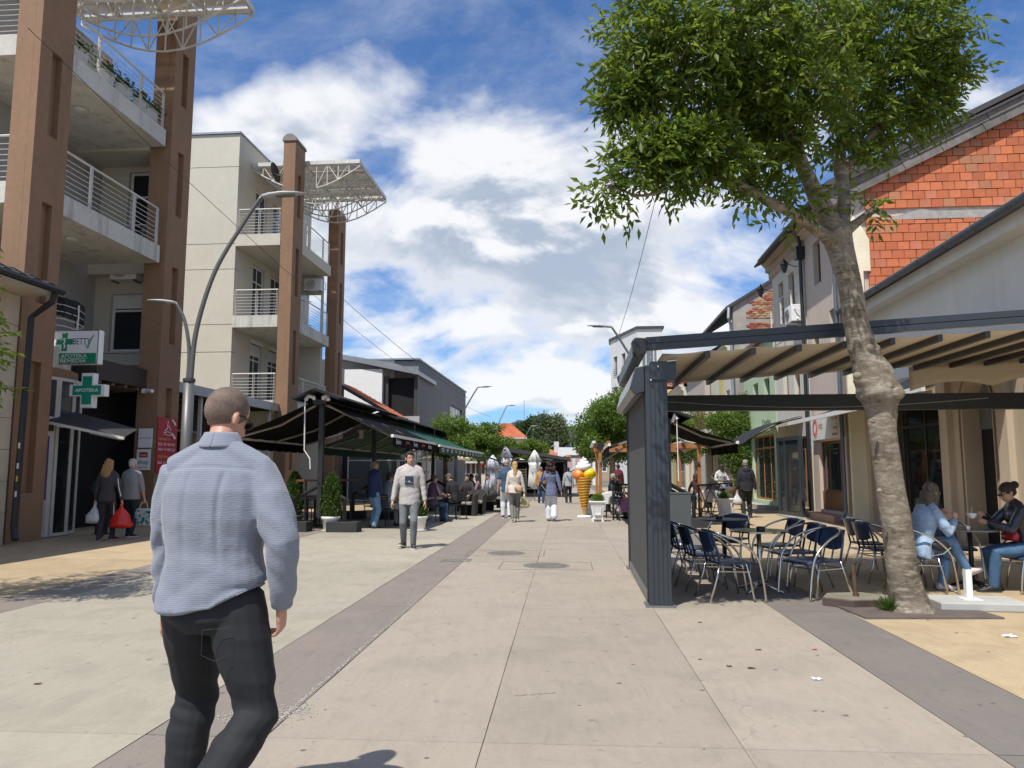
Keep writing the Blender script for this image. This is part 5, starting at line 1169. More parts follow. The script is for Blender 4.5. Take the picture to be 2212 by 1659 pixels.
def tree(label, x, y, zc, rx, rz, n, size, m, seed, trunk_r=.09, group=None, ry=None, lobes=9):
    t = thing('street_tree', label, 'tree', (x,y,0), group, local=True); rs = random.Random(seed); ry = ry or rx
    limb(t, 'trunk', [(0,0,-.05),(.02,0,zc*.4),(-.03,0,zc*.75),(0,0,zc+rz*.3)], [trunk_r*1.2,trunk_r,trunk_r*.8,trunk_r*.3], 10, 4, .06, seed)
    bl = []
    for i in range(lobes):
        a = 2*pi*i/lobes*1.618*2; h = rs.uniform(-.65,.75); q = sqrt(1-min(.95,h*h))*.62
        bl.append((rx*q*cos(a), ry*q*sin(a), zc+rz*h*.8, rx*rs.uniform(.32,.52), ry*rs.uniform(.32,.52), rz*rs.uniform(.26,.42)))
        if i < 6: limb(t, 'branch', [(0,0,zc-rz*.5),(rx*q*cos(a)*.5, ry*q*sin(a)*.5, zc+rz*h*.3),(rx*q*cos(a)*.9, ry*q*sin(a)*.9, zc+rz*h*.8)], [trunk_r*.5,trunk_r*.3,trunk_r*.12], 6, 3, .05, i)
    bl.append((0,0,zc,rx*.6,ry*.6,rz*.7))
    bush_leaves(t, bl, n, size, m, seed); return t
G1 = 'young street trees in a row on the left'
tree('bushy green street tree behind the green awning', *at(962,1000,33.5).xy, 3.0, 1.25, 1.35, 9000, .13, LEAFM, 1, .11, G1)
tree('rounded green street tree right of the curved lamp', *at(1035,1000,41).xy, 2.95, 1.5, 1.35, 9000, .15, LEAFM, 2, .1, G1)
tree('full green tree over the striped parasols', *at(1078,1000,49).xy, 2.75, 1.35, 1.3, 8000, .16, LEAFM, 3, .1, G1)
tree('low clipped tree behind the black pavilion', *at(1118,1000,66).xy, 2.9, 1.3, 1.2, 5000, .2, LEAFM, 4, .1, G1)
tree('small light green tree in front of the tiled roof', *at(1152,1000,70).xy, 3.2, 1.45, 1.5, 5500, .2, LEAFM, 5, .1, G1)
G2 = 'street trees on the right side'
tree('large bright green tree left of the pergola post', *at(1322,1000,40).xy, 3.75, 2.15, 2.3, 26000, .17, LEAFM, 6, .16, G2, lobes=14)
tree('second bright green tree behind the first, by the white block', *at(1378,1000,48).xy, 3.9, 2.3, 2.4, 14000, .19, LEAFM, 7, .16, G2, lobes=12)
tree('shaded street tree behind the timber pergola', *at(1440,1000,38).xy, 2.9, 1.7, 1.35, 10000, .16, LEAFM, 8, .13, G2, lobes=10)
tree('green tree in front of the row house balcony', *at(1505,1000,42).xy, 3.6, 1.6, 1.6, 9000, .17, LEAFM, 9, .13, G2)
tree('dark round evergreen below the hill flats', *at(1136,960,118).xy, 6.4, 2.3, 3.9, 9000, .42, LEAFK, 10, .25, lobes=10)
tree('broad grey green tree in front of the hill flats', *at(1188,960,112).xy, 6.2, 2.8, 3.9, 10000, .42, LEAFG, 11, .25, lobes=12)
tree('dark tree tips beside the orange tiled roof', *at(1058,960,125).xy, 7.0, 1.8, 2.6, 3000, .45, LEAFK, 12, .25)
# climbing vine by the green shop
t = thing('climbing_vine', 'dense green climbing vine on the wall beside the mint shop', 'plant', (*at(1590,1050,33.5).xy,0), local=True)
limb(t, 'stem', [(0,0,0),(.1,0,1.2),(-.05,0,2.6),(.1,0,4)], [.06,.05,.04,.02], 8)
bush_leaves(t, [(.3,0,.9,.5,.5,.9),(.1,0,2.2,.75,.6,1.0),(-.2,0,3.4,.95,.7,.75),(.55,.2,4.3,.6,.5,.6),(-.75,.1,3.7,.5,.4,.4),(.6,0,3.2,.5,.5,.9)], 9000, .12, LEAFM, 21, .6, name='foliage')
LEAFDARK = LEAFT
def thuja(label, u, v, pot, h=1.05, r=.26):
    c = gnd(u, v); t = thing('potted_thuja', label, 'potted plant', c, 'potted thujas in front of the cafe', local=True)
    pr = [(.15,0),(.165,.01),(.20,.28),(.235,.31),(.24,.36),(.225,.365),(.21,.33)]
    mb = MB(); mb.lathe(pr, n=28); p = mb.build('pot', pot, t, smooth=True)
    mb = MB(); mb.lathe([(.20,0),(.225,.03),(.21,.035),(.17,.02)], n=24); mb.build('saucer', pot, t)
    MB().lathe([(.0,.33),(.21,.335)], n=20).build('soil', MATS['joint_dirt'], t)
    MB().tube([(0,0,.3),(.01,0,.3+h*.8)], [.02,.006], 6).build('trunk', BARK, t)
    rs = np.random.RandomState(u); n = 5200; zz = rs.rand(n)**.85; a = rs.rand(n)*2*pi; prof = r*np.clip(1.08-zz*.42, 0, 1)*np.sqrt(np.clip((1.02-zz)*4.2,0,1))*np.minimum(1,.65+zz*4)
    q = np.sqrt(rs.rand(n)*.6+.4)*prof*(1+.13*np.sin(5*a+9*zz)+.10*np.sin(11*a-17*zz)+.08*rs.normal(size=n)); C = np.stack([q*np.cos(a), q*np.sin(a), .36+zz*h],1)
    D = np.stack([np.cos(a)*.5,np.sin(a)*.5,np.ones(n)*.7],1)+rs.normal(size=(n,3))*.35; D /= np.linalg.norm(D,axis=1,keepdims=True)
    leaves('foliage', C, D, .055, .55, LEAFT, t, np.clip(.15+.6*rs.rand(n)+.25*np.sin(7*a+13*zz),0,1), kind='stuff')
WPOT = mat('white_plastic_pot', (.72,.71,.68), .4, .06, 6, .03, 40); GPOT = mat('grey_plastic_pot', (.06,.06,.06), .6, .1, 6)
thuja('thuja in a white plastic pot with saucer', 714, 1148, WPOT); thuja('taller thuja in a dark grey pot beside the striped shirt sleeve', 634, 1144, GPOT, 1.08, .21); thuja('short shrub in a white pot behind the man in grey jeans', 903, 1147, WPOT, .55, .22)
# classic white planters
def planter(label, u, v, s=1.0, group='white square planters on the right', plant=.22):
    c = gnd(u, v); t = thing('planter', label, 'planter', c, group, local=True, rz=-PHI)
    mb = MB(); sec = lambda w, z: ((0,0,z),(w*s,0,0),(0,w*s,0))
    def sq(mb, ws): 
        k = len(ws); vs = []; [vs.extend([(-w*s,-w*s,z*s),(w*s,-w*s,z*s),(w*s,w*s,z*s),(-w*s,w*s,z*s)]) for w,z in ws]
        fs = [(3,2,1,0),tuple(4*(k-1)+j for j in range(4))]
        for i in range(k-1):
            for j in range(4): fs.append((4*i+j,4*i+(j+1)%4,4*i+4+(j+1)%4,4*i+4+j))
        mb.add(vs, fs)
    sq(mb, [(.15,.06),(.165,.09),(.145,.11),(.225,.56),(.26,.575),(.265,.61),(.24,.62)]); b = mb.build('box', WPOT, t, bevel=.006)
    mb = MB(); [mb.box(sx*.15*s-.035*s,sx*.15*s+.035*s,sy*.15*s-.035*s,sy*.15*s+.035*s,0,.06*s) for sx in (-1,1) for sy in (-1,1)]; mb.build('feet', WPOT, t)
    mb = MB(); 
    for (x0,x1,z0,z1) in ((-.10,.10,.20,.215),(-.12,.12,.47,.485)): mb.box(x0*s,x1*s,-.215*s,-.15*s,z0*s,z1*s)
    mb.beam((-.095*s,-.178*s,.2*s),(-.125*s,-.222*s,.48*s),.014*s,.02*s,up=(0,1,0)).beam((.095*s,-.178*s,.2*s),(.125*s,-.222*s,.48*s),.014*s,.02*s,up=(0,1,0)); mb.build('panel_moulding', WPOT, t)
    MB().box(-.22*s,.22*s,-.22*s,.22*s,.55*s,.6*s).build('soil', MATS['joint_dirt'], t)
    if plant: bush_leaves(t, [(0,0,.66*s,.2,.2,plant*.7),(.08,.05,.72*s,.12,.12,plant*.6)], 1200, .05, LEAFM, u, .5, name='foliage')
planter('white square planter, nearer of the two left of the pergola post', 1291, 1126, .95); planter('white square planter beside the giant cone, the farther one', 1274, 1116, .95, plant=.05)
planter('white square planter with a green shrub beyond the black round table', 1566, 1120, 1.0); planter('white square planter half hidden behind the litter bin', 1452, 1122, .95, plant=.1)
# ---------------- street lamps ----------------
def lamp_head(parent, c, d, tilt=.15, s=1.):
    """flat leaf-shaped head starting at c, pointing along horizontal unit d"""
    d = Vector(d).normalized(); w = Vector((-d.y,d.x,0)); up = Vector((0,0,1)); c = Vector(c); mb = MB(); secs = []
    for t_, hw, hh in ((0,.04,.04),(.15,.09,.05),(.45,.13,.045),(.75,.10,.03),(.95,.04,.015)):
        secs.append((c+d*t_*.95*s+up*(.16*t_-.10*t_*t_)*s, w*hw*s, up*hh*s))
    mb.loft(secs, 12); o = mb.build('lamp_head', mat('lamp_head_grey', (.40,.41,.41), .4, .05, 3), parent, smooth=True)
    mb = MB(); mb.loft([(c+d*.3*s+up*.0*s, w*.08*s, up*.02),(c+d*.7*s+up*.02*s, w*.07*s, up*.02)], 8); mb.build('diffuser', GLASSL, o)
POLE = mat('grey_pole_paint', (.13,.13,.125), .45, .08, 3, .02, 50, metal=.3)
def street_lamp(label, x, y, s, d1, d2, H=6.6, r=.07, group='curved double arm street lamps'):
    t = thing('street_lamp', label, 'street lamp', (x,y,0), group, local=True); d1 = Vector((*d1,0)); d2 = Vector((*d2,0))
    MB().tube([(0,0,0),(0,0,.04)], .19*s, 16).build('base_flange', POLE, t)
    MB().tube([(0,0,0),(0,0,3.15*s)], [.115*s,.105*s], 14).build('pole', POLE, t, smooth=True)
    P, R = smooth_path([Vector((0,0,3.1*s))+d1*.03, Vector((0,0,4.2*s))+d1*.10*s, Vector((0,0,5.4*s))+d1*.42*s, Vector((0,0,6.4*s))+d1*.95*s, Vector((0,0,7.0*s))+d1*1.32*s], [.055*s,.05*s,.045*s,.042*s,.04*s], 6)
    MB().tube(P, R, 10).build('tall_arm', POLE, t, smooth=True); lamp_head(t, P[-1], d1, s=s*1.0)
    P, R = smooth_path([Vector((0,0,3.1*s))-d2*-.03, Vector((0,0,3.8*s))+d2*.03*s, Vector((0,0,4.4*s))+d2*.15*s, Vector((0,0,4.75*s))+d2*.33*s], [.04*s,.038*s,.035*s,.03*s], 6)
    MB().tube(P, R, 10).build('short_arm', POLE, t, smooth=True); lamp_head(t, P[-1], d2, s=s*.62)
    for z in (3.15*s,): MB().tube([(0,0,z-.02),(0,0,z+.05)], .12*s, 14).build('collar', DGREY, t)
    return t
b_ = at(402,960,16.6)
street_lamp('tall grey double lamp rising behind the striped shirt man', b_.x, b_.y, 1.08, (1,0), (-1,-.1))
b_ = at(985,1000,38); street_lamp('curved street lamp rising above the green awning', b_.x, b_.y, .80, (1,.0), (-1,0))
b_ = at(1068,1000,66); street_lamp('slender curved lamp in front of the orange roof', b_.x, b_.y, 1.02, (.8,.6), (-1,0))
b_ = at(1126,1000,78); street_lamp('distant curved lamp left of the white parasol', b_.x, b_.y, .86, (.9,.3), (-.9,0))
b_ = at(1176,1000,90); street_lamp('farthest curved lamp before the white house', b_.x, b_.y, .62, (1,0), (-1,0))
b_ = at(1395,1000,24); t = street_lamp('curved lamp seen above the pergola screen box', b_.x+.15, b_.y, .86, (-1,.1), (1,.1))

# ---------------- bistro chairs and tables ----------------
NAVYV = mat('navy_woven_vinyl', (.014,.040,.095), .38, .12, 5, .45, 130, coat=.3)
ALU = mat('polished_aluminium', (.62,.61,.58), .22, .08, 8, .03, 60, metal=1.)
def make_chair():
    t = thing('bistro_chair', 'x', 'chair', (0,0,0), 'aluminium bistro chairs with navy seats', local=True)     # faces +x
    # arm loops: from front leg up and round the back
    P, R = smooth_path([(.30,-.27,.0),(.26,-.27,.30),(.20,-.28,.50),(.02,-.28,.66),(-.16,-.25,.735),(-.27,-.15,.775),(-.30,0,.785),(-.27,.15,.775),(-.16,.25,.735),(.02,.28,.66),(.20,.28,.50),(.26,.27,.30),(.30,.27,0)], [.014]*13, 6)
    MB().tube(P, R, 8).build('arm_tube', ALU, t, smooth=True)
    for s in (-1,1):
        MB().tube([(-.34,s*.25,0),(-.25,s*.225,.25),(-.20,s*.215,.42)], .0135, 8).build('rear_leg', ALU, t, smooth=True)
        MB().tube([(.18,s*.235,.02),(.14,s*.225,.25),(.10,s*.22,.42)], .0125, 8).build('front_leg', ALU, t, smooth=True)
        MB().tube([(-.20,s*.215,.42),(-.24,s*.215,.60),(-.285,s*.19,.76)], .014, 8).build('back_stile', NAVYV, t, smooth=True)
    mb = MB(); mb.tube([(-.22,-.22,.34),(-.22,.22,.34)],.009,6).tube([(.14,-.225,.33),(.14,.225,.33)],.009,6).tube([(-.22,-.22,.34),(.14,-.225,.33)],.008,6).tube([(-.22,.22,.34),(.14,.225,.33)],.008,6); mb.build('stretcher', ALU, t)
    mb = MB(); mb.sheet(lambda i,j: (-.21+.47*i, -.225+.45*j, .435-.018*sin(pi*j)*sin(pi*i)-.03*max(0,i-.85)*6), 12, 10, .022); mb.build('seat', NAVYV, t, smooth=True)
    def bk(i, j):     # back panel with a round lower edge
        y = -.19+.38*j; top = .775; lo = .575-.04*sin(pi*j); z = lo+(top-lo)*i
        return (-.20-.10*((z-.42)/.36)-.035*cos(pi*(j-.5)), y, z)
    mb = MB(); mb.sheet(bk, 10, 12, -.016); mb.build('backrest', NAVYV, t, smooth=True)
    for s in (-.07,.07): MB().tube([(-.205,s,.43),(-.255,s,.60)],.010,6).build('back_strap', NAVYV, t)
    return t
ch = make_chair(); GC = 'aluminium bistro chairs with navy seats'
SP = [(2.50,8.98,.10,'navy bistro chair nearest the camera, left of the steel table'),(2.42,9.75,.05,'navy bistro chair second from the front, left of the steel table'),(2.42,10.6,0,'navy bistro chair third along the grey screen, facing the black table'),
      (2.36,11.55,-.1,'navy bistro chair farthest back along the grey screen'),(3.52,9.15,pi+.35,'navy bistro chair nearest the camera, right of the steel table'),(3.66,10.05,pi+.15,'navy bistro chair behind the right front one, by the steel table'),
      (3.75,11.0,pi+.2,'navy bistro chair right of the black round table'),(3.35,12.0,pi+.9,'navy bistro chair behind the black round table, turned to it'),
      (5.15,11.2,.0,'navy bistro chair left of the trunk, farther of the pair'),(4.95,10.45,.05,'navy bistro chair left of the trunk, nearer of the pair'),(4.98,9.55,.0,'navy bistro chair under the woman in denim'),(6.33,9.55,pi-.05,'navy bistro chair under the woman in the leather jacket'),
      (6.0,10.7,-pi/2,'navy bistro chair behind the two seated women')]
for i, (x,y,rz,lb) in enumerate(SP):
    if i == 0: ch.location = (x,y,0); ch.rotation_euler = (0,0,rz); ch['label'] = lb
    else: dup(ch, (x,y,0), rz, lb, GC)
def bistro_table(label, x, y, top, leg, r=.35, h=.735, ash=True):
    t = thing('bistro_table', label, 'table', (x,y,0), 'round bistro tables', local=True)
    MB().lathe([(r-.01,h-.022),(r,h-.018),(r,h-.004),(r-.008,h),(.0,h)], n=40).build('table_top', top, t, smooth=False)
    MB().tube([(0,0,.06),(0,0,h-.02)], .028, 14).build('column', leg, t, smooth=True)
    for k in range(4): a = pi/4+k*pi/2; MB().tube([(0,0,.10),(.12*cos(a),.12*sin(a),.07),(.30*cos(a),.30*sin(a),.012)], [.025,.02,.014], 8).build('foot', leg, t, smooth=True)
    return t
bistro_table('round steel topped bistro table with bright column', 3.02, 9.55, mat('steel_table_top',(.55,.55,.53),.16,.08,4,metal=1.), ALU)
bistro_table('round black bistro table farther back', 3.2, 11.75, BLACK, BLACK, .36, .735)
bistro_table('round grey bistro table between the two seated women', 5.72, 9.75, mat('grey_table_top',(.22,.22,.21),.35,.08,4), BLACK, .33)
def ashtray(label, x, y, z=.735, m=None):
    mb = MB(); mb.lathe([(.045,0),(.05,.002),(.05,.045),(.043,.045),(.04,.01),(0,.01)], n=20); single(mb, 'ashtray', m or BLACK, label, 'ashtray', (x,y,z), 'ashtrays on the bistro tables', local=True)
ashtray('black ashtray on the steel bistro table', 3.03, 9.5); ashtray('black ashtray on the black bistro table', 3.1, 11.65); ashtray('steel ashtray on the table between the women', 5.62, 9.62, m=STEEL)
# umbrella bases
c = gnd(1850,1306); t = thing('umbrella_base', 'hexagonal brown metal umbrella base with rusty tube', 'umbrella base', c, local=True, rz=.15)
hexa = [(.40*cos(pi/3*k+.0), .30*sin(pi/3*k+.0)) for k in range(6)]
MB().prism(hexa, 0, .085).build('rim', mat('brown_steel_rim',(.085,.055,.045),.6,.2,6,.1,40), t, bevel=.004); MB().prism([(x*.965,y*.955) for x,y in hexa], .0852, .092).build('concrete_fill', mat('mossy_concrete',(.20,.185,.14),.95,.2,5,.4,40), t)
mb = MB(); mb.tube([(.0,0,.09),(-.02,0,.42)], .022, 12); mb.build('tube', mat('rusty_tube',(.13,.085,.05),.6,.3,8,.1,50,metal=.3), t); MB().tube([(0,0,.09),(0,0,.125)], .035, 12).build('collar', MATS['rusty_tube'], t)
c = gnd(2106,1312); t = thing('umbrella_base', 'pale square concrete umbrella base with white steel channel', 'umbrella base', c, local=True, rz=-.12)
MB().box(-.45,.45,-.28,.28,.0,.085).build('slab', mat('pale_precast',(.42,.42,.39),.85,.08,3,.2,50), t, bevel=.012); mb = MB(); mb.box(-.13,.05,-.08,.10,.0852,.093); mb.build('plate', WHITE, t)
mb = MB(); mb.box(-.085,-.078,-.03,.04,.093,.40).box(-.03,-.023,-.03,.04,.093,.40).box(-.078,-.03,-.03,-.024,.093,.40); mb.build('channel', WHITE, t)

# ---------------- litter bin, cone, timber pergola ----------------
c = gnd(1470,1152); t = thing('litter_bin', 'square grey metal litter bin right of the pergola post', 'litter bin', c, local=True, rz=-PHI-.05)
BING = mat('bin_grey', (.075,.085,.088), .5, .06, 3); MB().box(-.24,.24,-.22,.22,.02,.92).build('body', BING, t, bevel=.01); MB().box(-.25,.25,-.23,.23,.92,.95).build('lid', BING, t, bevel=.005); MB().box(-.245,-.15,-.16,.16,.72,.86).build('slot', BLACK, t)
MB().box(-.243,-.241,-.1,.08,.2,.5).build('sticker', GREYR, t)
c = gnd(1262,1118); t = thing('ice_cream_model', 'giant ice cream cone advertising model with yellow and orange scoops', 'ice cream model', c, local=True)
CONE = mat('cone_ochre', (.62,.33,.03), .35, .1, 4, coat=.4)
mb = MB(); mb.lathe([(.02,.02),(.25,1.22),(.27,1.25),(0,1.26)], n=32); cone = mb.build('cone', CONE, t, smooth=True)
mb = MB()
for k in range(11):
    z = .34+.085*k; r = .02+.23*(z-.02)/1.2+.012; mb.tube([(r*cos(a_:=2*pi*i/28), r*sin(a_), z+.035*sin(a_*1+.6)) for i in range(29)], .014, 6)
mb.build('wafer_ridges', CONE, cone, smooth=True)
def blob(parent, name, c, r, m, amp=.12, f=3., n=28, seed=0):
    mb = MB(); mb.ell(c, r, n); cc = Vector(c)
    for i, v in enumerate(mb.v): d = Vector(v)-cc; mb.v[i] = tuple(cc+d*(1+amp*noise.noise(d*f/max(r) if isinstance(r,tuple) else d*f/r)+.0))
    return mb.build(name, m, parent, smooth=True)
blob(t,'scoop',(-.15,-.04,1.33),(.20,.2,.19),mat('orange_scoop',(.85,.22,.03),.4,.08,4,coat=.3)); blob(t,'scoop',(.15,-.04,1.37),(.22,.21,.20),mat('yellow_scoop',(.80,.60,.01),.4,.08,4,coat=.3))
CRM = mat('soft_ice_white', (.80,.79,.74), .4, .04, 4, coat=.3)
mb = MB(); P = []; R = []
for i in range(64): a = i*.38; q = i/63; P.append((.19*(1-q)**.8*cos(a), .19*(1-q)**.8*sin(a), 1.50+.40*q)); R.append(.105*(1-q)**.75+.012)
mb.tube(P, R, 12); mb.build('soft_swirl', CRM, t, smooth=True)
mb = MB(); mb.loft([((-.0,0,0),(.26,0,0),(0,.2,0)),((0,0,.06),(.22,0,0),(0,.17,0)),((0,0,.08),(.05,0,0),(0,.05,0))], 14); mb.build('base', CRM, t, smooth=True)
# timber pergola beyond
t = thing('timber_pergola', 'orange varnished timber pergola over the cafe tables', 'pergola', (2.9,25.4,0), local=True, rz=-PHI)
for (x,y) in ((0,0),(3.2,0),(0,5),(3.2,5),(2.5,5)): MB().box(x-.055,x+.055,y-.055,y+.055,0,2.2).build('post', WOODL, t)
for y in (0,5): MB().box(-.2,3.4,y-.05,y+.05,2.2,2.36).build('beam', WOODL, t)
for x in (0,3.2): MB().box(x-.05,x+.05,.05,4.95,2.202,2.358).build('beam', WOODL, t)
for k in range(8): MB().box(-.25+.48*k,-.15+.48*k,-.25,5.25,2.362,2.44).build('rafter', WOODL if k % 2 else WHITE, t)
for (x,s_) in ((0,1),(3.2,-1)): MB().beam((x,-.09,1.7),(x+.75*s_,-.09,2.2),.05,.05).build('brace', DGREY, t)
MB().box(-.1,.12,-.10,-.071,2.15,2.4).build('corner_plate', BLACK, t)

# ---------------- butterfly awnings ----------------
def butterfly(label, a, b0, b1, zr, wl, zl, wr, zr2, fabL, fabR, posts, arms, marks=None, cloths=None, group='freestanding double awnings over the cafes', drop=.24):
    t = thing('double_awning', label, 'awning', (a,b0,0), group, street=True)
    for b in posts:
        p = MB(); p.box(a-.06,a+.06,b-.06,b+.06,.35,zr-.06); p.build('post', BLACK, t)
        for s_ in (-1,1):
            MB().tube([(a,b,1.12),(a+s_*.62,b,.78),(a+s_*.62,b,.2)], .055, 4).build('leg', BLACK, t)
            MB().box(a+s_*.62-.38,a+s_*.62+.38,b-.22,b+.22,0,.24).build('ballast_block', mat('black_concrete_block',(.028,.03,.03),.8,.2,3,.2,40), t, bevel=.01)
    MB().box(a-.14,a+.14,b0,b1,zr-.1,zr+.0).build('ridge_cassette', BLACK, t)
    mb = MB(wcam(a,b0-.25)); mb.slab([(-.62,zr+.02),(0,zr+.26),(.62,zr+.02),(.55,zr-.02),(0,zr+.2),(-.55,zr-.02)],0,b1-b0+.5); mb.build('ridge_cover', FABG, t)
    for (s_, w, z, fab) in ((-1,wl,zl,fabL),(1,wr,zr2,fabR)):
        mb = MB(); mb.sheet(lambda i,j: (a+s_*(.1+(w-.1)*i), b0+(b1-b0)*j, zr-.03+(z-zr+.03)*i-.05*sin(pi*i)+.008*sin(40*j)), 10, 24, .006 if s_ < 0 else -.006); c = mb.build('cloth', fab, t)
        MB().box(a+s_*w-.035,a+s_*w+.035,b0-.03,b1+.03,z-.04,z+.03).build('front_bar', ARMW, t)
        mb = MB(); mb.sheet(lambda i,j: (a+s_*(w+.01)+.015*sin(24*j), b0+(b1-b0)*j, z-.03-drop*i+.012*sin(60*j)*i), 3, 60, .004); vb = mb.build('valance', fab, t)
        for b in arms:
            MB().tube([(a+s_*.15,b,zr-.12),(a+s_*(w*.55),b+.55,(zr+z)/2-.12),(a+s_*(w-.05),b+.02,z-.02)], .032, 8).build('folding_arm', ARM, t)
        if marks and s_ == 1:
            for k, (txt, mm) in enumerate(marks):
                text(vb, txt, wright(a+w+.035, b1) if False else fr((a+w+.035,b0,0),(0,1,0),(-1,0,0)), .25+k*(b1-b0-.5)/len(marks), z-.19, min(.5,(b1-b0)/len(marks)*.62), .12, mm, 0)
    return t
t = butterfly('black double awning with white folding arms and crank', -6.29, 18.1, 23.6, 3.18, 2.25, 2.28, 1.85, 2.30, FAB, FAB, (18.4,23.3), (18.35,20.9,23.3), [('Bonito',SWH),('Jelen',mat('mark_pink',(.5,.12,.12))),('Bonito',SWH),('Jelen',MATS['mark_pink']),('Bonito',SWH)])
for s_ in (-1,1): MB().tube([(-6.29+s_*.1,18.2,3.12),(-6.29+s_*.12,18.1,3.24),(-6.29+s_*.24,18.05,3.27),(-6.29+s_*.28,18.0,3.16)], .05, 8).build('crank_gear', ARMW, t)
mb = MB(); mb.tube([(-6.58,17.98,3.15),(-6.56,17.98,1.95),(-6.42,17.98,1.75),(-6.40,17.98,1.5)], .016, 6); mb.build('crank_rod', ARMW, t)
butterfly('dark green double awning with ivory arms over the far cafe', -6.29, 24.3, 35.5, 3.1, 2.0, 2.25, 1.85, 2.27, FABGR, FABGR, (28,33), (24.6,27.5,30,33,35.2), [('Heineken' if False else 'o',SWH),('v',SWH)]*6)
t = butterfly('black double awning beyond the grey pergola', 2.35, 20.4, 24.4, 2.83, 1.55, 2.15, 1.75, 2.2, FAB, FAB, (20.6,24.2), (20.6,24.1), group='freestanding double awnings over the cafes')
mb = MB(); mb.tube([(2.55,20.3,2.8),(2.56,20.3,1.2)], .014, 6).tube([(2.45,20.35,2.74),(2.5,20.25,2.92),(2.56,20.25,2.8)],.045,8); mb.build('crank_rod', ARMW, t)
# ceiling heaters / pendant lamps under the green awning
for i, (a_,b_,z_) in enumerate(((-5.9,20.5,2.55),(-5.5,25.5,2.5),(-5.3,28,2.5))):
    t = thing('pendant_lamp', ['white pendant lamp hanging under the black awning','small dark pendant lamp under the green awning, nearer','small dark pendant lamp under the green awning, farther'][i], 'lamp', (a_,b_,z_), 'pendant lamps under the awnings', street=True, local=True)
    mb = MB(); mb.lathe([(.02,.12),(.04,.1),(.15,.0),(.14,-.01),(.0,.02)], n=16); mb.build('shade', [ARM,BLACK,BLACK][i], t); MB().tube([(0,0,.1),(0,0,.5)],.01,5).build('cord', DGREY, t); MB().lathe([(.07,-.22),(.07,0)],n=12).build('globe', ARM if i == 0 else DGREY, t)

# ---------------- cafe furniture ----------------
def make_slat_chair():
    t = thing('cafe_chair', 'x', 'chair', (0,0,0), 'black slatted cafe chairs', local=True)
    MB().box(-.22,.22,-.22,.22,.43,.46).build('seat', BLACK, t)
    for (x,y) in ((-.2,-.2),(.2,-.2),(-.2,.2),(.2,.2)): MB().tube([(x,y,.43),(x*1.12,y*1.12,0)], .014, 6).build('leg', BLACK, t)
    for x in (-.2,.2): MB().tube([(x,-.2,.45),(x,-.27,.86)], .014, 6).build('back_stile', BLACK, t)
    for k in range(5): MB().box(-.19,.19,-.245-.01*k,-.23-.01*k,.56+.065*k,.60+.065*k).build('back_slat', BLACK, t)
    for x in (-.23,.23): MB().tube([(x,-.22,.66),(x,.18,.64),(x,.2,.45)], .012, 6).build('armrest', BLACK, t)
    return t                       # faces +y
sc = make_slat_chair()
L = [(gnd(836,1140).xy,-.5,'striped back slatted chair beside the navy jacket man'),(gnd(985,1122).xy,.9,'slatted metal chair under the man in a black T-shirt'),(gnd(930,1128).xy,-1.2,'slatted chair across the table from the black T-shirt man'),
     ((-4.9,20.4),.3,'slatted chair deep under the black awning, left of the table'),((-5.6,21.4),-.8,'slatted chair behind the thuja in the white pot'),((-6.2,20.6),.1,'slatted chair between the two thujas'),((-4.0,22.6),2.6,'slatted chair by the second awning post'),
     ((-6.6,22.0),1.4,'slatted chair at the back under the black awning'),((-3.3,24.6),3.0,'slatted chair near the gap between the awnings'),((-4.4,26.2),.5,'slatted chair under the green awning, near end')]
for i, (xy,rz,lb) in enumerate(L):
    if i == 0: sc.location = (*xy,0); sc.rotation_euler = (0,0,rz); sc['label'] = lb
    else: dup(sc, (*xy,0), rz, lb, 'black slatted cafe chairs')
TT = mat('dark_table_wood', (.10,.06,.04), .5, .2, 4)
def cafe_table(label, x, y, w=.4, h=.74, m=None):
    t = thing('cafe_table', label, 'table', (x,y,0), 'square cafe tables', local=True, rz=-PHI)
    MB().box(-w,w,-w,w,h-.03,h).build('table_top', m or TT, t); MB().tube([(0,0,.03),(0,0,h-.03)],.035,8).build('column', BLACK, t); MB().box(-.25,.25,-.25,.25,0,.03).build('foot', BLACK, t)
for i, (lb,x,y) in enumerate((('square table in front of the man in the black T-shirt',-2.75,23.6),('square table beside the seated man in sunglasses',-2.55,20.9),('square table deep under the black awning',-5.3,20.9),('square table behind the second thuja',-6.0,22.8),('square table under the near end of the green awning',-3.9,25.4))): cafe_table(lb,x,y)
# counter boards between awning posts
t = thing('bar_board', 'red brown bar board behind the thuja pots', 'bar counter', (-7.0,19.3,0), local=True); 
q0 = at(648,1040,19.2); q1 = at(770,1040,20.6); q0.z = q1.z = 1.22; q0 -= Vector((-7,19.3,0)); q1 -= Vector((-7,19.3,0))
MB().beam(q0, q1, .3, .05).build('board', mat('red_brown_board',(.16,.06,.035),.5,.15,4), t)
for f in (.1,.5,.9): p_ = q0.lerp(q1,f); MB().tube([p_, Vector((p_.x,p_.y,0))],.025,6).build('leg', BLACK, t)
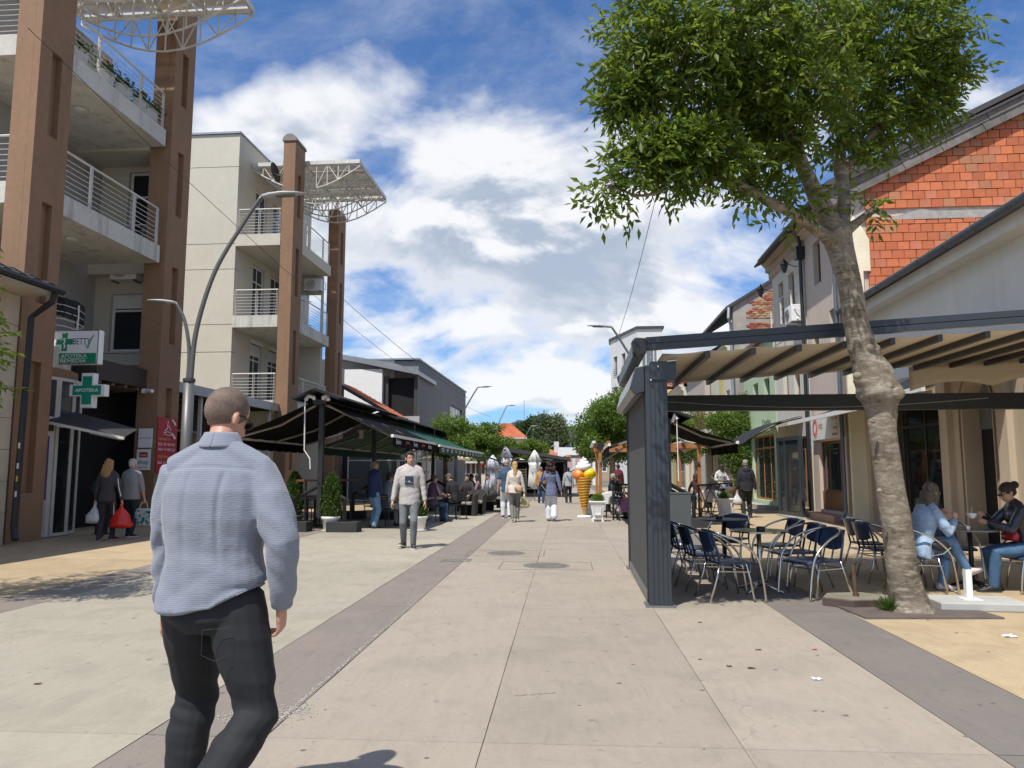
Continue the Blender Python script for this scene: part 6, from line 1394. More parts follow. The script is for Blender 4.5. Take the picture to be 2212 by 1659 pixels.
# wicker armchairs
WICK = mat('grey_wicker', (.055,.05,.045), .8, .2, 30, .8, 160)
def make_wicker():
    t = thing('wicker_armchair', 'x', 'chair', (0,0,0), 'grey wicker armchairs', local=True)
    mb = MB(); mb.sheet(lambda i,j: ((.30+.03*j)*sin(-2.2+4.4*i)*1.0, -(.28+.03*j)*cos(-2.2+4.4*i), .0+(.82-.20*abs(2*i-1)**2)*j), 20, 5, .03); mb.build('shell', WICK, t)
    MB().box(-.25,.25,-.22,.26,.36,.45).build('cushion', mat('pale_cushion',(.28,.26,.23),.9,.1,4), t, bevel=.02); return t
wk = make_wicker()
L = [((1012,1114),2.6),((1030,1110),2.9),((1050,1105),-2.2),((1086,1098),2.0),((1022,1096),-1),((1064,1090),1.2),((1098,1093),-.4),((1000,1104),-.6)]
WL_ = ['wicker armchair nearest the black T-shirt man','wicker armchair next to the first, back to the walkway','wicker armchair in front of the hanging chair','wicker armchair with tall back by the wooden slat fence','wicker armchair behind the first row under the green awning','wicker armchair beyond the hanging chair','farthest wicker armchair by the white parasol','wicker armchair half hidden behind the front two']
for i, (uv, rz) in enumerate(L):
    p_ = gnd(*uv)
    if i == 0: wk.location = p_; wk.rotation_euler = (0,0,rz); wk['label'] = WL_[0]
    else: dup(wk, p_, rz, WL_[i], 'grey wicker armchairs')
# hanging egg chair
c = gnd(1062,1106); t = thing('hanging_chair', 'black frame hanging chair at the edge of the cafe', 'hanging chair', c, local=True, rz=.2)
P, R = smooth_path([(-.55,0,.03),(.3,0,.05),(.62,0,.5),(.66,0,1.1),(.40,0,1.7),(-.15,0,1.95),(-.25,0,1.9)],[.028]*7,6); MB().tube(P,R,8).build('frame', BLACK, t)
MB().tube([(.45*cos(a_:=2*pi*i/20),.45*sin(a_),.03) for i in range(21)],.025,6).build('base_ring', BLACK, t)
for s_ in (-1,1): MB().tube([(-.2,0,1.9),(-.15+.0,s_*.35,1.2),(-.2,s_*.42,.75),(-.15,s_*.3,.42)],.014,6).build('seat_hoop', BLACK, t)
blob(t,'basket',(-.15,0,.62),(.36,.40,.26),WICK,.05); MB().tube([(-.2,0,1.9),(-.17,0,1.3)],.01,5).build('chain', GREYM, t)
# parasols
PSTR = bpy.data.materials.new('striped_parasol'); PSTR.use_nodes = True
def _st():
    nt = PSTR.node_tree; p = nt.nodes['Principled BSDF']; tc = nt.nodes.new('ShaderNodeTexCoord'); n = nt.nodes.new('ShaderNodeTexNoise'); n.inputs['Scale'].default_value = 6
    n.inputs['Distortion'].default_value = 2; r = nt.nodes.new('ShaderNodeMapRange'); r.inputs[1].default_value = .52; r.inputs[2].default_value = .57; m = nt.nodes.new('ShaderNodeMixRGB'); m.inputs[1].default_value = (.66,.67,.70,1); m.inputs[2].default_value = (.38,.40,.50,1)
    nt.links.new(tc.outputs['Object'], n.inputs['Vector']); nt.links.new(n.outputs[0], r.inputs[0]); nt.links.new(r.outputs[0], m.inputs[0]); nt.links.new(m.outputs[0], p.inputs['Base Color'])
_st()
def closed_parasol(label, u, v, h, m, s=1., Y=None):
    c = gnd(u, v); t = thing('closed_parasol', label, 'parasol', c, 'folded parasols', local=True)
    MB().tube([(0,0,0),(0,0,h)],.025,8).build('pole', GREYM, t)
    mb = MB(); n = 36; prof = [(.11,.62),(.24*s,.70),(.21*s,1.2),(.19*s,1.7),(.23*s,h-.62),(.12*s,h-.6),(.26*s,h-.55),(.10*s,h-.15),(.02,h)]
    mb.lathe(prof, n=n)
    for i, v_ in enumerate(mb.v): a = atan2(v_[1],v_[0]); f = 1+.22*cos(6*a+v_[2])+.08*sin(13*a); mb.v[i] = (v_[0]*f, v_[1]*f, v_[2]+.04*cos(6*a)*(v_[2] < 1))
    mb.build('cloth', m, t, smooth=True); return t
t = closed_parasol('folded white parasol with grey round mark before the pavilion', 1155, 1082, 2.5, mat('parasol_white',(.66,.66,.62),.8,.05,2), 1.15)
mb = MB(); mb.tube([(-.05+.11*cos(2*pi*i/16),-.26,1.45+.12*sin(2*pi*i/16)) for i in range(15)],.012,5).tube([(.0,-.27,1.45),(.1,-.27,1.36),(.1,-.27,1.2)],.012,5); mb.build('print_mark', DGREY, t)
closed_parasol('folded printed parasol left of the standing couple', 1064, 1092, 2.15, PSTR, 1.2); closed_parasol('taller folded printed parasol behind the couple', 1092, 1078, 2.75, PSTR, 1.25)
def open_parasol(label, u, Y, z, r, m):
    p = at(u,1000,Y); t = thing('open_parasol', label, 'parasol', (p.x,p.y,0), 'open cream parasols', local=True)
    MB().tube([(0,0,0),(0,0,z)],.03,8).build('pole', GREYM, t); mb = MB(); mb.lathe([(r,z-.55),(r*1.005,z-.42),(r*.5,z-.15),(.02,z+.02),(.02,z-.02),(r*.5,z-.19),(r*.99,z-.46)], n=8); mb.build('canopy', m, t)
CRP = mat('cream_parasol', (.66,.56,.33), .8, .05, 2)
open_parasol('open cream parasol behind the green awning, left one', 985, 52, 2.75, 1.7, CRP); open_parasol('open cream parasol in the middle behind the cafe', 1035, 56, 2.75, 1.9, CRP); open_parasol('open cream parasol behind the printed parasols', 1092, 60, 2.7, 1.7, CRP); open_parasol('red open parasol behind the hanging chair', 1068, 50, 2.3, .9, RED)
# slatted fence and pavilion
t = thing('slat_fence', 'pale wooden slat fence in front of the pavilion, left part', 'fence', at(1078,1050,46).xy.to_3d(), local=True)
for k in range(9): MB().box(0,.85,-.02,.02,.3+.15*k,.38+.15*k).build('slat', OFFW, t)
for x in (0,.85): MB().box(x-.04,x+.04,.021,.07,0,1.65).build('post', OFFW, t)
t = thing('slat_fence', 'pale wooden slat fence right of the blonde woman', 'fence', at(1112,1050,45).xy.to_3d(), local=True)
for k in range(9): MB().box(0,.65,-.02,.02,.3+.15*k,.38+.15*k).build('slat', mat('cream_slat',(.60,.52,.36)), t)
for x in (0,.65): MB().box(x-.04,x+.04,.021,.07,0,1.65).build('post', OFFW, t)
c = at(1098,1070,44); t = thing('cafe_pavilion', 'black framed terrace pavilion with low pitched roof', 'pavilion', (c.x,c.y,0), local=True, rz=-PHI)
for (x,y) in ((0,0),(3.2,0),(0,7),(3.2,7)): MB().box(x-.06,x+.06,y-.06,y+.06,0,2.3).build('post', BLACK, t)
MB(wcam(0,0)).slab([(-.3,2.62),(3.5,2.05),(3.5,2.2),(-.3,2.85)],-.2,7.2).build('roof', DGREY, t); MB().box(.06,3.14,-.03,.03,1.95,2.05).build('beam', DGREY, t); MB().beam((.1,-.05,2.05),(1.5,-.05,2.5),.05,.05).beam((1.5,-.05,2.45),(3.1,-.05,2.1),.05,.05).build('brace', GREYM, t)
MB().box(0,3.2,6.9,7,0,2.2).build('back_panel', DARK, t); MB().box(.3,3.2,.2,6.8,0,.16).build('deck', DARK, t)
mb = MB(); [mb.box(1.0,3.2,-.5,-.45,z,z+.05) for z in (.45,.85)]; [mb.box(x,x+.05,-.5,-.45,.0,.85) for x in (1.0,2.1,3.15)]; mb.build('barrier', DGREY, t)
# black low fence and furniture right of the bin
def fence_panel(label, p, q, h=1.05):
    t = thing('cafe_fence', label, 'fence', (p[0],p[1],0), 'black cafe fence panels'); p = Vector((*p,0)); q = Vector((*q,0)); U = Vector((0,0,1)); 
    for z in (.08,h): MB().beam(p+U*z, q+U*z, .05, .05).build('rail', BLACK, t)
    for f in (0,1): c_ = p.lerp(q,f); MB().beam(c_, c_+U*h, .05, .05).build('post', BLACK, t)
    for f0,f1 in ((0,.35),(.35,.6),(.6,1),(1,.55),(.3,0),(.8,.2)): MB().beam(p.lerp(q,f0)+U*.1, p.lerp(q,f1)+U*(h-.02), .02, .02).build('brace', BLACK, t)
g0, g1 = gnd(1500,1128), gnd(1590,1112); fence_panel('black zigzag fence panel right of the litter bin', (g0.x+.15,g0.y), (g1.x,g1.y+.4))
g0, g1 = gnd(1325,1124), gnd(1362,1120); fence_panel('black fence panel left of the pergola post', (g0.x,g0.y), (g1.x+.6,g1.y))
def make_tub():
    t = thing('tub_chair', 'x', 'chair', (0,0,0), 'pale tub chairs', local=True); PT = mat('pale_shell_plastic',(.45,.44,.42),.5,.05,3)
    mb = MB(); mb.sheet(lambda i,j: ((.20+.07*j)*sin(-2+4*i), -(.20+.06*j)*cos(-2+4*i), .42+(.40-.16*abs(2*i-1)**2)*j), 18, 5, .015); mb.build('shell', PT, t, smooth=True); mb = MB(); mb.lathe([(.0,.42),(.21,.44),(.2,.46),(0,.45)],n=16); mb.build('seat', PT, t)
    for (x,y) in ((-.15,-.15),(.15,-.15),(-.15,.15),(.15,.15)): MB().tube([(x,y,.42),(x*1.5,y*1.5,0)], .014, 6).build('leg', BLACK, t)
    return t
tb = make_tub()
for i, (u,v,rz,lb) in enumerate(((1310,1118,2.2,'pale tub chair behind the white planters'),(1518,1110,.8,'pale tub chair behind the zigzag fence, left'),(1545,1112,-.6,'pale tub chair behind the zigzag fence, right'),(1340,1108,-1.5,'pale tub chair under the black awning left of the post'))):
    if i == 0: tb.location = gnd(u,v); tb.rotation_euler = (0,0,rz); tb['label'] = lb
    else: dup(tb, gnd(u,v), rz, lb, 'pale tub chairs')
for i, (u,v,lb) in enumerate(((1345,1112,'dark table beside the black fence left of the post'),(1530,1106,'dark table behind the zigzag fence'),(1400,1100,'dark table under the black awning behind the screen'))): cafe_table(lb, *gnd(u,v).xy, .35, .74, BLACK)
# stroller
c = gnd(1352,1124); t = thing('stroller', 'folded black and pink baby stroller left of the pergola post', 'stroller', c, local=True)
for (x,y) in ((-.22,-.2),(.22,-.2),(-.22,.25),(.22,.25)): MB().tube([(x-.02,y,.09),(x+.02,y,.09)],.09,14).build('wheel', RUBBER, t)
mb = MB(); mb.tube([(-.2,-.2,.1),(-.18,.3,.6),(-.2,.45,.95)],.012,6).tube([(.2,-.2,.1),(.18,.3,.6),(.2,.45,.95)],.012,6).tube([(-.2,.25,.1),(.2,-.1,.5)],.012,6).tube([(-.2,.45,.95),(.2,.45,.95)],.014,6); mb.build('frame', BLACK, t)
mb = MB(); mb.sheet(lambda i,j: (-.17+.34*i, -.1+.4*j, .28+.1*j+.25*j*j), 4, 8, .03); mb.build('seat_cloth', mat('pink_cloth',(.45,.16,.24),.8,.3,12), t)

# ---------------- far end of the street ----------------
c = at(1160,1000,105); HB = mat('rose_hill_render',(.42,.36,.36),.85,.05,.3); HB2 = mat('pale_rose_render',(.50,.44,.44),.85,.05,.3)
def far_block(name, label, u0, u1, vtop, vbot, Y, m, depth=12, rows=0, cols=0, roof=None, rt='flat', rise=2.5, ww=1.6, wh=1.5, wm=None, z0w=None, over=.4):
    p0, p1 = at(u0, vtop, Y), at(u1, vtop, Y); H = p0.z; Wd = p1.x-p0.x
    t = thing(name, label, 'building', (p0.x,Y,0), local=True)
    ops = []; zb = z0w if z0w is not None else H-3.1*rows
    for r in range(rows):
        for k in range(cols): x = Wd*(k+.5)/cols; z = zb+.8+3.0*r; ops.append((x-ww/2,x+ww/2,z,z+wh))
    mb = MB(wcam(0,0)); mb.wall(Wd, H, .3, ops); mb.build('wall', m, t); MB().box(.05,Wd-.05,.31,depth,0,H-.02).build('wall_core', m, t)
    for o_ in ops: window(t, wcam(0,0), *o_, .15, .12, (.5,), (), PVC, wm or GLASSB, one=True)
    if rt == 'hip': 
        o = .6; tiled_roof(t, (-o,-o,H),(Wd+o,-o,H),(Wd*.62,depth*.5,H+rise),(Wd*.38,depth*.5,H+rise), 12, 24, roof); tiled_roof(t, (Wd+o,-o,H),(Wd+o,depth+o,H),(Wd*.62,depth*.5+.01,H+rise),(Wd*.62,depth*.5,H+rise), 10, 14, roof); tiled_roof(t, (-o,depth+o,H),(-o,-o,H),(Wd*.38,depth*.5,H+rise),(Wd*.38,depth*.5+.01,H+rise), 10, 14, roof)
        MB().box(-o,Wd+o,-o,depth+o,H-.15,H-.02).build('eave', CR2, t)
    elif rt == 'flat': MB().box(-over,Wd+over,-over,depth,H+.01,H+.5).build('roof', roof or DGREY, t)
    return t
t = far_block('hill_flats', 'rose grey block of flats on the hill behind the trees', 1186, 1262, 948, 1000, 150, HB2, 14, 3, 3, mat('grey_hill_roof',(.10,.095,.10),.8), 'none', ww=3.0, wh=2.2, wm=GLASSL)
H = at(1186,948,150).z; MB(wcam(0,0)).slab([(-.6,H),(7.5,H),(7.5,H+2.4),(.2,H+2.4)],-.7,14).build('roof', MATS['grey_hill_roof'], t)
t = far_block('hill_house', 'pale house with dark mono pitch roof on the hill', 1078, 1150, 930, 1000, 170, HB2, 12, 1, 2, None, 'none', ww=3, wh=1.4, wm=DARK); H = at(1078,930,170).z
MB(wcam(0,0)).slab([(-.6,H-.2),(-.6,H+.3),(4.5,H+2.3),(8.0,H+1.8),(8.0,H),],-.8,12).build('roof', MATS['grey_hill_roof'], t); MB().tube([(5.6,2,H+1),(5.6,2,H+7)],.05,5).build('mast', GREYM, t)
t = far_block('yellow_house', 'pale yellow house with hipped orange tiled roof', 1060, 1127, 945, 1000, 88, mat('pale_yellow_render',(.62,.52,.30),.85,.05,.5), 9, 0, 0, mat('bright_orange_tile',(.46,.135,.055),.8,.2,1.5,rnd=.1), 'hip', 1.9)
t = far_block('white_house', 'white house with broad reddish tiled roof and chimney', 1158, 1226, 987, 1000, 98, MW, 12, 0, 0, mat('reddish_tile',(.36,.135,.075),.8,.2,1.5,rnd=.1), 'none')
H = at(1158,987,98).z; Wd = at(1226,987,98).x-at(1158,987,98).x
tiled_roof(t, (-5.0,-.6,H),(Wd+.6,-.6,H),(Wd*.05,6,H+1.8),(-4.2,6,H+1.8), 12, 26, MATS['reddish_tile']); MB().box(2.4,3.0,1.5,2.1,H+.1,H+2.0).build('chimney', MW, t); MB().box(-4.5,-.01,.0,10,0,H-.05).build('rear_wing', MW, t)
for (u0,u1,v0,v1) in ((1193,1200,1002,1020),(1209,1217,1008,1022)):
    p0, p1 = at(u0,v1,98), at(u1,v0,98); X0 = at(1158,987,98).x; MB().box(p0.x-X0,p1.x-X0,-.04,.02,max(.8,p0.z),p1.z).build('dark_window', WOODD, t)
t = thing('event_arch', 'white inflatable looking arch with red logo panel', 'arch', (*at(1205,1050,80).xy,0), local=True)
MB().box(0,.75,-.4,.4,0,3.1).box(3.6,4.3,-.4,.4,0,3.1).build('leg', WHITE, t); MB().box(0,4.3,-.4,.4,3.11,3.9).build('top_beam', WHITE, t); MB().box(1.9,2.8,-.45,-.41,3.5,4.0).build('red_panel', RED, t)
MB().box(.8,3.55,6,6.2,0,2.9).build('pink_panel', mat('faded_pink',(.50,.36,.35)), t); MB().box(2.0,2.35,5.9,5.99,0,2.9).box(.8,3.5,5.9,5.98,1.5,1.62).build('lattice', OFFW, t)
far_block('low_shop', 'low cream shop behind the cream parasols', 955, 1100, 1001, 1040, 74, CR2, 8, 1, 7, OFFW, 'flat', ww=1.1, wh=1.3, wm=WOODD, z0w=.3)
far_block('old_long_building', 'old cream building seen under the right street trees', 1380, 1240, 995, 1040, 92, CR2, 8) if False else None
far_block('tan_building', 'tan building with brown roof behind the big right tree', 1238, 1340, 982, 1040, 108, mat('tan_far_render',(.40,.31,.22)), 10, 2, 4, mat('brown_far_roof',(.16,.08,.05)), 'flat', ww=1.2, wh=1.6)
# terrace glazing behind the far cafe
t = thing('winter_garden', 'glazed terrace with slim white frames behind the cafe awnings', 'conservatory', (-9.8,36.0,0), street=True)
for i in range(2): window(t, wcam(-11.0+1.25*i,36.0), .0,1.2,.05,2.6,0,.06,(),(.75,),PVCS,glass('terrace_glass',(.10,.12,.12),.05,.25))
for i in range(7): window(t, wleft(-8.5,36.0), .1+1.35*i,1.4+1.35*i,.05,2.6,0,.06,(),(.75,),PVCS,MATS['terrace_glass'])
MB().box(-11.1,-8.4,35.9,45.6,2.62,2.8).build('roof', DGREY, t); 
# overhead wires
def wire(label, p, q, sag, r=.009):
    p, q = Vector(p), Vector(q); mb = MB(); mb.tube([p.lerp(q,i/16)-Vector((0,0,sag*4*(i/16)*(1-i/16))) for i in range(17)], r, 4); single(mb, 'overhead_wire', DGREY, label, 'cable', p, 'thin cables hung across the street')
wire('thin cable running down from the first block to the far lamps', at(60,60,14.5), at(1060,900,60), 1.2, .010); wire('thin cable from the second brown pier towards the street end', at(735,640,35), at(1010,860,40), .2, .012); wire('cable rising from the tree crown over the street', at(1330,740,30), at(1470,190,14), .4, .008)
# ---------------- people ----------------
SKIN = mat('skin_light', (.52,.30,.21), .5, .06, 8, .05, 90); SKIN2 = mat('skin_tanned', (.40,.21,.135), .5, .06, 8, .05, 90)
HAIRB = mat('hair_dark_brown', (.022,.013,.009), .45, .35, 30, .7, 120); HAIRG = mat('hair_grey', (.34,.32,.30), .6, .3, 30, .7, 120)
HAIRBL = mat('hair_blonde', (.50,.31,.12), .45, .3, 25, .7, 100); HAIRBR = mat('hair_auburn_brown', (.20,.11,.05), .45, .4, 25, .7, 100); HAIRA = mat('hair_ash_brown', (.13,.10,.075), .45, .45, 40, .7, 120)
def ik(A, B, l1, l2, hint):
    A = Vector(A); B = Vector(B); d = B-A; L = min(d.length, (l1+l2)*.999); d.normalize(); B = A+d*L
    x = (l1*l1-l2*l2+L*L)/(2*L); h = sqrt(max(0, l1*l1-x*x)); hint = Vector(hint); p = (hint-d*hint.dot(d)).normalized()
    return A+d*x+p*h, B
def remeshed(mb, name, m, parent, voxel, smooth=4, post=None, sf=.6):
    me = mb.mesh(name, m, (0,0,0)); o = bpy.data.objects.new(name, me); COL.objects.link(o)
    r = o.modifiers.new('r', 'REMESH'); r.mode = 'VOXEL'; r.voxel_size = voxel; r.use_smooth_shade = True
    s_ = o.modifiers.new('s', 'SMOOTH'); s_.factor = sf; s_.iterations = smooth
    if post is not None:
        dg = bpy.context.evaluated_depsgraph_get(); nm = bpy.data.meshes.new_from_object(o.evaluated_get(dg)); o.modifiers.clear(); o.data = nm; nm.name = name; bpy.data.meshes.remove(me)
        n = len(nm.vertices); co = np.empty(n*3, np.float32); no = np.empty(n*3, np.float32); nm.vertices.foreach_get('co', co); nm.vertices.foreach_get('normal', no)
        co = co.reshape(-1,3); no = no.reshape(-1,3)
        for i in range(n):
            q = post(Vector(co[i].tolist()), Vector(no[i].tolist()))
            co[i] = q
        nm.vertices.foreach_set('co', co.ravel()); nm.polygons.foreach_set('use_smooth', [True]*len(nm.polygons)); nm.update()
    if parent is not None: o.parent = parent
    return o
def cap(pts, r, n, ext=.6):
    """rounded ends for a limb"""
    pts = [Vector(p) for p in pts]; r = list(r); a = (pts[0]-pts[1]).normalized(); b = (pts[-1]-pts[-2]).normalized()
    return [pts[0]+a*r[0]*ext]+pts+[pts[-1]+b*r[-1]*ext], [r[0]*.5]+r+[r[-1]*.5]
def person(label, x, y, rz, H=1.75, skin=None, hair='short', hairm=None, top=None, bottom=None, shoe=None, vox=.012, group=None, z=0.,
           hip=(0,0,.92), lean=0., side=0., aL=(-.10,0,.075), aR=(.10,0,.075), pL=0., pR=0., yL=0., yR=0., hL=(-.27,.03,.80), hR=(.27,.03,.80), eL=None, eR=None, kL=None, kR=None,
           head=(0,0,0), build=1., sleeve=1., sfit=1., lfit=1., face=False, female=False, hem=.84, wide=0., soles=None, flare=0., post=None, shades=False, collar=0., grip=.5, wristL=None, wristR=None, hscale=1., sq=0., bpost=None):
    """root at the feet; the figure looks along +y in its own frame. Left is -x."""
    skin = skin or SKIN; hairm = hairm or HAIRB; top = top or BLACK; bottom = bottom or BLACK; shoe = shoe or BLACK
    k = H/1.75; t = thing('person', label, 'person', (x,y,z), group, local=True, rz=rz); t.scale = (k,k,k)
    B = build; V = Vector
    P = V(hip); up = V((sin(side), sin(lean), cos(lean))).normalized(); rt = V((cos(side),0,-sin(side))); fw = up.cross(rt)*-1
    fw = rt.cross(up)*-1 if (rt.cross(up)).y < 0 else rt.cross(up); fw.normalize()
    shw = (.155 if female else .175)+wide
    Nk = P+up*.585; SL = P+up*.492-rt*shw; SR = P+up*.492+rt*shw
    hp, hy, hr = head     # pitch (down +), yaw (left +), roll
    hup = (up*cos(hp*.6)+fw*sin(hp*.6)).normalized(); Hc = Nk+hup*.128+fw*.020
    Rh = Matrix.Rotation(hy,3,'Z') @ Matrix.Rotation(-(lean+hp),3,'X') @ Matrix.Rotation(hr,3,'Y')
    def hd(a,b,c): return Hc+Rh @ V((a,b,c))*hscale
    HL = P+V((-.09,0,-.02)); HR = P+V((.09,0,-.02))
    kL_, aLp = ik(HL, aL, .43, .425, kL or (-.05,1,.1)); kR_, aRp = ik(HR, aR, .43, .425, kR or (.05,1,.1))
    eL_, wL = ik(SL, hL, .300, .268, eL or (-.6,-.8,0)); eR_, wR = ik(SR, hR, .300, .268, eR or (.6,-.8,0))
    n = 14; SK = MB(); TP = MB(); BT = MB()
    w_ = lambda v: rt*v*B
    d_ = lambda v: fw*v*B
    secs = [(0.0,.150,.105),(.08,.150,.108),(.18,.138,.10),(.30,.155,.11),(.41,.168,.114),(.485,.150,.092),(.545,.085,.072),(.59,.055,.058)] if not female else \
           [(0.0,.158,.108),(.08,.145,.10),(.18,.115,.085),(.29,.13,.10),(.39,.145,.118),(.48,.135,.085),(.54,.07,.06),(.585,.048,.05)]
    SK.loft([(P+up*s_, w_(a), d_(b)) for s_, a, b in secs], 18)
    SK.loft([(P+up*(-.09)+fw*-.0, w_(.09), d_(.07)), (P+up*(-.03)+fw*-.0, w_(.138), d_(.095)), (P+up*.06, w_(.14), d_(.095))], 18)
    for s_,Sx in ((-1,SL),(1,SR)): SK.tube([Nk-up*.015-fw*.008, Nk.lerp(Sx,.5)-up*.012-fw*.008, Sx], [.044,.042,.040], 12); TP.tube([Nk-up*.004-fw*.008, Nk.lerp(Sx,.5)+up*.004-fw*.008, Sx], [.064,.061,.060*B], 12)
    neck = [Nk-up*.05, Nk+hup*.02, Hc-hup*.05]; SK.tube(neck, [.060,.056,.055] if not female else [.05,.045,.046], n)
    SK.ell(hd(0,-.008,.03), (.074*hscale,.096*hscale,.092*hscale), 20, Rh); SK.ell(hd(0,.022,-.035), (.060*hscale,.070*hscale,.085*hscale), 18, Rh)
    SK.ell(hd(0,.055,-.088), (.034,.026,.024), 10, Rh)
    SK.ell(hd(0,.098,-.022), (.011,.016,.022), 8, Rh); SK.ell(hd(0,.104,-.036), (.015,.014,.010), 8, Rh)
    for s_ in (-1,1): SK.ell(hd(s_*.077,-.012,-.012), (.010,.018,.031), 10, Rh @ Matrix.Rotation(s_*.35,3,'Z'))
    for (Hp, K, A, pit, yaw) in ((HL,kL_,aLp,pL,yL),(HR,kR_,aRp,pR,yR)):
        mid = K.lerp(A,.35)-fw*.012
        pts, r = cap([Hp, Hp.lerp(K,.5), K, mid, K.lerp(A,.75), A], [.080*B,.068*B,.048,.050,.038,.034], n); SK.tube(pts, r, n)
        pts, r = cap([Hp+V((0,0,.02)), Hp.lerp(K,.3), Hp.lerp(K,.7), K, mid, K.lerp(A,.7), A.lerp(K,-.02)], [.098*B*lfit**.4,.094*B*lfit**.8,.082*lfit,.075*lfit,.074*lfit+flare*.4,.064*lfit+flare*.8,.058*lfit+flare], n); BT.tube(pts, r, n)
        # foot
        Rf = Matrix.Rotation(yaw,3,'Z') @ Matrix.Rotation(-pit,3,'X')
        F = lambda a,b,c: A+Rf @ V((a,b,c))
        SK.ell(F(0,.05,-.035), (.038,.10,.03), 10, Rf)
        sh = MB(); R3 = Rf
        sh.loft([(F(0,-.075,-.045), R3 @ V((.024,0,0)), R3 @ V((0,0,.022))),(F(0,-.06,-.028), R3 @ V((.036,0,0)), R3 @ V((0,0,.043))),(F(0,.0,-.015), R3 @ V((.040,0,0)), R3 @ V((0,0,.060))),(F(0,.06,-.034), R3 @ V((.046,0,0)), R3 @ V((0,0,.040))),
                 (F(0,.13,-.048), R3 @ V((.049,0,0)), R3 @ V((0,0,.026))),(F(0,.175,-.052), R3 @ V((.036,0,0)), R3 @ V((0,0,.021))),(F(0,.195,-.055), R3 @ V((.015,0,0)), R3 @ V((0,0,.014)))], 16)
        so = sh.build('shoe', shoe, t, smooth=True)
        if soles is not None:
            sh = MB(); pr = [(.030,-.082),(.044,-.05),(.044,.02),(.053,.10),(.052,.15),(.036,.19),(.012,.208)]
            poly = [(a,b) for a,b in pr]+[(-a,b) for a,b in pr[::-1]]
            vs = [F(a,b,-.078) for a,b in poly]+[F(a,b,-.054) for a,b in poly]; m_ = len(poly)
            sh.add(vs, [tuple(range(m_))[::-1], tuple(range(m_,2*m_))]+[(i,(i+1)%m_,m_+(i+1)%m_,m_+i) for i in range(m_)]); sh.build('sole', soles, so)
    for s_, Sh, E, Wp, wd in ((-1,SL,eL_,wL,wristL),(1,SR,eR_,wR,wristR)):
        pts, r = cap([Sh-rt*s_*.03-up*.01, Sh-up*.006, Sh.lerp(E,.45), E, E.lerp(Wp,.4), Wp], [.045,.047*B,.040*B,.035,.036,.026], n); SK.tube(pts, r, n)
        if sleeve > 0:
            f = sfit
            ch_ = [Sh-rt*s_*.045-up*.03, Sh-up*.008, Sh.lerp(E,.4), Sh.lerp(E,.75), E, E.lerp(Wp,.35), E.lerp(Wp,.75), E.lerp(Wp,.97)]; rr_ = [.060*B,.062*B,.060*B*f,.057*B*f,.053*f,.051*f,.045*f,.037*f**.5]
            if sleeve < .6: ch_, rr_ = ch_[:4], [.062*B,.072*B,.066*B*f,.062*B*f]
            elif sleeve < .9: ch_, rr_ = ch_[:6], rr_[:6]
            pts, r = cap(ch_, rr_, n, .3); TP.tube(pts, r, n)
        # hand: palm, thumb and four fingers
        dr = (Wp-E).normalized() if wd is None else V(wd).normalized()
        pn = (rt*-s_); pn = (pn-dr*pn.dot(dr)).normalized(); sd = dr.cross(pn).normalized()
        if sd.dot(fw) < 0: sd = -sd
        palm = Wp+dr*.05; 
        SK.loft([(Wp-dr*.01, sd*.026, pn*.02),(Wp+dr*.03, sd*.034, pn*.018),(Wp+dr*.075, sd*.040, pn*.014),(Wp+dr*.095, sd*.038, pn*.012)], 12)
        for j, (o_, L_) in enumerate(((.030,.072),(.011,.082),(-.010,.078),(-.029,.060))):
            b0 = Wp+dr*.085+sd*o_; c1 = grip; d1 = (dr*cos(c1*.8)+pn*sin(c1*.8)); d2 = (dr*cos(c1*1.9)+pn*sin(c1*1.9)); d3 = (dr*cos(c1*2.7)+pn*sin(c1*2.7))
            q1 = b0+d1*L_*.45; q2 = q1+d2*L_*.32; q3 = q2+d3*L_*.25; SK.tube([b0-dr*.02, b0, q1, q2, q3], [.0095,.0095,.0088,.008,.0065], 8)
        tb_ = Wp+dr*.025+sd*.028+pn*.006; SK.tube([tb_-sd*.01, tb_+dr*.02+sd*.018+pn*.01, tb_+dr*.048+sd*.026+pn*.022, tb_+dr*.07+sd*.024+pn*.034], [.014,.012,.010,.008], 8)
    remeshed(SK, 'body', skin, t, min(vox, .0085) if vox <= .012 else vox, 3)
    lw = wide
    # clothes
    inf = 1.11; hemz = (hem-.92)
    st = [(hemz,.178,.138),(hemz*.3,.176,.132)]+[(s_, a*inf+.006, b*inf+.006) for s_, a, b in secs[1:6]]+[(.545,.095,.084),(.580+collar,.066,.066)]
    if hemz > -.02: st = st[:1]+st[2:]
    TP.loft([(P+up*s_, w_(a*(1 if s_ > .4 else sfit**.35)), d_(b*(1 if s_ > .4 else sfit**.35))) for s_, a, b in st], 22)
    remeshed(TP, 'shirt', top, t, vox, 4, post)
    BT.loft([(P+up*(-.13), w_(.09), d_(.085)),(P+up*(-.07), w_(.160), d_(.122)),(P+up*.0, w_(.162), d_(.118)),(P+up*.08, w_(.155), d_(.110))], 20)
    remeshed(BT, 'trousers', bottom, t, vox, 4, bpost)
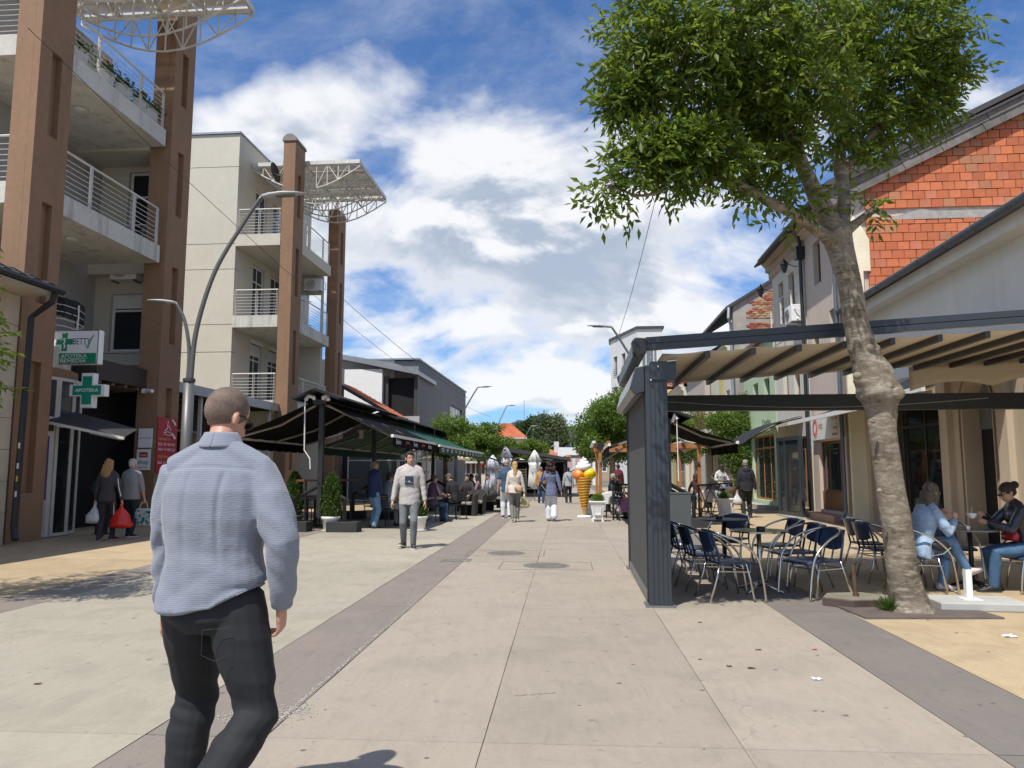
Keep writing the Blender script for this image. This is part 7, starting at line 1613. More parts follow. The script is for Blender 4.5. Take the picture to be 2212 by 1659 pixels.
    # hair
    if hair and hair != 'none':
        HM = MB(); hs = hscale
        if hair in ('short','cap'): 
            HM.ell(hd(0,-.020,.042), (.083*hs,.100*hs,.092*hs), 20, Rh); HM.ell(hd(0,-.055,-.015), (.070*hs,.055*hs,.06*hs), 14, Rh); HM.ell(hd(.0,.055,.092), (.05*hs,.045*hs,.028*hs), 10, Rh)
        elif hair == 'buzz': HM.ell(hd(0,-.012,.031), (.0775*hs,.0960*hs,.0945*hs), 24, Rh); HM.ell(hd(0,-.028,.010), (.072*hs,.076*hs,.060*hs), 20, Rh)
        elif hair == 'bun': HM.ell(hd(0,-.02,.04), (.084*hs,.104*hs,.092*hs), 20, Rh); HM.ell(hd(0,-.05,-.01), (.073*hs,.06*hs,.06*hs), 14, Rh); HM.ell(hd(0,-.135,.055), (.05*hs,.042*hs,.05*hs), 12, Rh)
        elif hair == 'curly':
            HM.ell(hd(0,-.03,.04), (.125*hs,.125*hs,.115*hs), 20, Rh); HM.ell(hd(0,-.05,-.10), (.145*hs,.10*hs,.13*hs), 18, Rh); HM.ell(hd(0,-.06,-.22), (.14*hs,.075*hs,.10*hs), 16, Rh)
        elif hair in ('long','pony'):
            HM.ell(hd(0,-.018,.04), (.088*hs,.106*hs,.095*hs), 20, Rh); base = hd(0,-.06,0); dn = V((0,-.12,-1)).normalized()
            L_ = .30 if hair == 'long' else .36; ww = (.085,.095,.10,.09,.05) if hair == 'long' else (.075,.05,.055,.05,.02)
            HM.loft([(base+dn*L_*q+V((0,-.01-.02*sin(pi*q),0)), rt*w2, fw*d2) for q, w2, d2 in zip((0,.3,.6,.85,1), ww, (.075,.06,.05,.045,.03))], 18)
            if hair == 'long':
                for s_ in (-1,1): HM.loft([(hd(s_*.06,.01,.03), rt*.03, fw*.06),(hd(s_*.075,.005,-.08), rt*.026, fw*.05),(hd(s_*.08,.0,-.18), rt*.022, fw*.04)], 10)
        hv = max(.008, vox*.8); amp = {'short':.006,'cap':.002,'buzz':.0006,'bun':.004,'curly':.05,'long':.016,'pony':.016}[hair]; fq = {'curly':14}.get(hair, 22)
        fz = 1 if hair in ('curly','short') else .22
        def hp_(co, no): 
            q = V((co.x*fq, co.y*fq, co.z*fq*fz)); return co+no*amp*(noise.noise(q)+.5*noise.noise(q*2.3))
        remeshed(HM, 'hair' if hair != 'cap' else 'knit_cap', hairm, t, hv, 8 if hair == 'buzz' else 2, hp_)
    if face or shades:
        if face:
            for s_ in (-1,1):
                mb = MB(); mb.ell(hd(s_*.030,.078,.004), (.013,.008,.0065), 10, Rh); mb.build('eye', mat('eye_white',(.5,.47,.43),.3), t, smooth=True); mb = MB(); mb.ell(hd(s_*.030,.084,.004), (.0055,.004,.0055), 8, Rh); mb.build('iris', mat('iris_dark',(.03,.02,.015),.2), t)
                mb = MB(); mb.tube([hd(s_*.014,.087,.020),hd(s_*.030,.086,.025),hd(s_*.047,.076,.021)],[.003,.0042,.0025],6); mb.build('eyebrow', HAIRB, t)
            mb = MB(); mb.ell(hd(0,.089,-.062), (.023,.007,.0055), 12, Rh); mb.build('mouth', mat('lips',(.33,.12,.10),.5), t, smooth=True)
        if shades:
            mb = MB()
            for s_ in (-1,1): mb.ell(hd(s_*.033,.094,.004), (.027,.007,.019), 14, Rh); mb.tube([hd(s_*.058,.085,.010),hd(s_*.078,.02,.012),hd(s_*.080,-.01,.006)], .0035, 6)
            mb.tube([hd(-.01,.098,.008),hd(.01,.098,.008)], .003, 6); mb.build('sunglasses', mat('black_lens',(.008,.008,.009),.1), t)
    t_ = dict(t=t, wL=wL, wR=wR, hd=hd, Hc=Hc, SL=SL, SR=SR, P=P, rt=rt, fw=fw, up=up, k=k, Nk=Nk, kL=kL_, kR=kR_)
    return t_
def w2(p, q):      # a point of the person's own frame in the world
    t = p['t']; v = Rz(t.rotation_euler.z).to_3x3() @ (Vector(q)*p['k']); return v+t.location
def cloth(name, c, rough=.85, **kw): return mat(name, c, rough, kw.pop('var',.10), kw.pop('vs',9), kw.pop('bump',.10), kw.pop('bs',90), **kw)
DENIM = cloth('light_denim',(.15,.27,.40),var=.25); DENIMD = cloth('mid_denim',(.045,.085,.155),var=.25); DENIMW = cloth('washed_denim_jacket',(.30,.41,.54),var=.22)
BLK = cloth('black_cotton',(.016,.016,.019)); WSH = mat('white_shoe',(.70,.60,.57),.5); BSH = mat('black_shoe',(.02,.02,.02),.5); WSOLE = mat('white_sole',(.62,.60,.56),.6); GRYT = cloth('grey_jeans',(.15,.16,.17),var=.22)

# 1. the man in the striped shirt, seen from behind, walking away
SHIRT = bpy.data.materials.new('striped_blue_shirt_cloth'); SHIRT.use_nodes = True
def _shirt():
    nt = SHIRT.node_tree; nd = nt.nodes; lk = nt.links; p = nd['Principled BSDF']; p.inputs['Roughness'].default_value = .85; p.inputs['Specular IOR Level'].default_value = .15
    p.inputs['Sheen Weight'].default_value = .25
    tc = nd.new('ShaderNodeTexCoord'); w = nd.new('ShaderNodeTexWave'); w.wave_type = 'BANDS'; w.bands_direction = 'Z'; w.inputs['Scale'].default_value = 46; w.inputs['Distortion'].default_value = 1.4; w.inputs['Detail'].default_value = 2; w.inputs['Detail Scale'].default_value = 2.2
    lk.new(tc.outputs['Object'], w.inputs['Vector'])
    m = nd.new('ShaderNodeMixRGB'); m.inputs[1].default_value = (.205,.222,.275,1); m.inputs[2].default_value = (.295,.320,.375,1); lk.new(w.outputs['Fac'], m.inputs[0])
    n = nd.new('ShaderNodeTexNoise'); n.inputs['Scale'].default_value = 2.2; n.inputs['Detail'].default_value = 5; lk.new(tc.outputs['Object'], n.inputs['Vector'])
    m2 = nd.new('ShaderNodeMixRGB'); m2.blend_type = 'MULTIPLY'; m2.inputs[0].default_value = .35; lk.new(m.outputs[0], m2.inputs[1]); lk.new(n.outputs[0], m2.inputs[2]); lk.new(m2.outputs[0], p.inputs['Base Color'])
    n2 = nd.new('ShaderNodeTexNoise'); n2.inputs['Scale'].default_value = 160; n2.inputs['Detail'].default_value = 3; mp = nd.new('ShaderNodeMapping'); mp.inputs['Scale'].default_value = (.3,.3,1.5); lk.new(tc.outputs['Object'], mp.inputs[0]); lk.new(mp.outputs[0], n2.inputs['Vector'])
    b = nd.new('ShaderNodeBump'); b.inputs['Strength'].default_value = .5; b.inputs['Distance'].default_value = .004; lk.new(n2.outputs[0], b.inputs['Height']); lk.new(b.outputs[0], p.inputs['Normal'])
_shirt()
JEANS = cloth('washed_black_jeans',(.011,.012,.015),.8,var=.35,vs=3,bump=.1)
def shirt_folds(co, no):
    x, y, z = co; d = 0.; N = lambda a,b,c: noise.noise(Vector((a,b,c)))
    if abs(x) < .20:
        low = max(0, min(1, (1.22-z)/.30)); vf = max(0, min(1, (z-.80)/.25))*max(0,min(1,(1.40-z)/.1))
        d += .006*N(x*13+.6*N(x*2,0,z*2.5), 3, z*1.3)*vf*1.3
        d += .013*low*N(x*2.2,y*2,(z+x*.45)*12)+.005*low*N(x*5+9,y*4,(z-x*.6)*19)
        for xc, wd in ((.07,.010),(-.065,.010)):
            if y < 0 and 1.0 < z < 1.40: d -= .009*math.exp(-((x-xc-.01*sin(z*9))/wd)**2)*min(1,(z-1.0)/.15)*min(1,(1.40-z)/.04)*(1 if xc > 0 else .5)
    else:
        d += .012*N(x*4,y*7,(z+abs(x)*.8)*13)*min(1,max(.2,(1.42-z)/.2))+.004*N(x*14,y*14,z*11+5)
    d += .001*N(x*26,y*26,z*26)
    if y < 0 and abs(x) < .17: d -= .0035*math.exp(-((z-1.405+.5*x*x)/.006)**2)
    q = co+no*d
    if z < .96 and abs(x) < .24: q.z += (max(0, x-.05)*.55+.008*sin(x*18))*min(1,(.96-z)/.08)      # hem curves up to the right
    return q
fg = gnd(490,1800); FX, FY = -1.225, 3.22
def jean_folds(co, no):
    x, y, z = co; N = lambda a,b,c: noise.noise(Vector((a,b,c))); k_ = math.exp(-((z-.50)/.11)**2)+.6*math.exp(-((z-.20)/.16)**2)+.35*math.exp(-((z-.80)/.10)**2)
    return co+no*(k_*(.013*N(x*3,y*3,(z+x*.25)*19)+.004*N(x*6+4,y*6,(z+x*.1)*33))+.004*N(x*9,y*9,z*4))
m1 = person('man in a blue striped shirt and black jeans walking away, nearest the camera', FX, FY, -.06, H=1.83, skin=mat('skin_ruddy',(.50,.26,.18),.5,.10,9,.06,90), hair='buzz', hairm=mat('buzzed_hair',(.15,.105,.08),.85,.35,14,.3,300,fine=.3), top=SHIRT, bottom=JEANS, shoe=BSH, soles=WSOLE, vox=.0075,
    hip=(0,0,.895), lean=.02, aL=(-.155,.10,.075), aR=(.06,-.30,.17), pR=-.75, hL=(-.235,.10,.82), hR=(.270,.02,.86), eL=(-.75,-.45,0), eR=(.62,-.6,0), head=(.34,-.45,.05), build=1.08, sfit=1.22, lfit=1.13, wide=-.002, hem=.885, shades=True, collar=.0, bpost=jean_folds, post=shirt_folds, grip=.75, kR=(.85,1,.1))
t = m1['t']; Nk = m1['Nk']; up, rt, fw = m1['up'], m1['rt'], m1['fw']
def ccol(i, j):      # folded collar, open and pointed at the front
    a = -pi+2*pi*i; f = max(0,cos(a)); r = .066+.030*j; return Nk+fw*.012+up*(.062-.060*j-.045*f*(1+.6*j))+Vector((r*sin(a)*1.02, r*cos(a)*.98*(1+.35*f), 0))
mb = MB(); mb.sheet(lambda i,j: ccol(i,j), 48, 6, .004); mb.build('collar', SHIRT, t, smooth=True)
mb = MB(); mb.sheet(lambda i,j: Nk+fw*.012+up*(.056-.075*j-.045*max(0,cos(-pi+2*pi*i)))+Vector(((.061+.006*j)*sin(-pi+2*pi*i), (.061+.006*j)*cos(-pi+2*pi*i)*(1+.3*max(0,cos(-pi+2*pi*i))), 0)), 48, 4, .003); mb.build('collar_stand', SHIRT, t, smooth=True)
# cuffs with buttons
for s_, Wp, El in ((-1, m1['wL'], ik(m1['SL'], (-.235,.10,.82), .300,.268,(-.75,-.45,0))[0]), (1, m1['wR'], ik(m1['SR'], (.270,.02,.86), .300,.268,(.62,-.6,0))[0])):
    d = (Wp-El).normalized(); mb = MB(); mb.tube([Wp-d*.075, Wp-d*.07, Wp-d*.008, Wp-d*.002], [.040,.046,.042,.038], 20); mb.build('cuff', SHIRT, t, smooth=True)
    q = Wp-d*.04+Vector((0,-1,0))*.044; mb = MB(); mb.ell(q, (.007,.003,.007), 10); mb.build('button', mat('navy_button',(.02,.02,.05),.3), t); 
# side seam and pocket stitching on the jeans
STC = mat('jeans_thread', (.035,.04,.045), .8)
kx = m1['kR']
mb = MB(); mb.tube([(.03,-.142,.80),(.13,-.136,.81),(.13,-.136,.71),(.08,-.142,.69),(.03,-.142,.71),(.03,-.142,.80)],   .0009, 4); mb.build('pocket_stitching', STC, t)
# 2. the man in a grey sweatshirt coming nearer
GRS = cloth('light_grey_sweatshirt',(.42,.39,.37),var=.05)
p = gnd(883,1184)
def wr(amp=.010, s=1.):
    amp *= .5
    def f(co, no):
        d = amp*noise.noise(Vector((co.x*5,co.y*5,(co.z+co.x*.3)*16*s)))+amp*.5*noise.noise(co*20); return co+no*d
    return f
q = person('man in a grey sweatshirt and grey jeans walking towards the camera', p.x, p.y, pi+.06, H=1.84, hair='short', top=GRS, bottom=GRYT, shoe=BSH, soles=WSOLE, vox=.010, hip=(0,0,.90), aL=(-.085,.10,.075), aR=(.10,-.10,.085), pR=-.2, yL=.15, yR=-.3,
    hL=(-.29,.06,.80), hR=(.30,.12,.82), head=(.06,.30,.02), build=1.10, face=True, lfit=.90, hem=.80, post=wr(.012), wide=.01, grip=.35)
mb = MB(); mb.sheet(lambda i,j: (-.075+.15*i, .140+.004*sin(pi*i), 1.13+.16*j), 4, 4, .004)
o = mb.build('chest_print', mat('print_dark_blue',(.025,.035,.06),.6,.6,14), q['t']); mb = MB(); mb.ell((.0,.146,1.20), (.016,.003,.016), 12); mb.build('print_moon', mat('print_moon',(.6,.65,.7)), o); mb = MB(); mb.tube([(-.07,.147,1.175),(.02,.149,1.185),(.07,.147,1.20)],.003,4); mb.build('print_streak', mat('print_pale',(.3,.33,.38)), o)
mb = MB(); P_ = q['wR']; mb.box(P_.x-.012,P_.x+.004,P_.y+.02,P_.y+.10,P_.z-.10,P_.z-.02); 
# 3-5. group by the pharmacy
TRK = cloth('charcoal_tracksuit',(.045,.042,.050)); p = gnd(226,1168)
q3 = person('woman in a charcoal tracksuit with long golden brown hair carrying two bags', p.x, p.y, .15, H=1.70, female=True, hair='long', hairm=HAIRBR if False else mat('hair_golden_brown',(.34,.19,.07),.45,.4,25,.7,100), top=TRK, bottom=cloth('plum_black_leggings',(.030,.022,.028)), shoe=mat('black_pink_shoe',(.05,.03,.035)), soles=mat('pink_sole',(.55,.25,.28)),
    aL=(-.08,-.14,.10), pL=-.35, aR=(.09,.16,.075), yR=-.5, hL=(-.29,.12,.80), hR=(.30,.06,.80), head=(.05,-.5,0), build=1.02, lfit=.9, hem=.84, vox=.013, grip=1.0)
mb = MB(); mb.tube([(.20,-.03,1.38),(.245,-.06,1.15),(.29,-.03,.95)], .009, 5); mb.build('sleeve_stripe', SWH, q3['t']); mb = MB(); [mb.tube([(.155,-.03+.02*i,.82),(.135,.03+.02*i,.5)], .004, 4) for i in range(3)]; mb.build('leg_stripes', SWH, q3['t'])
p = gnd(278,1160); GRO = cloth('grey_pullover',(.25,.26,.27))
q4 = person('grey haired man in a grey pullover carrying a patterned shopping bag', p.x, p.y, -.15, H=1.72, hair='short', hairm=mat('hair_silver',(.50,.48,.44),.6,.3,30,.7,120), top=GRO, bottom=cloth('dark_blue_jeans',(.018,.024,.035)), shoe=BSH, soles=WSOLE, aL=(-.10,.12,.075), aR=(.10,-.10,.08), yR=-.4, hL=(-.27,.06,.82), hR=(.29,.08,.83), build=1.1, sleeve=.7, sfit=1.1, vox=.013, grip=1.0)
p = gnd(197,1158)
q5 = person('stout person in a dark green sweater with hands joined behind the back', p.x, p.y+.4, .05, H=1.56, skin=SKIN, hair='short', hairm=mat('hair_red_brown',(.10,.03,.02),.6,.3,30), top=cloth('dark_green_sweater',(.010,.035,.026)), bottom=BLK, shoe=BSH, hL=(-.05,-.20,.98), hR=(.05,-.20,.98), eL=(-1,-.2,0), eR=(1,-.2,0), build=1.25, lean=.12, head=(.35,0,0), vox=.014, wristL=(1,-.2,0), wristR=(-1,-.2,0))
def plastic_bag(label, hand, m, w=.20, h=.42, seed=0, sq_=False):
    t = thing('carrier_bag', label, 'bag', (hand.x,hand.y,hand.z-h-.10), 'carrier bags held by walkers', local=True)
    mb = MB(); n = 28; mb.lathe([(.02,.0),(w*.85,.02),(w,.08),(w*.92,.16),(w*.62,h*.62),(w*.28,h*.88),(.035,h*.98),(.02,h+.08)], n=n)
    for i, v in enumerate(mb.v):
        a = atan2(v[1],v[0]); q_ = Vector((cos(a)*2.2,sin(a)*2.2,v[2]*9+seed)); f = 1+.22*noise.noise(q_)+.10*noise.noise(q_*3); mb.v[i] = (v[0]*f, v[1]*f*.55, v[2]+.02*noise.noise(q_*2)*(v[2]<.3))
    mb.build('bag_body', m, t, smooth=True); MB().tube([(-.01,0,h-.02),(-.02,0,h+.06),(0,0,h+.11),(.02,0,h+.06),(.01,0,h-.02)], .009, 6).build('handle', m, t)
plastic_bag('red plastic carrier bag in the tracksuit woman\'s right hand', w2(q3, q3['wR']+Vector((0,0,-.03))), mat('red_plastic',(.62,.02,.012),.35,.12,6,coat=.2), .24, .46)
plastic_bag('white plastic carrier bag in the tracksuit woman\'s left hand', w2(q3, q3['wL']+Vector((0,0,-.03))), mat('white_plastic_film',(.58,.58,.57),.35,.12,6,coat=.2), .19, .36, 5)
h = w2(q4, q4['wR']); t = thing('shopping_bag', 'blue and cream flower patterned shopping bag by the grey haired man', 'bag', (h.x+.02,h.y,h.z-.60), local=True)
PAT = mat('flower_print', (.45,.50,.44), .6, .5, 14); MB().box(-.20,.20,-.07,.07,0,.38).build('bag_body', PAT, t, bevel=.02)
mb = MB(); rs_ = random.Random(4)
for i in range(26): 
    x_, z_ = rs_.uniform(-.17,.17), rs_.uniform(.03,.35); mb.box(x_-.03,x_+.02,-.0735,-.0705,z_-.015,z_+.02)
(lambda o_: o_.__setitem__('kind','stuff'))(mb.build('flower_motif', mat('print_teal',(.08,.25,.36),.6,.4,20), t)); MB().tube([(-.10,-.06,.37),(-.06,-.03,.50),(.0,0,.54),(.06,-.03,.50),(.10,-.06,.37)], .010, 6).build('handle', mat('cream_strap',(.55,.5,.38)), t)
# 6. navy jacket man
p = gnd(806,1141); NVJ = cloth('navy_jacket',(.018,.030,.085))
q6 = person('elderly man in a navy jacket and pale jeans standing at the cafe edge', p.x, p.y, -.9, H=1.72, skin=SKIN2, hair='short', hairm=mat('hair_grizzled',(.13,.11,.09),.6,.3,30), top=NVJ, bottom=DENIM, shoe=BSH, aL=(-.11,.03,.075), aR=(.11,-.03,.075), hL=(-.22,.15,.85), hR=(.22,.15,.86), build=1.15, head=(.12,-.1,0), hem=.80, vox=.012, lfit=1.1)
b0 = w2(q6, (-.16,-.16,.82)); t = thing('shoulder_bag', 'small black shoulder bag at the navy jacket man\'s hip', 'bag', (b0.x-.06,b0.y-.05,.78), local=True, rz=-.5); MB().box(-.13,.13,-.05,.05,0,.22).build('bag_body', BLACK, t, bevel=.02); MB().box(-.125,.125,-.06,-.051,.10,.21).build('flap', DGREY, t)
# seated people
def sit(label, u, v, rz, xy=None, seat=.46, **kw):
    p = gnd(u, v) if xy is None else Vector((*xy,0)); d = dict(hip=(0,-.02,seat+.10), aL=(-.12,.40,.075), aR=(.12,.42,.075), hL=(-.16,.36,.66), hR=(.16,.36,.66), lean=.10, vox=.014); d.update(kw)
    return person(label, p.x, p.y, rz, **d)
sit('seated man with sunglasses in a grey T-shirt on the striped chair', 836, 1138, -.75, skin=SKIN2, hair='short', top=cloth('pale_grey_tee',(.26,.28,.31)), bottom=cloth('pale_trousers',(.34,.33,.31)), shoe=BSH, sleeve=.5, shades=True, build=1.12, H=1.76)
sit('man in a black T-shirt seated with his back to the street', 985, 1122, 1.05, hair='short', hairm=mat('hair_cropped',(.09,.075,.055),.7,.3,30), top=BLK, bottom=BLK, shoe=BSH, soles=WSOLE, sleeve=.5, lean=.35, hL=(-.05,.40,.62), hR=(.10,.42,.64), head=(.25,0,0), H=1.80, aL=(-.2,.30,.075), build=1.08)
sit('person in a plum shirt seated across the cafe table', 933, 1128, -1.0, skin=SKIN2, hair='short', hairm=HAIRB, top=cloth('plum_shirt',(.10,.055,.08)), bottom=DENIMD, shoe=BSH, hL=(-.1,.32,.80), hR=(.12,.36,.76), H=1.70)
p = gnd(895,1132)
sit('man with bare forearms seated behind the man in grey', 893, 1128, -.4, hair='short', top=cloth('dark_tee',(.03,.03,.035)), bottom=DENIMD, sleeve=.5, H=1.74)
sit('dark clothed guest in a wicker chair nearest the walkway', 1010, 1112, 2.9, hair='short', top=cloth('dark_brown_top',(.035,.03,.03)), bottom=BLK, H=1.7)
sit('guest in a rose top in the wicker chairs', 1034, 1104, 1.6, hair='long', female=True, hairm=HAIRB, top=cloth('dusty_rose_top',(.22,.14,.155)), bottom=BLK, H=1.66)
sit('guest in white trousers beside the hanging chair', 1056, 1098, 2.2, hair='short', top=cloth('patterned_pale_top',(.32,.33,.36)), bottom=cloth('white_linen',(.55,.56,.54)), H=1.7, vox=.016)
sit('dark haired guest seen between the wicker chairs', 1016, 1094, -2.3, hair='curly', female=True, top=BLK, bottom=BLK, H=1.65, vox=.016, hscale=.9)
p = at(906,1000,31); person('waiter in a dark shirt standing under the green awning', p.x, p.y, 2.6, H=1.8, skin=SKIN2, hair='short', top=cloth('charcoal_shirt',(.04,.045,.05)), bottom=BLK, shoe=BSH, vox=.016, hL=(-.1,.28,1.05), hR=(.1,.28,1.05))
sit('grey haired guest seated left of the pergola post under the black awning', 1322, 1112, -1.9, hair='short', hairm=HAIRG, top=cloth('slate_top',(.06,.07,.085)), bottom=DENIMD, H=1.72)
sit('guest in dark clothes with back turned behind the black fence', 1338, 1106, 1.2, hair='short', top=BLK, bottom=BLK, H=1.7, vox=.016)
p = at(1335,1000,34); person('person in a dark red shirt standing far behind the cafe fence', p.x, p.y, .3, H=1.75, hair='short', top=cloth('dark_red_shirt',(.12,.015,.02)), bottom=BLK, vox=.02)
sit('guest with red brown hair behind the zigzag fence', 1506, 1100, .2, hair='long', female=True, hairm=mat('hair_deep_red',(.045,.012,.010),.5,.3,25), top=cloth('maroon_top',(.05,.02,.02)), bottom=BLK, H=1.72)
sit('guest in black beside the timber post', 1545, 1098, .4, hair='short', top=BLK, bottom=BLK, H=1.74)
# walkers in the middle
p = gnd(1112,1128); WJ = cloth('cream_jacket',(.62,.56,.47),var=.05)
q8 = person('blonde woman in a cream jacket and grey trousers walking away', p.x, p.y, .05, H=1.72, female=True, hair='pony', hairm=HAIRBL, top=WJ, bottom=cloth('sage_grey_trousers',(.155,.15,.13)), shoe=mat('beige_shoe',(.45,.38,.30)), aL=(-.07,-.16,.13), pL=-.9, aR=(.08,.10,.075), hL=(-.25,.05,.83), hR=(.30,.05,.80), hem=.84, build=1.06, lfit=.92, vox=.013, post=wr(.010), grip=1.)
t = thing('waist_bag', 'small tan striped bag on the blonde woman\'s back', 'bag', w2(q8,(.10,-.18,.98)), local=True, rz=-.3); mb = MB(); mb.ell((0,0,0),(.13,.06,.10),14); mb.build('bag_body', mat('tan_leather',(.42,.26,.17),.5), t, smooth=True); mb = MB(); [mb.tube([(x_-.06,-.055,.06),(x_,-.068,0),(x_+.06,-.055,-.06)],.008,5) for x_ in (-.03,.02)]; mb.build('stripe', WJ, t)
plastic_bag('pale green and orange plastic bag hanging from the blonde woman\'s right hand', w2(q8, q8['wR']+Vector((0,0,-.03))), mat('fruit_bag',(.50,.42,.20),.4,.5,5), .145, .32, 8)
p = gnd(1094,1119); q9 = person('man in a blue T-shirt and white trousers walking beside the blonde woman', p.x, p.y, .05, H=1.80, skin=SKIN, hair='short', hairm=mat('hair_fair_grey',(.35,.28,.20),.6), top=cloth('slate_blue_tee',(.045,.085,.14)), bottom=cloth('white_sweatpants',(.56,.57,.60),var=.05), shoe=BSH, soles=WSOLE, sleeve=.5, aL=(-.10,.06,.075), aR=(.09,-.05,.08), hem=.80, lfit=1.12, vox=.014)
p = gnd(1190,1126); q10 = person('woman with big dark hair in a blue shirt and white wide trousers', p.x, p.y, -.05, H=1.74, female=True, hair='curly', hairm=mat('hair_dark_auburn',(.030,.012,.010),.55,.4,30,.8,60), top=cloth('blue_grey_blouse',(.125,.145,.235)), bottom=cloth('white_wide_trousers',(.58,.59,.64),var=.05), shoe=BSH, aL=(-.06,.12,.075), aR=(.09,-.16,.13), pR=-.8, hL=(-.24,.08,.95), hR=(.32,-.02,.82), hem=.74, sfit=1.15, lfit=1.15, flare=.035, vox=.013, post=wr(.012), build=1.02)
t = thing('shoulder_bag', 'black leather bag under the left arm of the woman with dark hair', 'bag', w2(q10,(-.22,-.08,.86)), local=True, rz=.5); MB().box(-.13,.13,-.06,.06,0,.24).build('bag_body', BLACK, t, bevel=.03); MB().tube([(-.10,0,.22),(-.06,-.02,.42),(0,0,.62),(.08,.02,.4),(.10,0,.22)],.012,6).build('strap', BLACK, t); MB().beam((-.1,-.065,.2),(.05,-.065,.02),.008,.02,up=(0,1,0)).build('trim', SWH, t)
p = gnd(1169,1088); q11 = person('man in an orange jacket and sunglasses walking towards the camera', p.x, p.y, pi-.05, H=1.66, skin=SKIN2, hair='buzz', top=cloth('ochre_jacket',(.42,.20,.055)), bottom=DENIMD, shoe=BSH, soles=WSOLE, aL=(-.10,.12,.075), aR=(.10,-.12,.08), shades=True, vox=.016, build=1.08)
mb = MB(); mb.sheet(lambda i,j: (-.06+.12*i, .141, .85+.5*j), 3, 6, .004); mb.build('undershirt', cloth('pale_undershirt',(.35,.33,.31)), q11['t'])
p = gnd(1228,1088); q12 = person('man in a black cap and grey sweatshirt with a cross strap walking away', p.x, p.y, .1, H=1.62, skin=SKIN2, hair='cap', hairm=BLK, top=cloth('grey_marl_top',(.33,.35,.37)), bottom=BLK, shoe=BSH, soles=WSOLE, aL=(-.10,-.06,.08), aR=(.12,.08,.075), vox=.016)
mb = MB(); mb.tube([(-.12,-.12,1.42),(0,-.145,1.2),(.14,-.12,1.0)],.014,5); mb.build('cross_strap', BLK, q12['t'])
p = at(1253,1000,44); person('distant dark figure behind the giant cone', p.x, p.y, 0, H=1.6, hair='short', top=BLK, bottom=BLK, vox=.02)
p = at(1209,1000,52); person('distant walker in a white top left of the grey sweatshirt man', p.x, p.y, 0, H=1.55, hair='short', female=True, top=cloth('white_tee',(.6,.6,.6)), bottom=BLK, vox=.02)
# hoodie man with child
p = gnd(1614,1119); q13 = person('man in a black hoodie walking away along the right shops', p.x, p.y, -.05, H=1.80, hair='short', hairm=mat('hair_short_grey',(.24,.22,.20),.7,.3,30), top=cloth('black_hoodie',(.014,.015,.022)), bottom=BLK, shoe=BSH, aL=(-.10,-.05,.08), aR=(.13,.12,.075), hem=.84, build=1.10, sfit=1.15, lfit=1.05, vox=.012, post=wr(.009), grip=.9, hL=(-.28,.02,.80), hR=(.30,.02,.80))
mb = MB(); mb.sheet(lambda i,j: ((.10+.02*sin(pi*i)-.05*j)*cos(pi+pi*i), -.075-.055*sin(pi*i)*(1-.4*j), 1.475-.13*sin(pi*i)*j-.01), 18, 6, .02); mb.build('hood', MATS['black_hoodie'], q13['t'], smooth=True)
mb = MB(); mb.sheet(lambda i,j: (.165*cos(2*pi*i), .128*sin(2*pi*i)-.0, .832+.035*j), 30, 2, .004); mb.build('white_hem', SWH, q13['t'])
plastic_bag('white translucent plastic bag in the hooded man\'s left hand', w2(q13, q13['wL']+Vector((0,0,-.03))), MATS['white_plastic_film'], .16, .34, 3)
p = gnd(1585,1118); person('child in pale trousers half hidden beside the man in the black hoodie', p.x+.02, p.y+.35, .1, H=1.12, hair='short', top=cloth('brown_child_top',(.12,.07,.05)), bottom=cloth('pale_grey_trousers',(.42,.42,.43)), shoe=WSH, vox=.016, hscale=1.25, hem=.86)
p = gnd(1559,1103); q14 = person('woman in a white and black patterned blouse reading her phone', p.x, p.y, pi+.2, H=1.70, skin=mat('skin_deep',(.13,.065,.045),.5), hair='short', hairm=HAIRB, top=mat('black_white_pattern',(.45,.45,.43),.8,.9,18), bottom=BLK, shoe=BSH, female=True, hL=(-.06,.26,1.12), hR=(.06,.26,1.12), eL=(-1,-.2,-.5), eR=(1,-.2,-.5), head=(.5,0,0), sleeve=.7, vox=.014)
t = thing('handbag', 'bright blue handbag on the patterned blouse woman\'s arm', 'bag', w2(q14,(-.26,.08,.80)), local=True); MB().box(-.15,.15,-.06,.06,0,.22).build('bag_body', mat('bright_blue_leather',(.02,.16,.50),.45,.2,8), t, bevel=.03); MB().tube([(-.08,0,.21),(-.04,0,.34),(.04,0,.34),(.08,0,.21)],.010,6).build('handle', MATS['bright_blue_leather'], t)
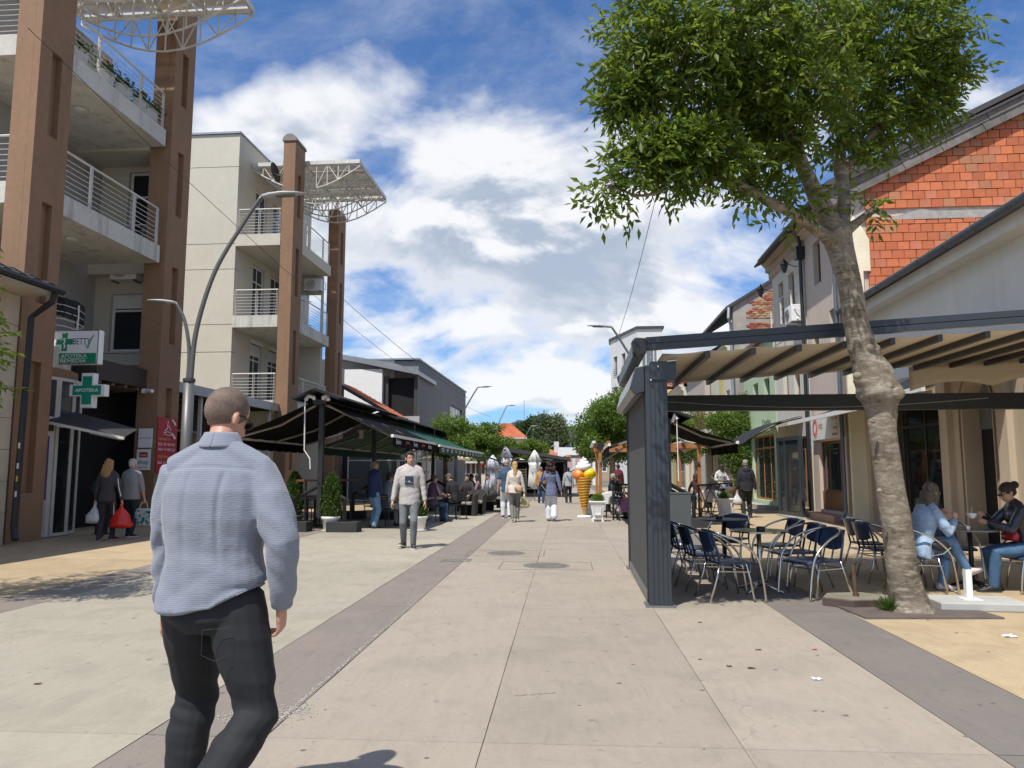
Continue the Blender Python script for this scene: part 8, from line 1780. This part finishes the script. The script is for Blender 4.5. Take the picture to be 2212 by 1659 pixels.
# the two seated women
q15 = person('woman in a pale denim jacket seated with crossed legs behind the trunk', 4.98, 9.50, -pi/2+.12, H=1.68, female=True, hair='long', hairm=HAIRA, top=DENIMW, bottom=cloth('sky_denim',(.12,.23,.40),var=.2), shoe=WSH, soles=mat('rubber_grey_sole',(.25,.20,.18)), vox=.009, hip=(0,-.02,.545), lean=.24,
    aR=(.00,.60,.27), aL=(-.12,.34,.075), kR=(-.1,.6,1), kL=(0,.8,1), pR=-.35, hL=(-.12,.38,.93), hR=(.10,.40,.90), eL=(-.5,-.3,-1), eR=(.5,-.2,-1), head=(.10,.35,0), hem=.80, post=wr(.010), build=1.04, lfit=.95, grip=1.3, wristR=(-.1,.3,1), wristL=(.1,.3,1), sfit=1.12)
q16 = person('woman in a shiny navy leather jacket and sunglasses stirring her cup', 6.25, 9.52, pi/2-.10, H=1.68, female=True, hair='bun', hairm=HAIRB, skin=mat('skin_olive',(.45,.25,.17),.5,.06,8,.05,90), top=mat('navy_leather',(.012,.018,.035),.28,.2,6,.5,40,coat=.5), bottom=DENIMD if False else cloth('blue_denim',(.05,.11,.20),var=.22), shoe=BSH, soles=mat('black_thick_sole',(.03,.03,.03)), vox=.009,
    hip=(0,-.02,.55), lean=.22, aL=(-.07,.44,.075), aR=(.10,.33,.075), hL=(-.06,.46,.86), hR=(.08,.44,.96), eL=(-.7,-.2,-1), eR=(.7,-.2,-1), head=(.18,.0,0), face=True, shades=True, hem=.82, post=wr(.012,.8), grip=.9, wristL=(.4,.6,.2), wristR=(-.3,.8,.1), sfit=1.1)
mb = MB(); mb.tube([q16['hd'](.03,-.115,.10),q16['hd'](.045,-.115,.06),q16['hd'](.04,-.10,.01)],[.006,.009,.005],6); mb.build('hair_clip', SWH, q16['t'])
mb = MB(); mb.loft([((.0,.16,.70),(.15,0,0),(0,.06,0)),((.0,.17,.78),(.16,0,0),(0,.05,0)),((.0,.13,.84),(.12,0,0),(0,.03,0))],14); c = w2(q16,(0,0,0)); 
t = thing('red_handbag', 'glossy red bag on the lap of the woman in the leather jacket', 'bag', w2(q16,(0,.17,.64)), local=True, rz=pi/2); mb = MB(); mb.loft([((0,0,0),(.13,0,0),(0,.07,0)),((0,0,.07),(.15,0,0),(0,.06,0)),((0,0,.13),(.12,0,0),(0,.03,0))],16); mb.build('bag_body', mat('red_patent_leather',(.35,.008,.02),.25,.1,6,coat=.5), t, smooth=True)
MB().tube([(-.08,0,.12),(0,-.03,.17),(.08,0,.12)],.008,6).build('handle', MATS['red_patent_leather'], t)
cpos = w2(q16, (.02,.55,.895)); t = thing('coffee_cup', 'white coffee cup held by the woman in the leather jacket', 'cup', (5.67, 9.60, .872), local=True)
mb = MB(); mb.lathe([(.028,0),(.03,.004),(.050,.03),(.060,.065),(.057,.065),(.047,.03),(.0,.008)], n=24); mb.build('bowl', WHITE, t, smooth=True); MB().tube([(.055,0,.05),(.08,0,.045),(.075,0,.02),(.045,0,.02)],.005,6).build('handle', WHITE, t); MB().tube([(.0,0,.02),(.01,0,.14)],.0025,5).build('spoon', STEEL, t)
t = thing('shoulder_bag', 'black bag at the hip of the woman in the denim jacket', 'bag', (5.10,9.30,.50), local=True); mb = MB(); mb.ell((0,0,.07),(.11,.04,.065),14); mb.build('bag_body', BLACK, t, smooth=True); MB().tube([(-.12,-.02,.1),(-.15,-.04,-.05),(0,-.06,-.02),(.1,-.04,.05)],.006,5).build('strap', ARM, t)
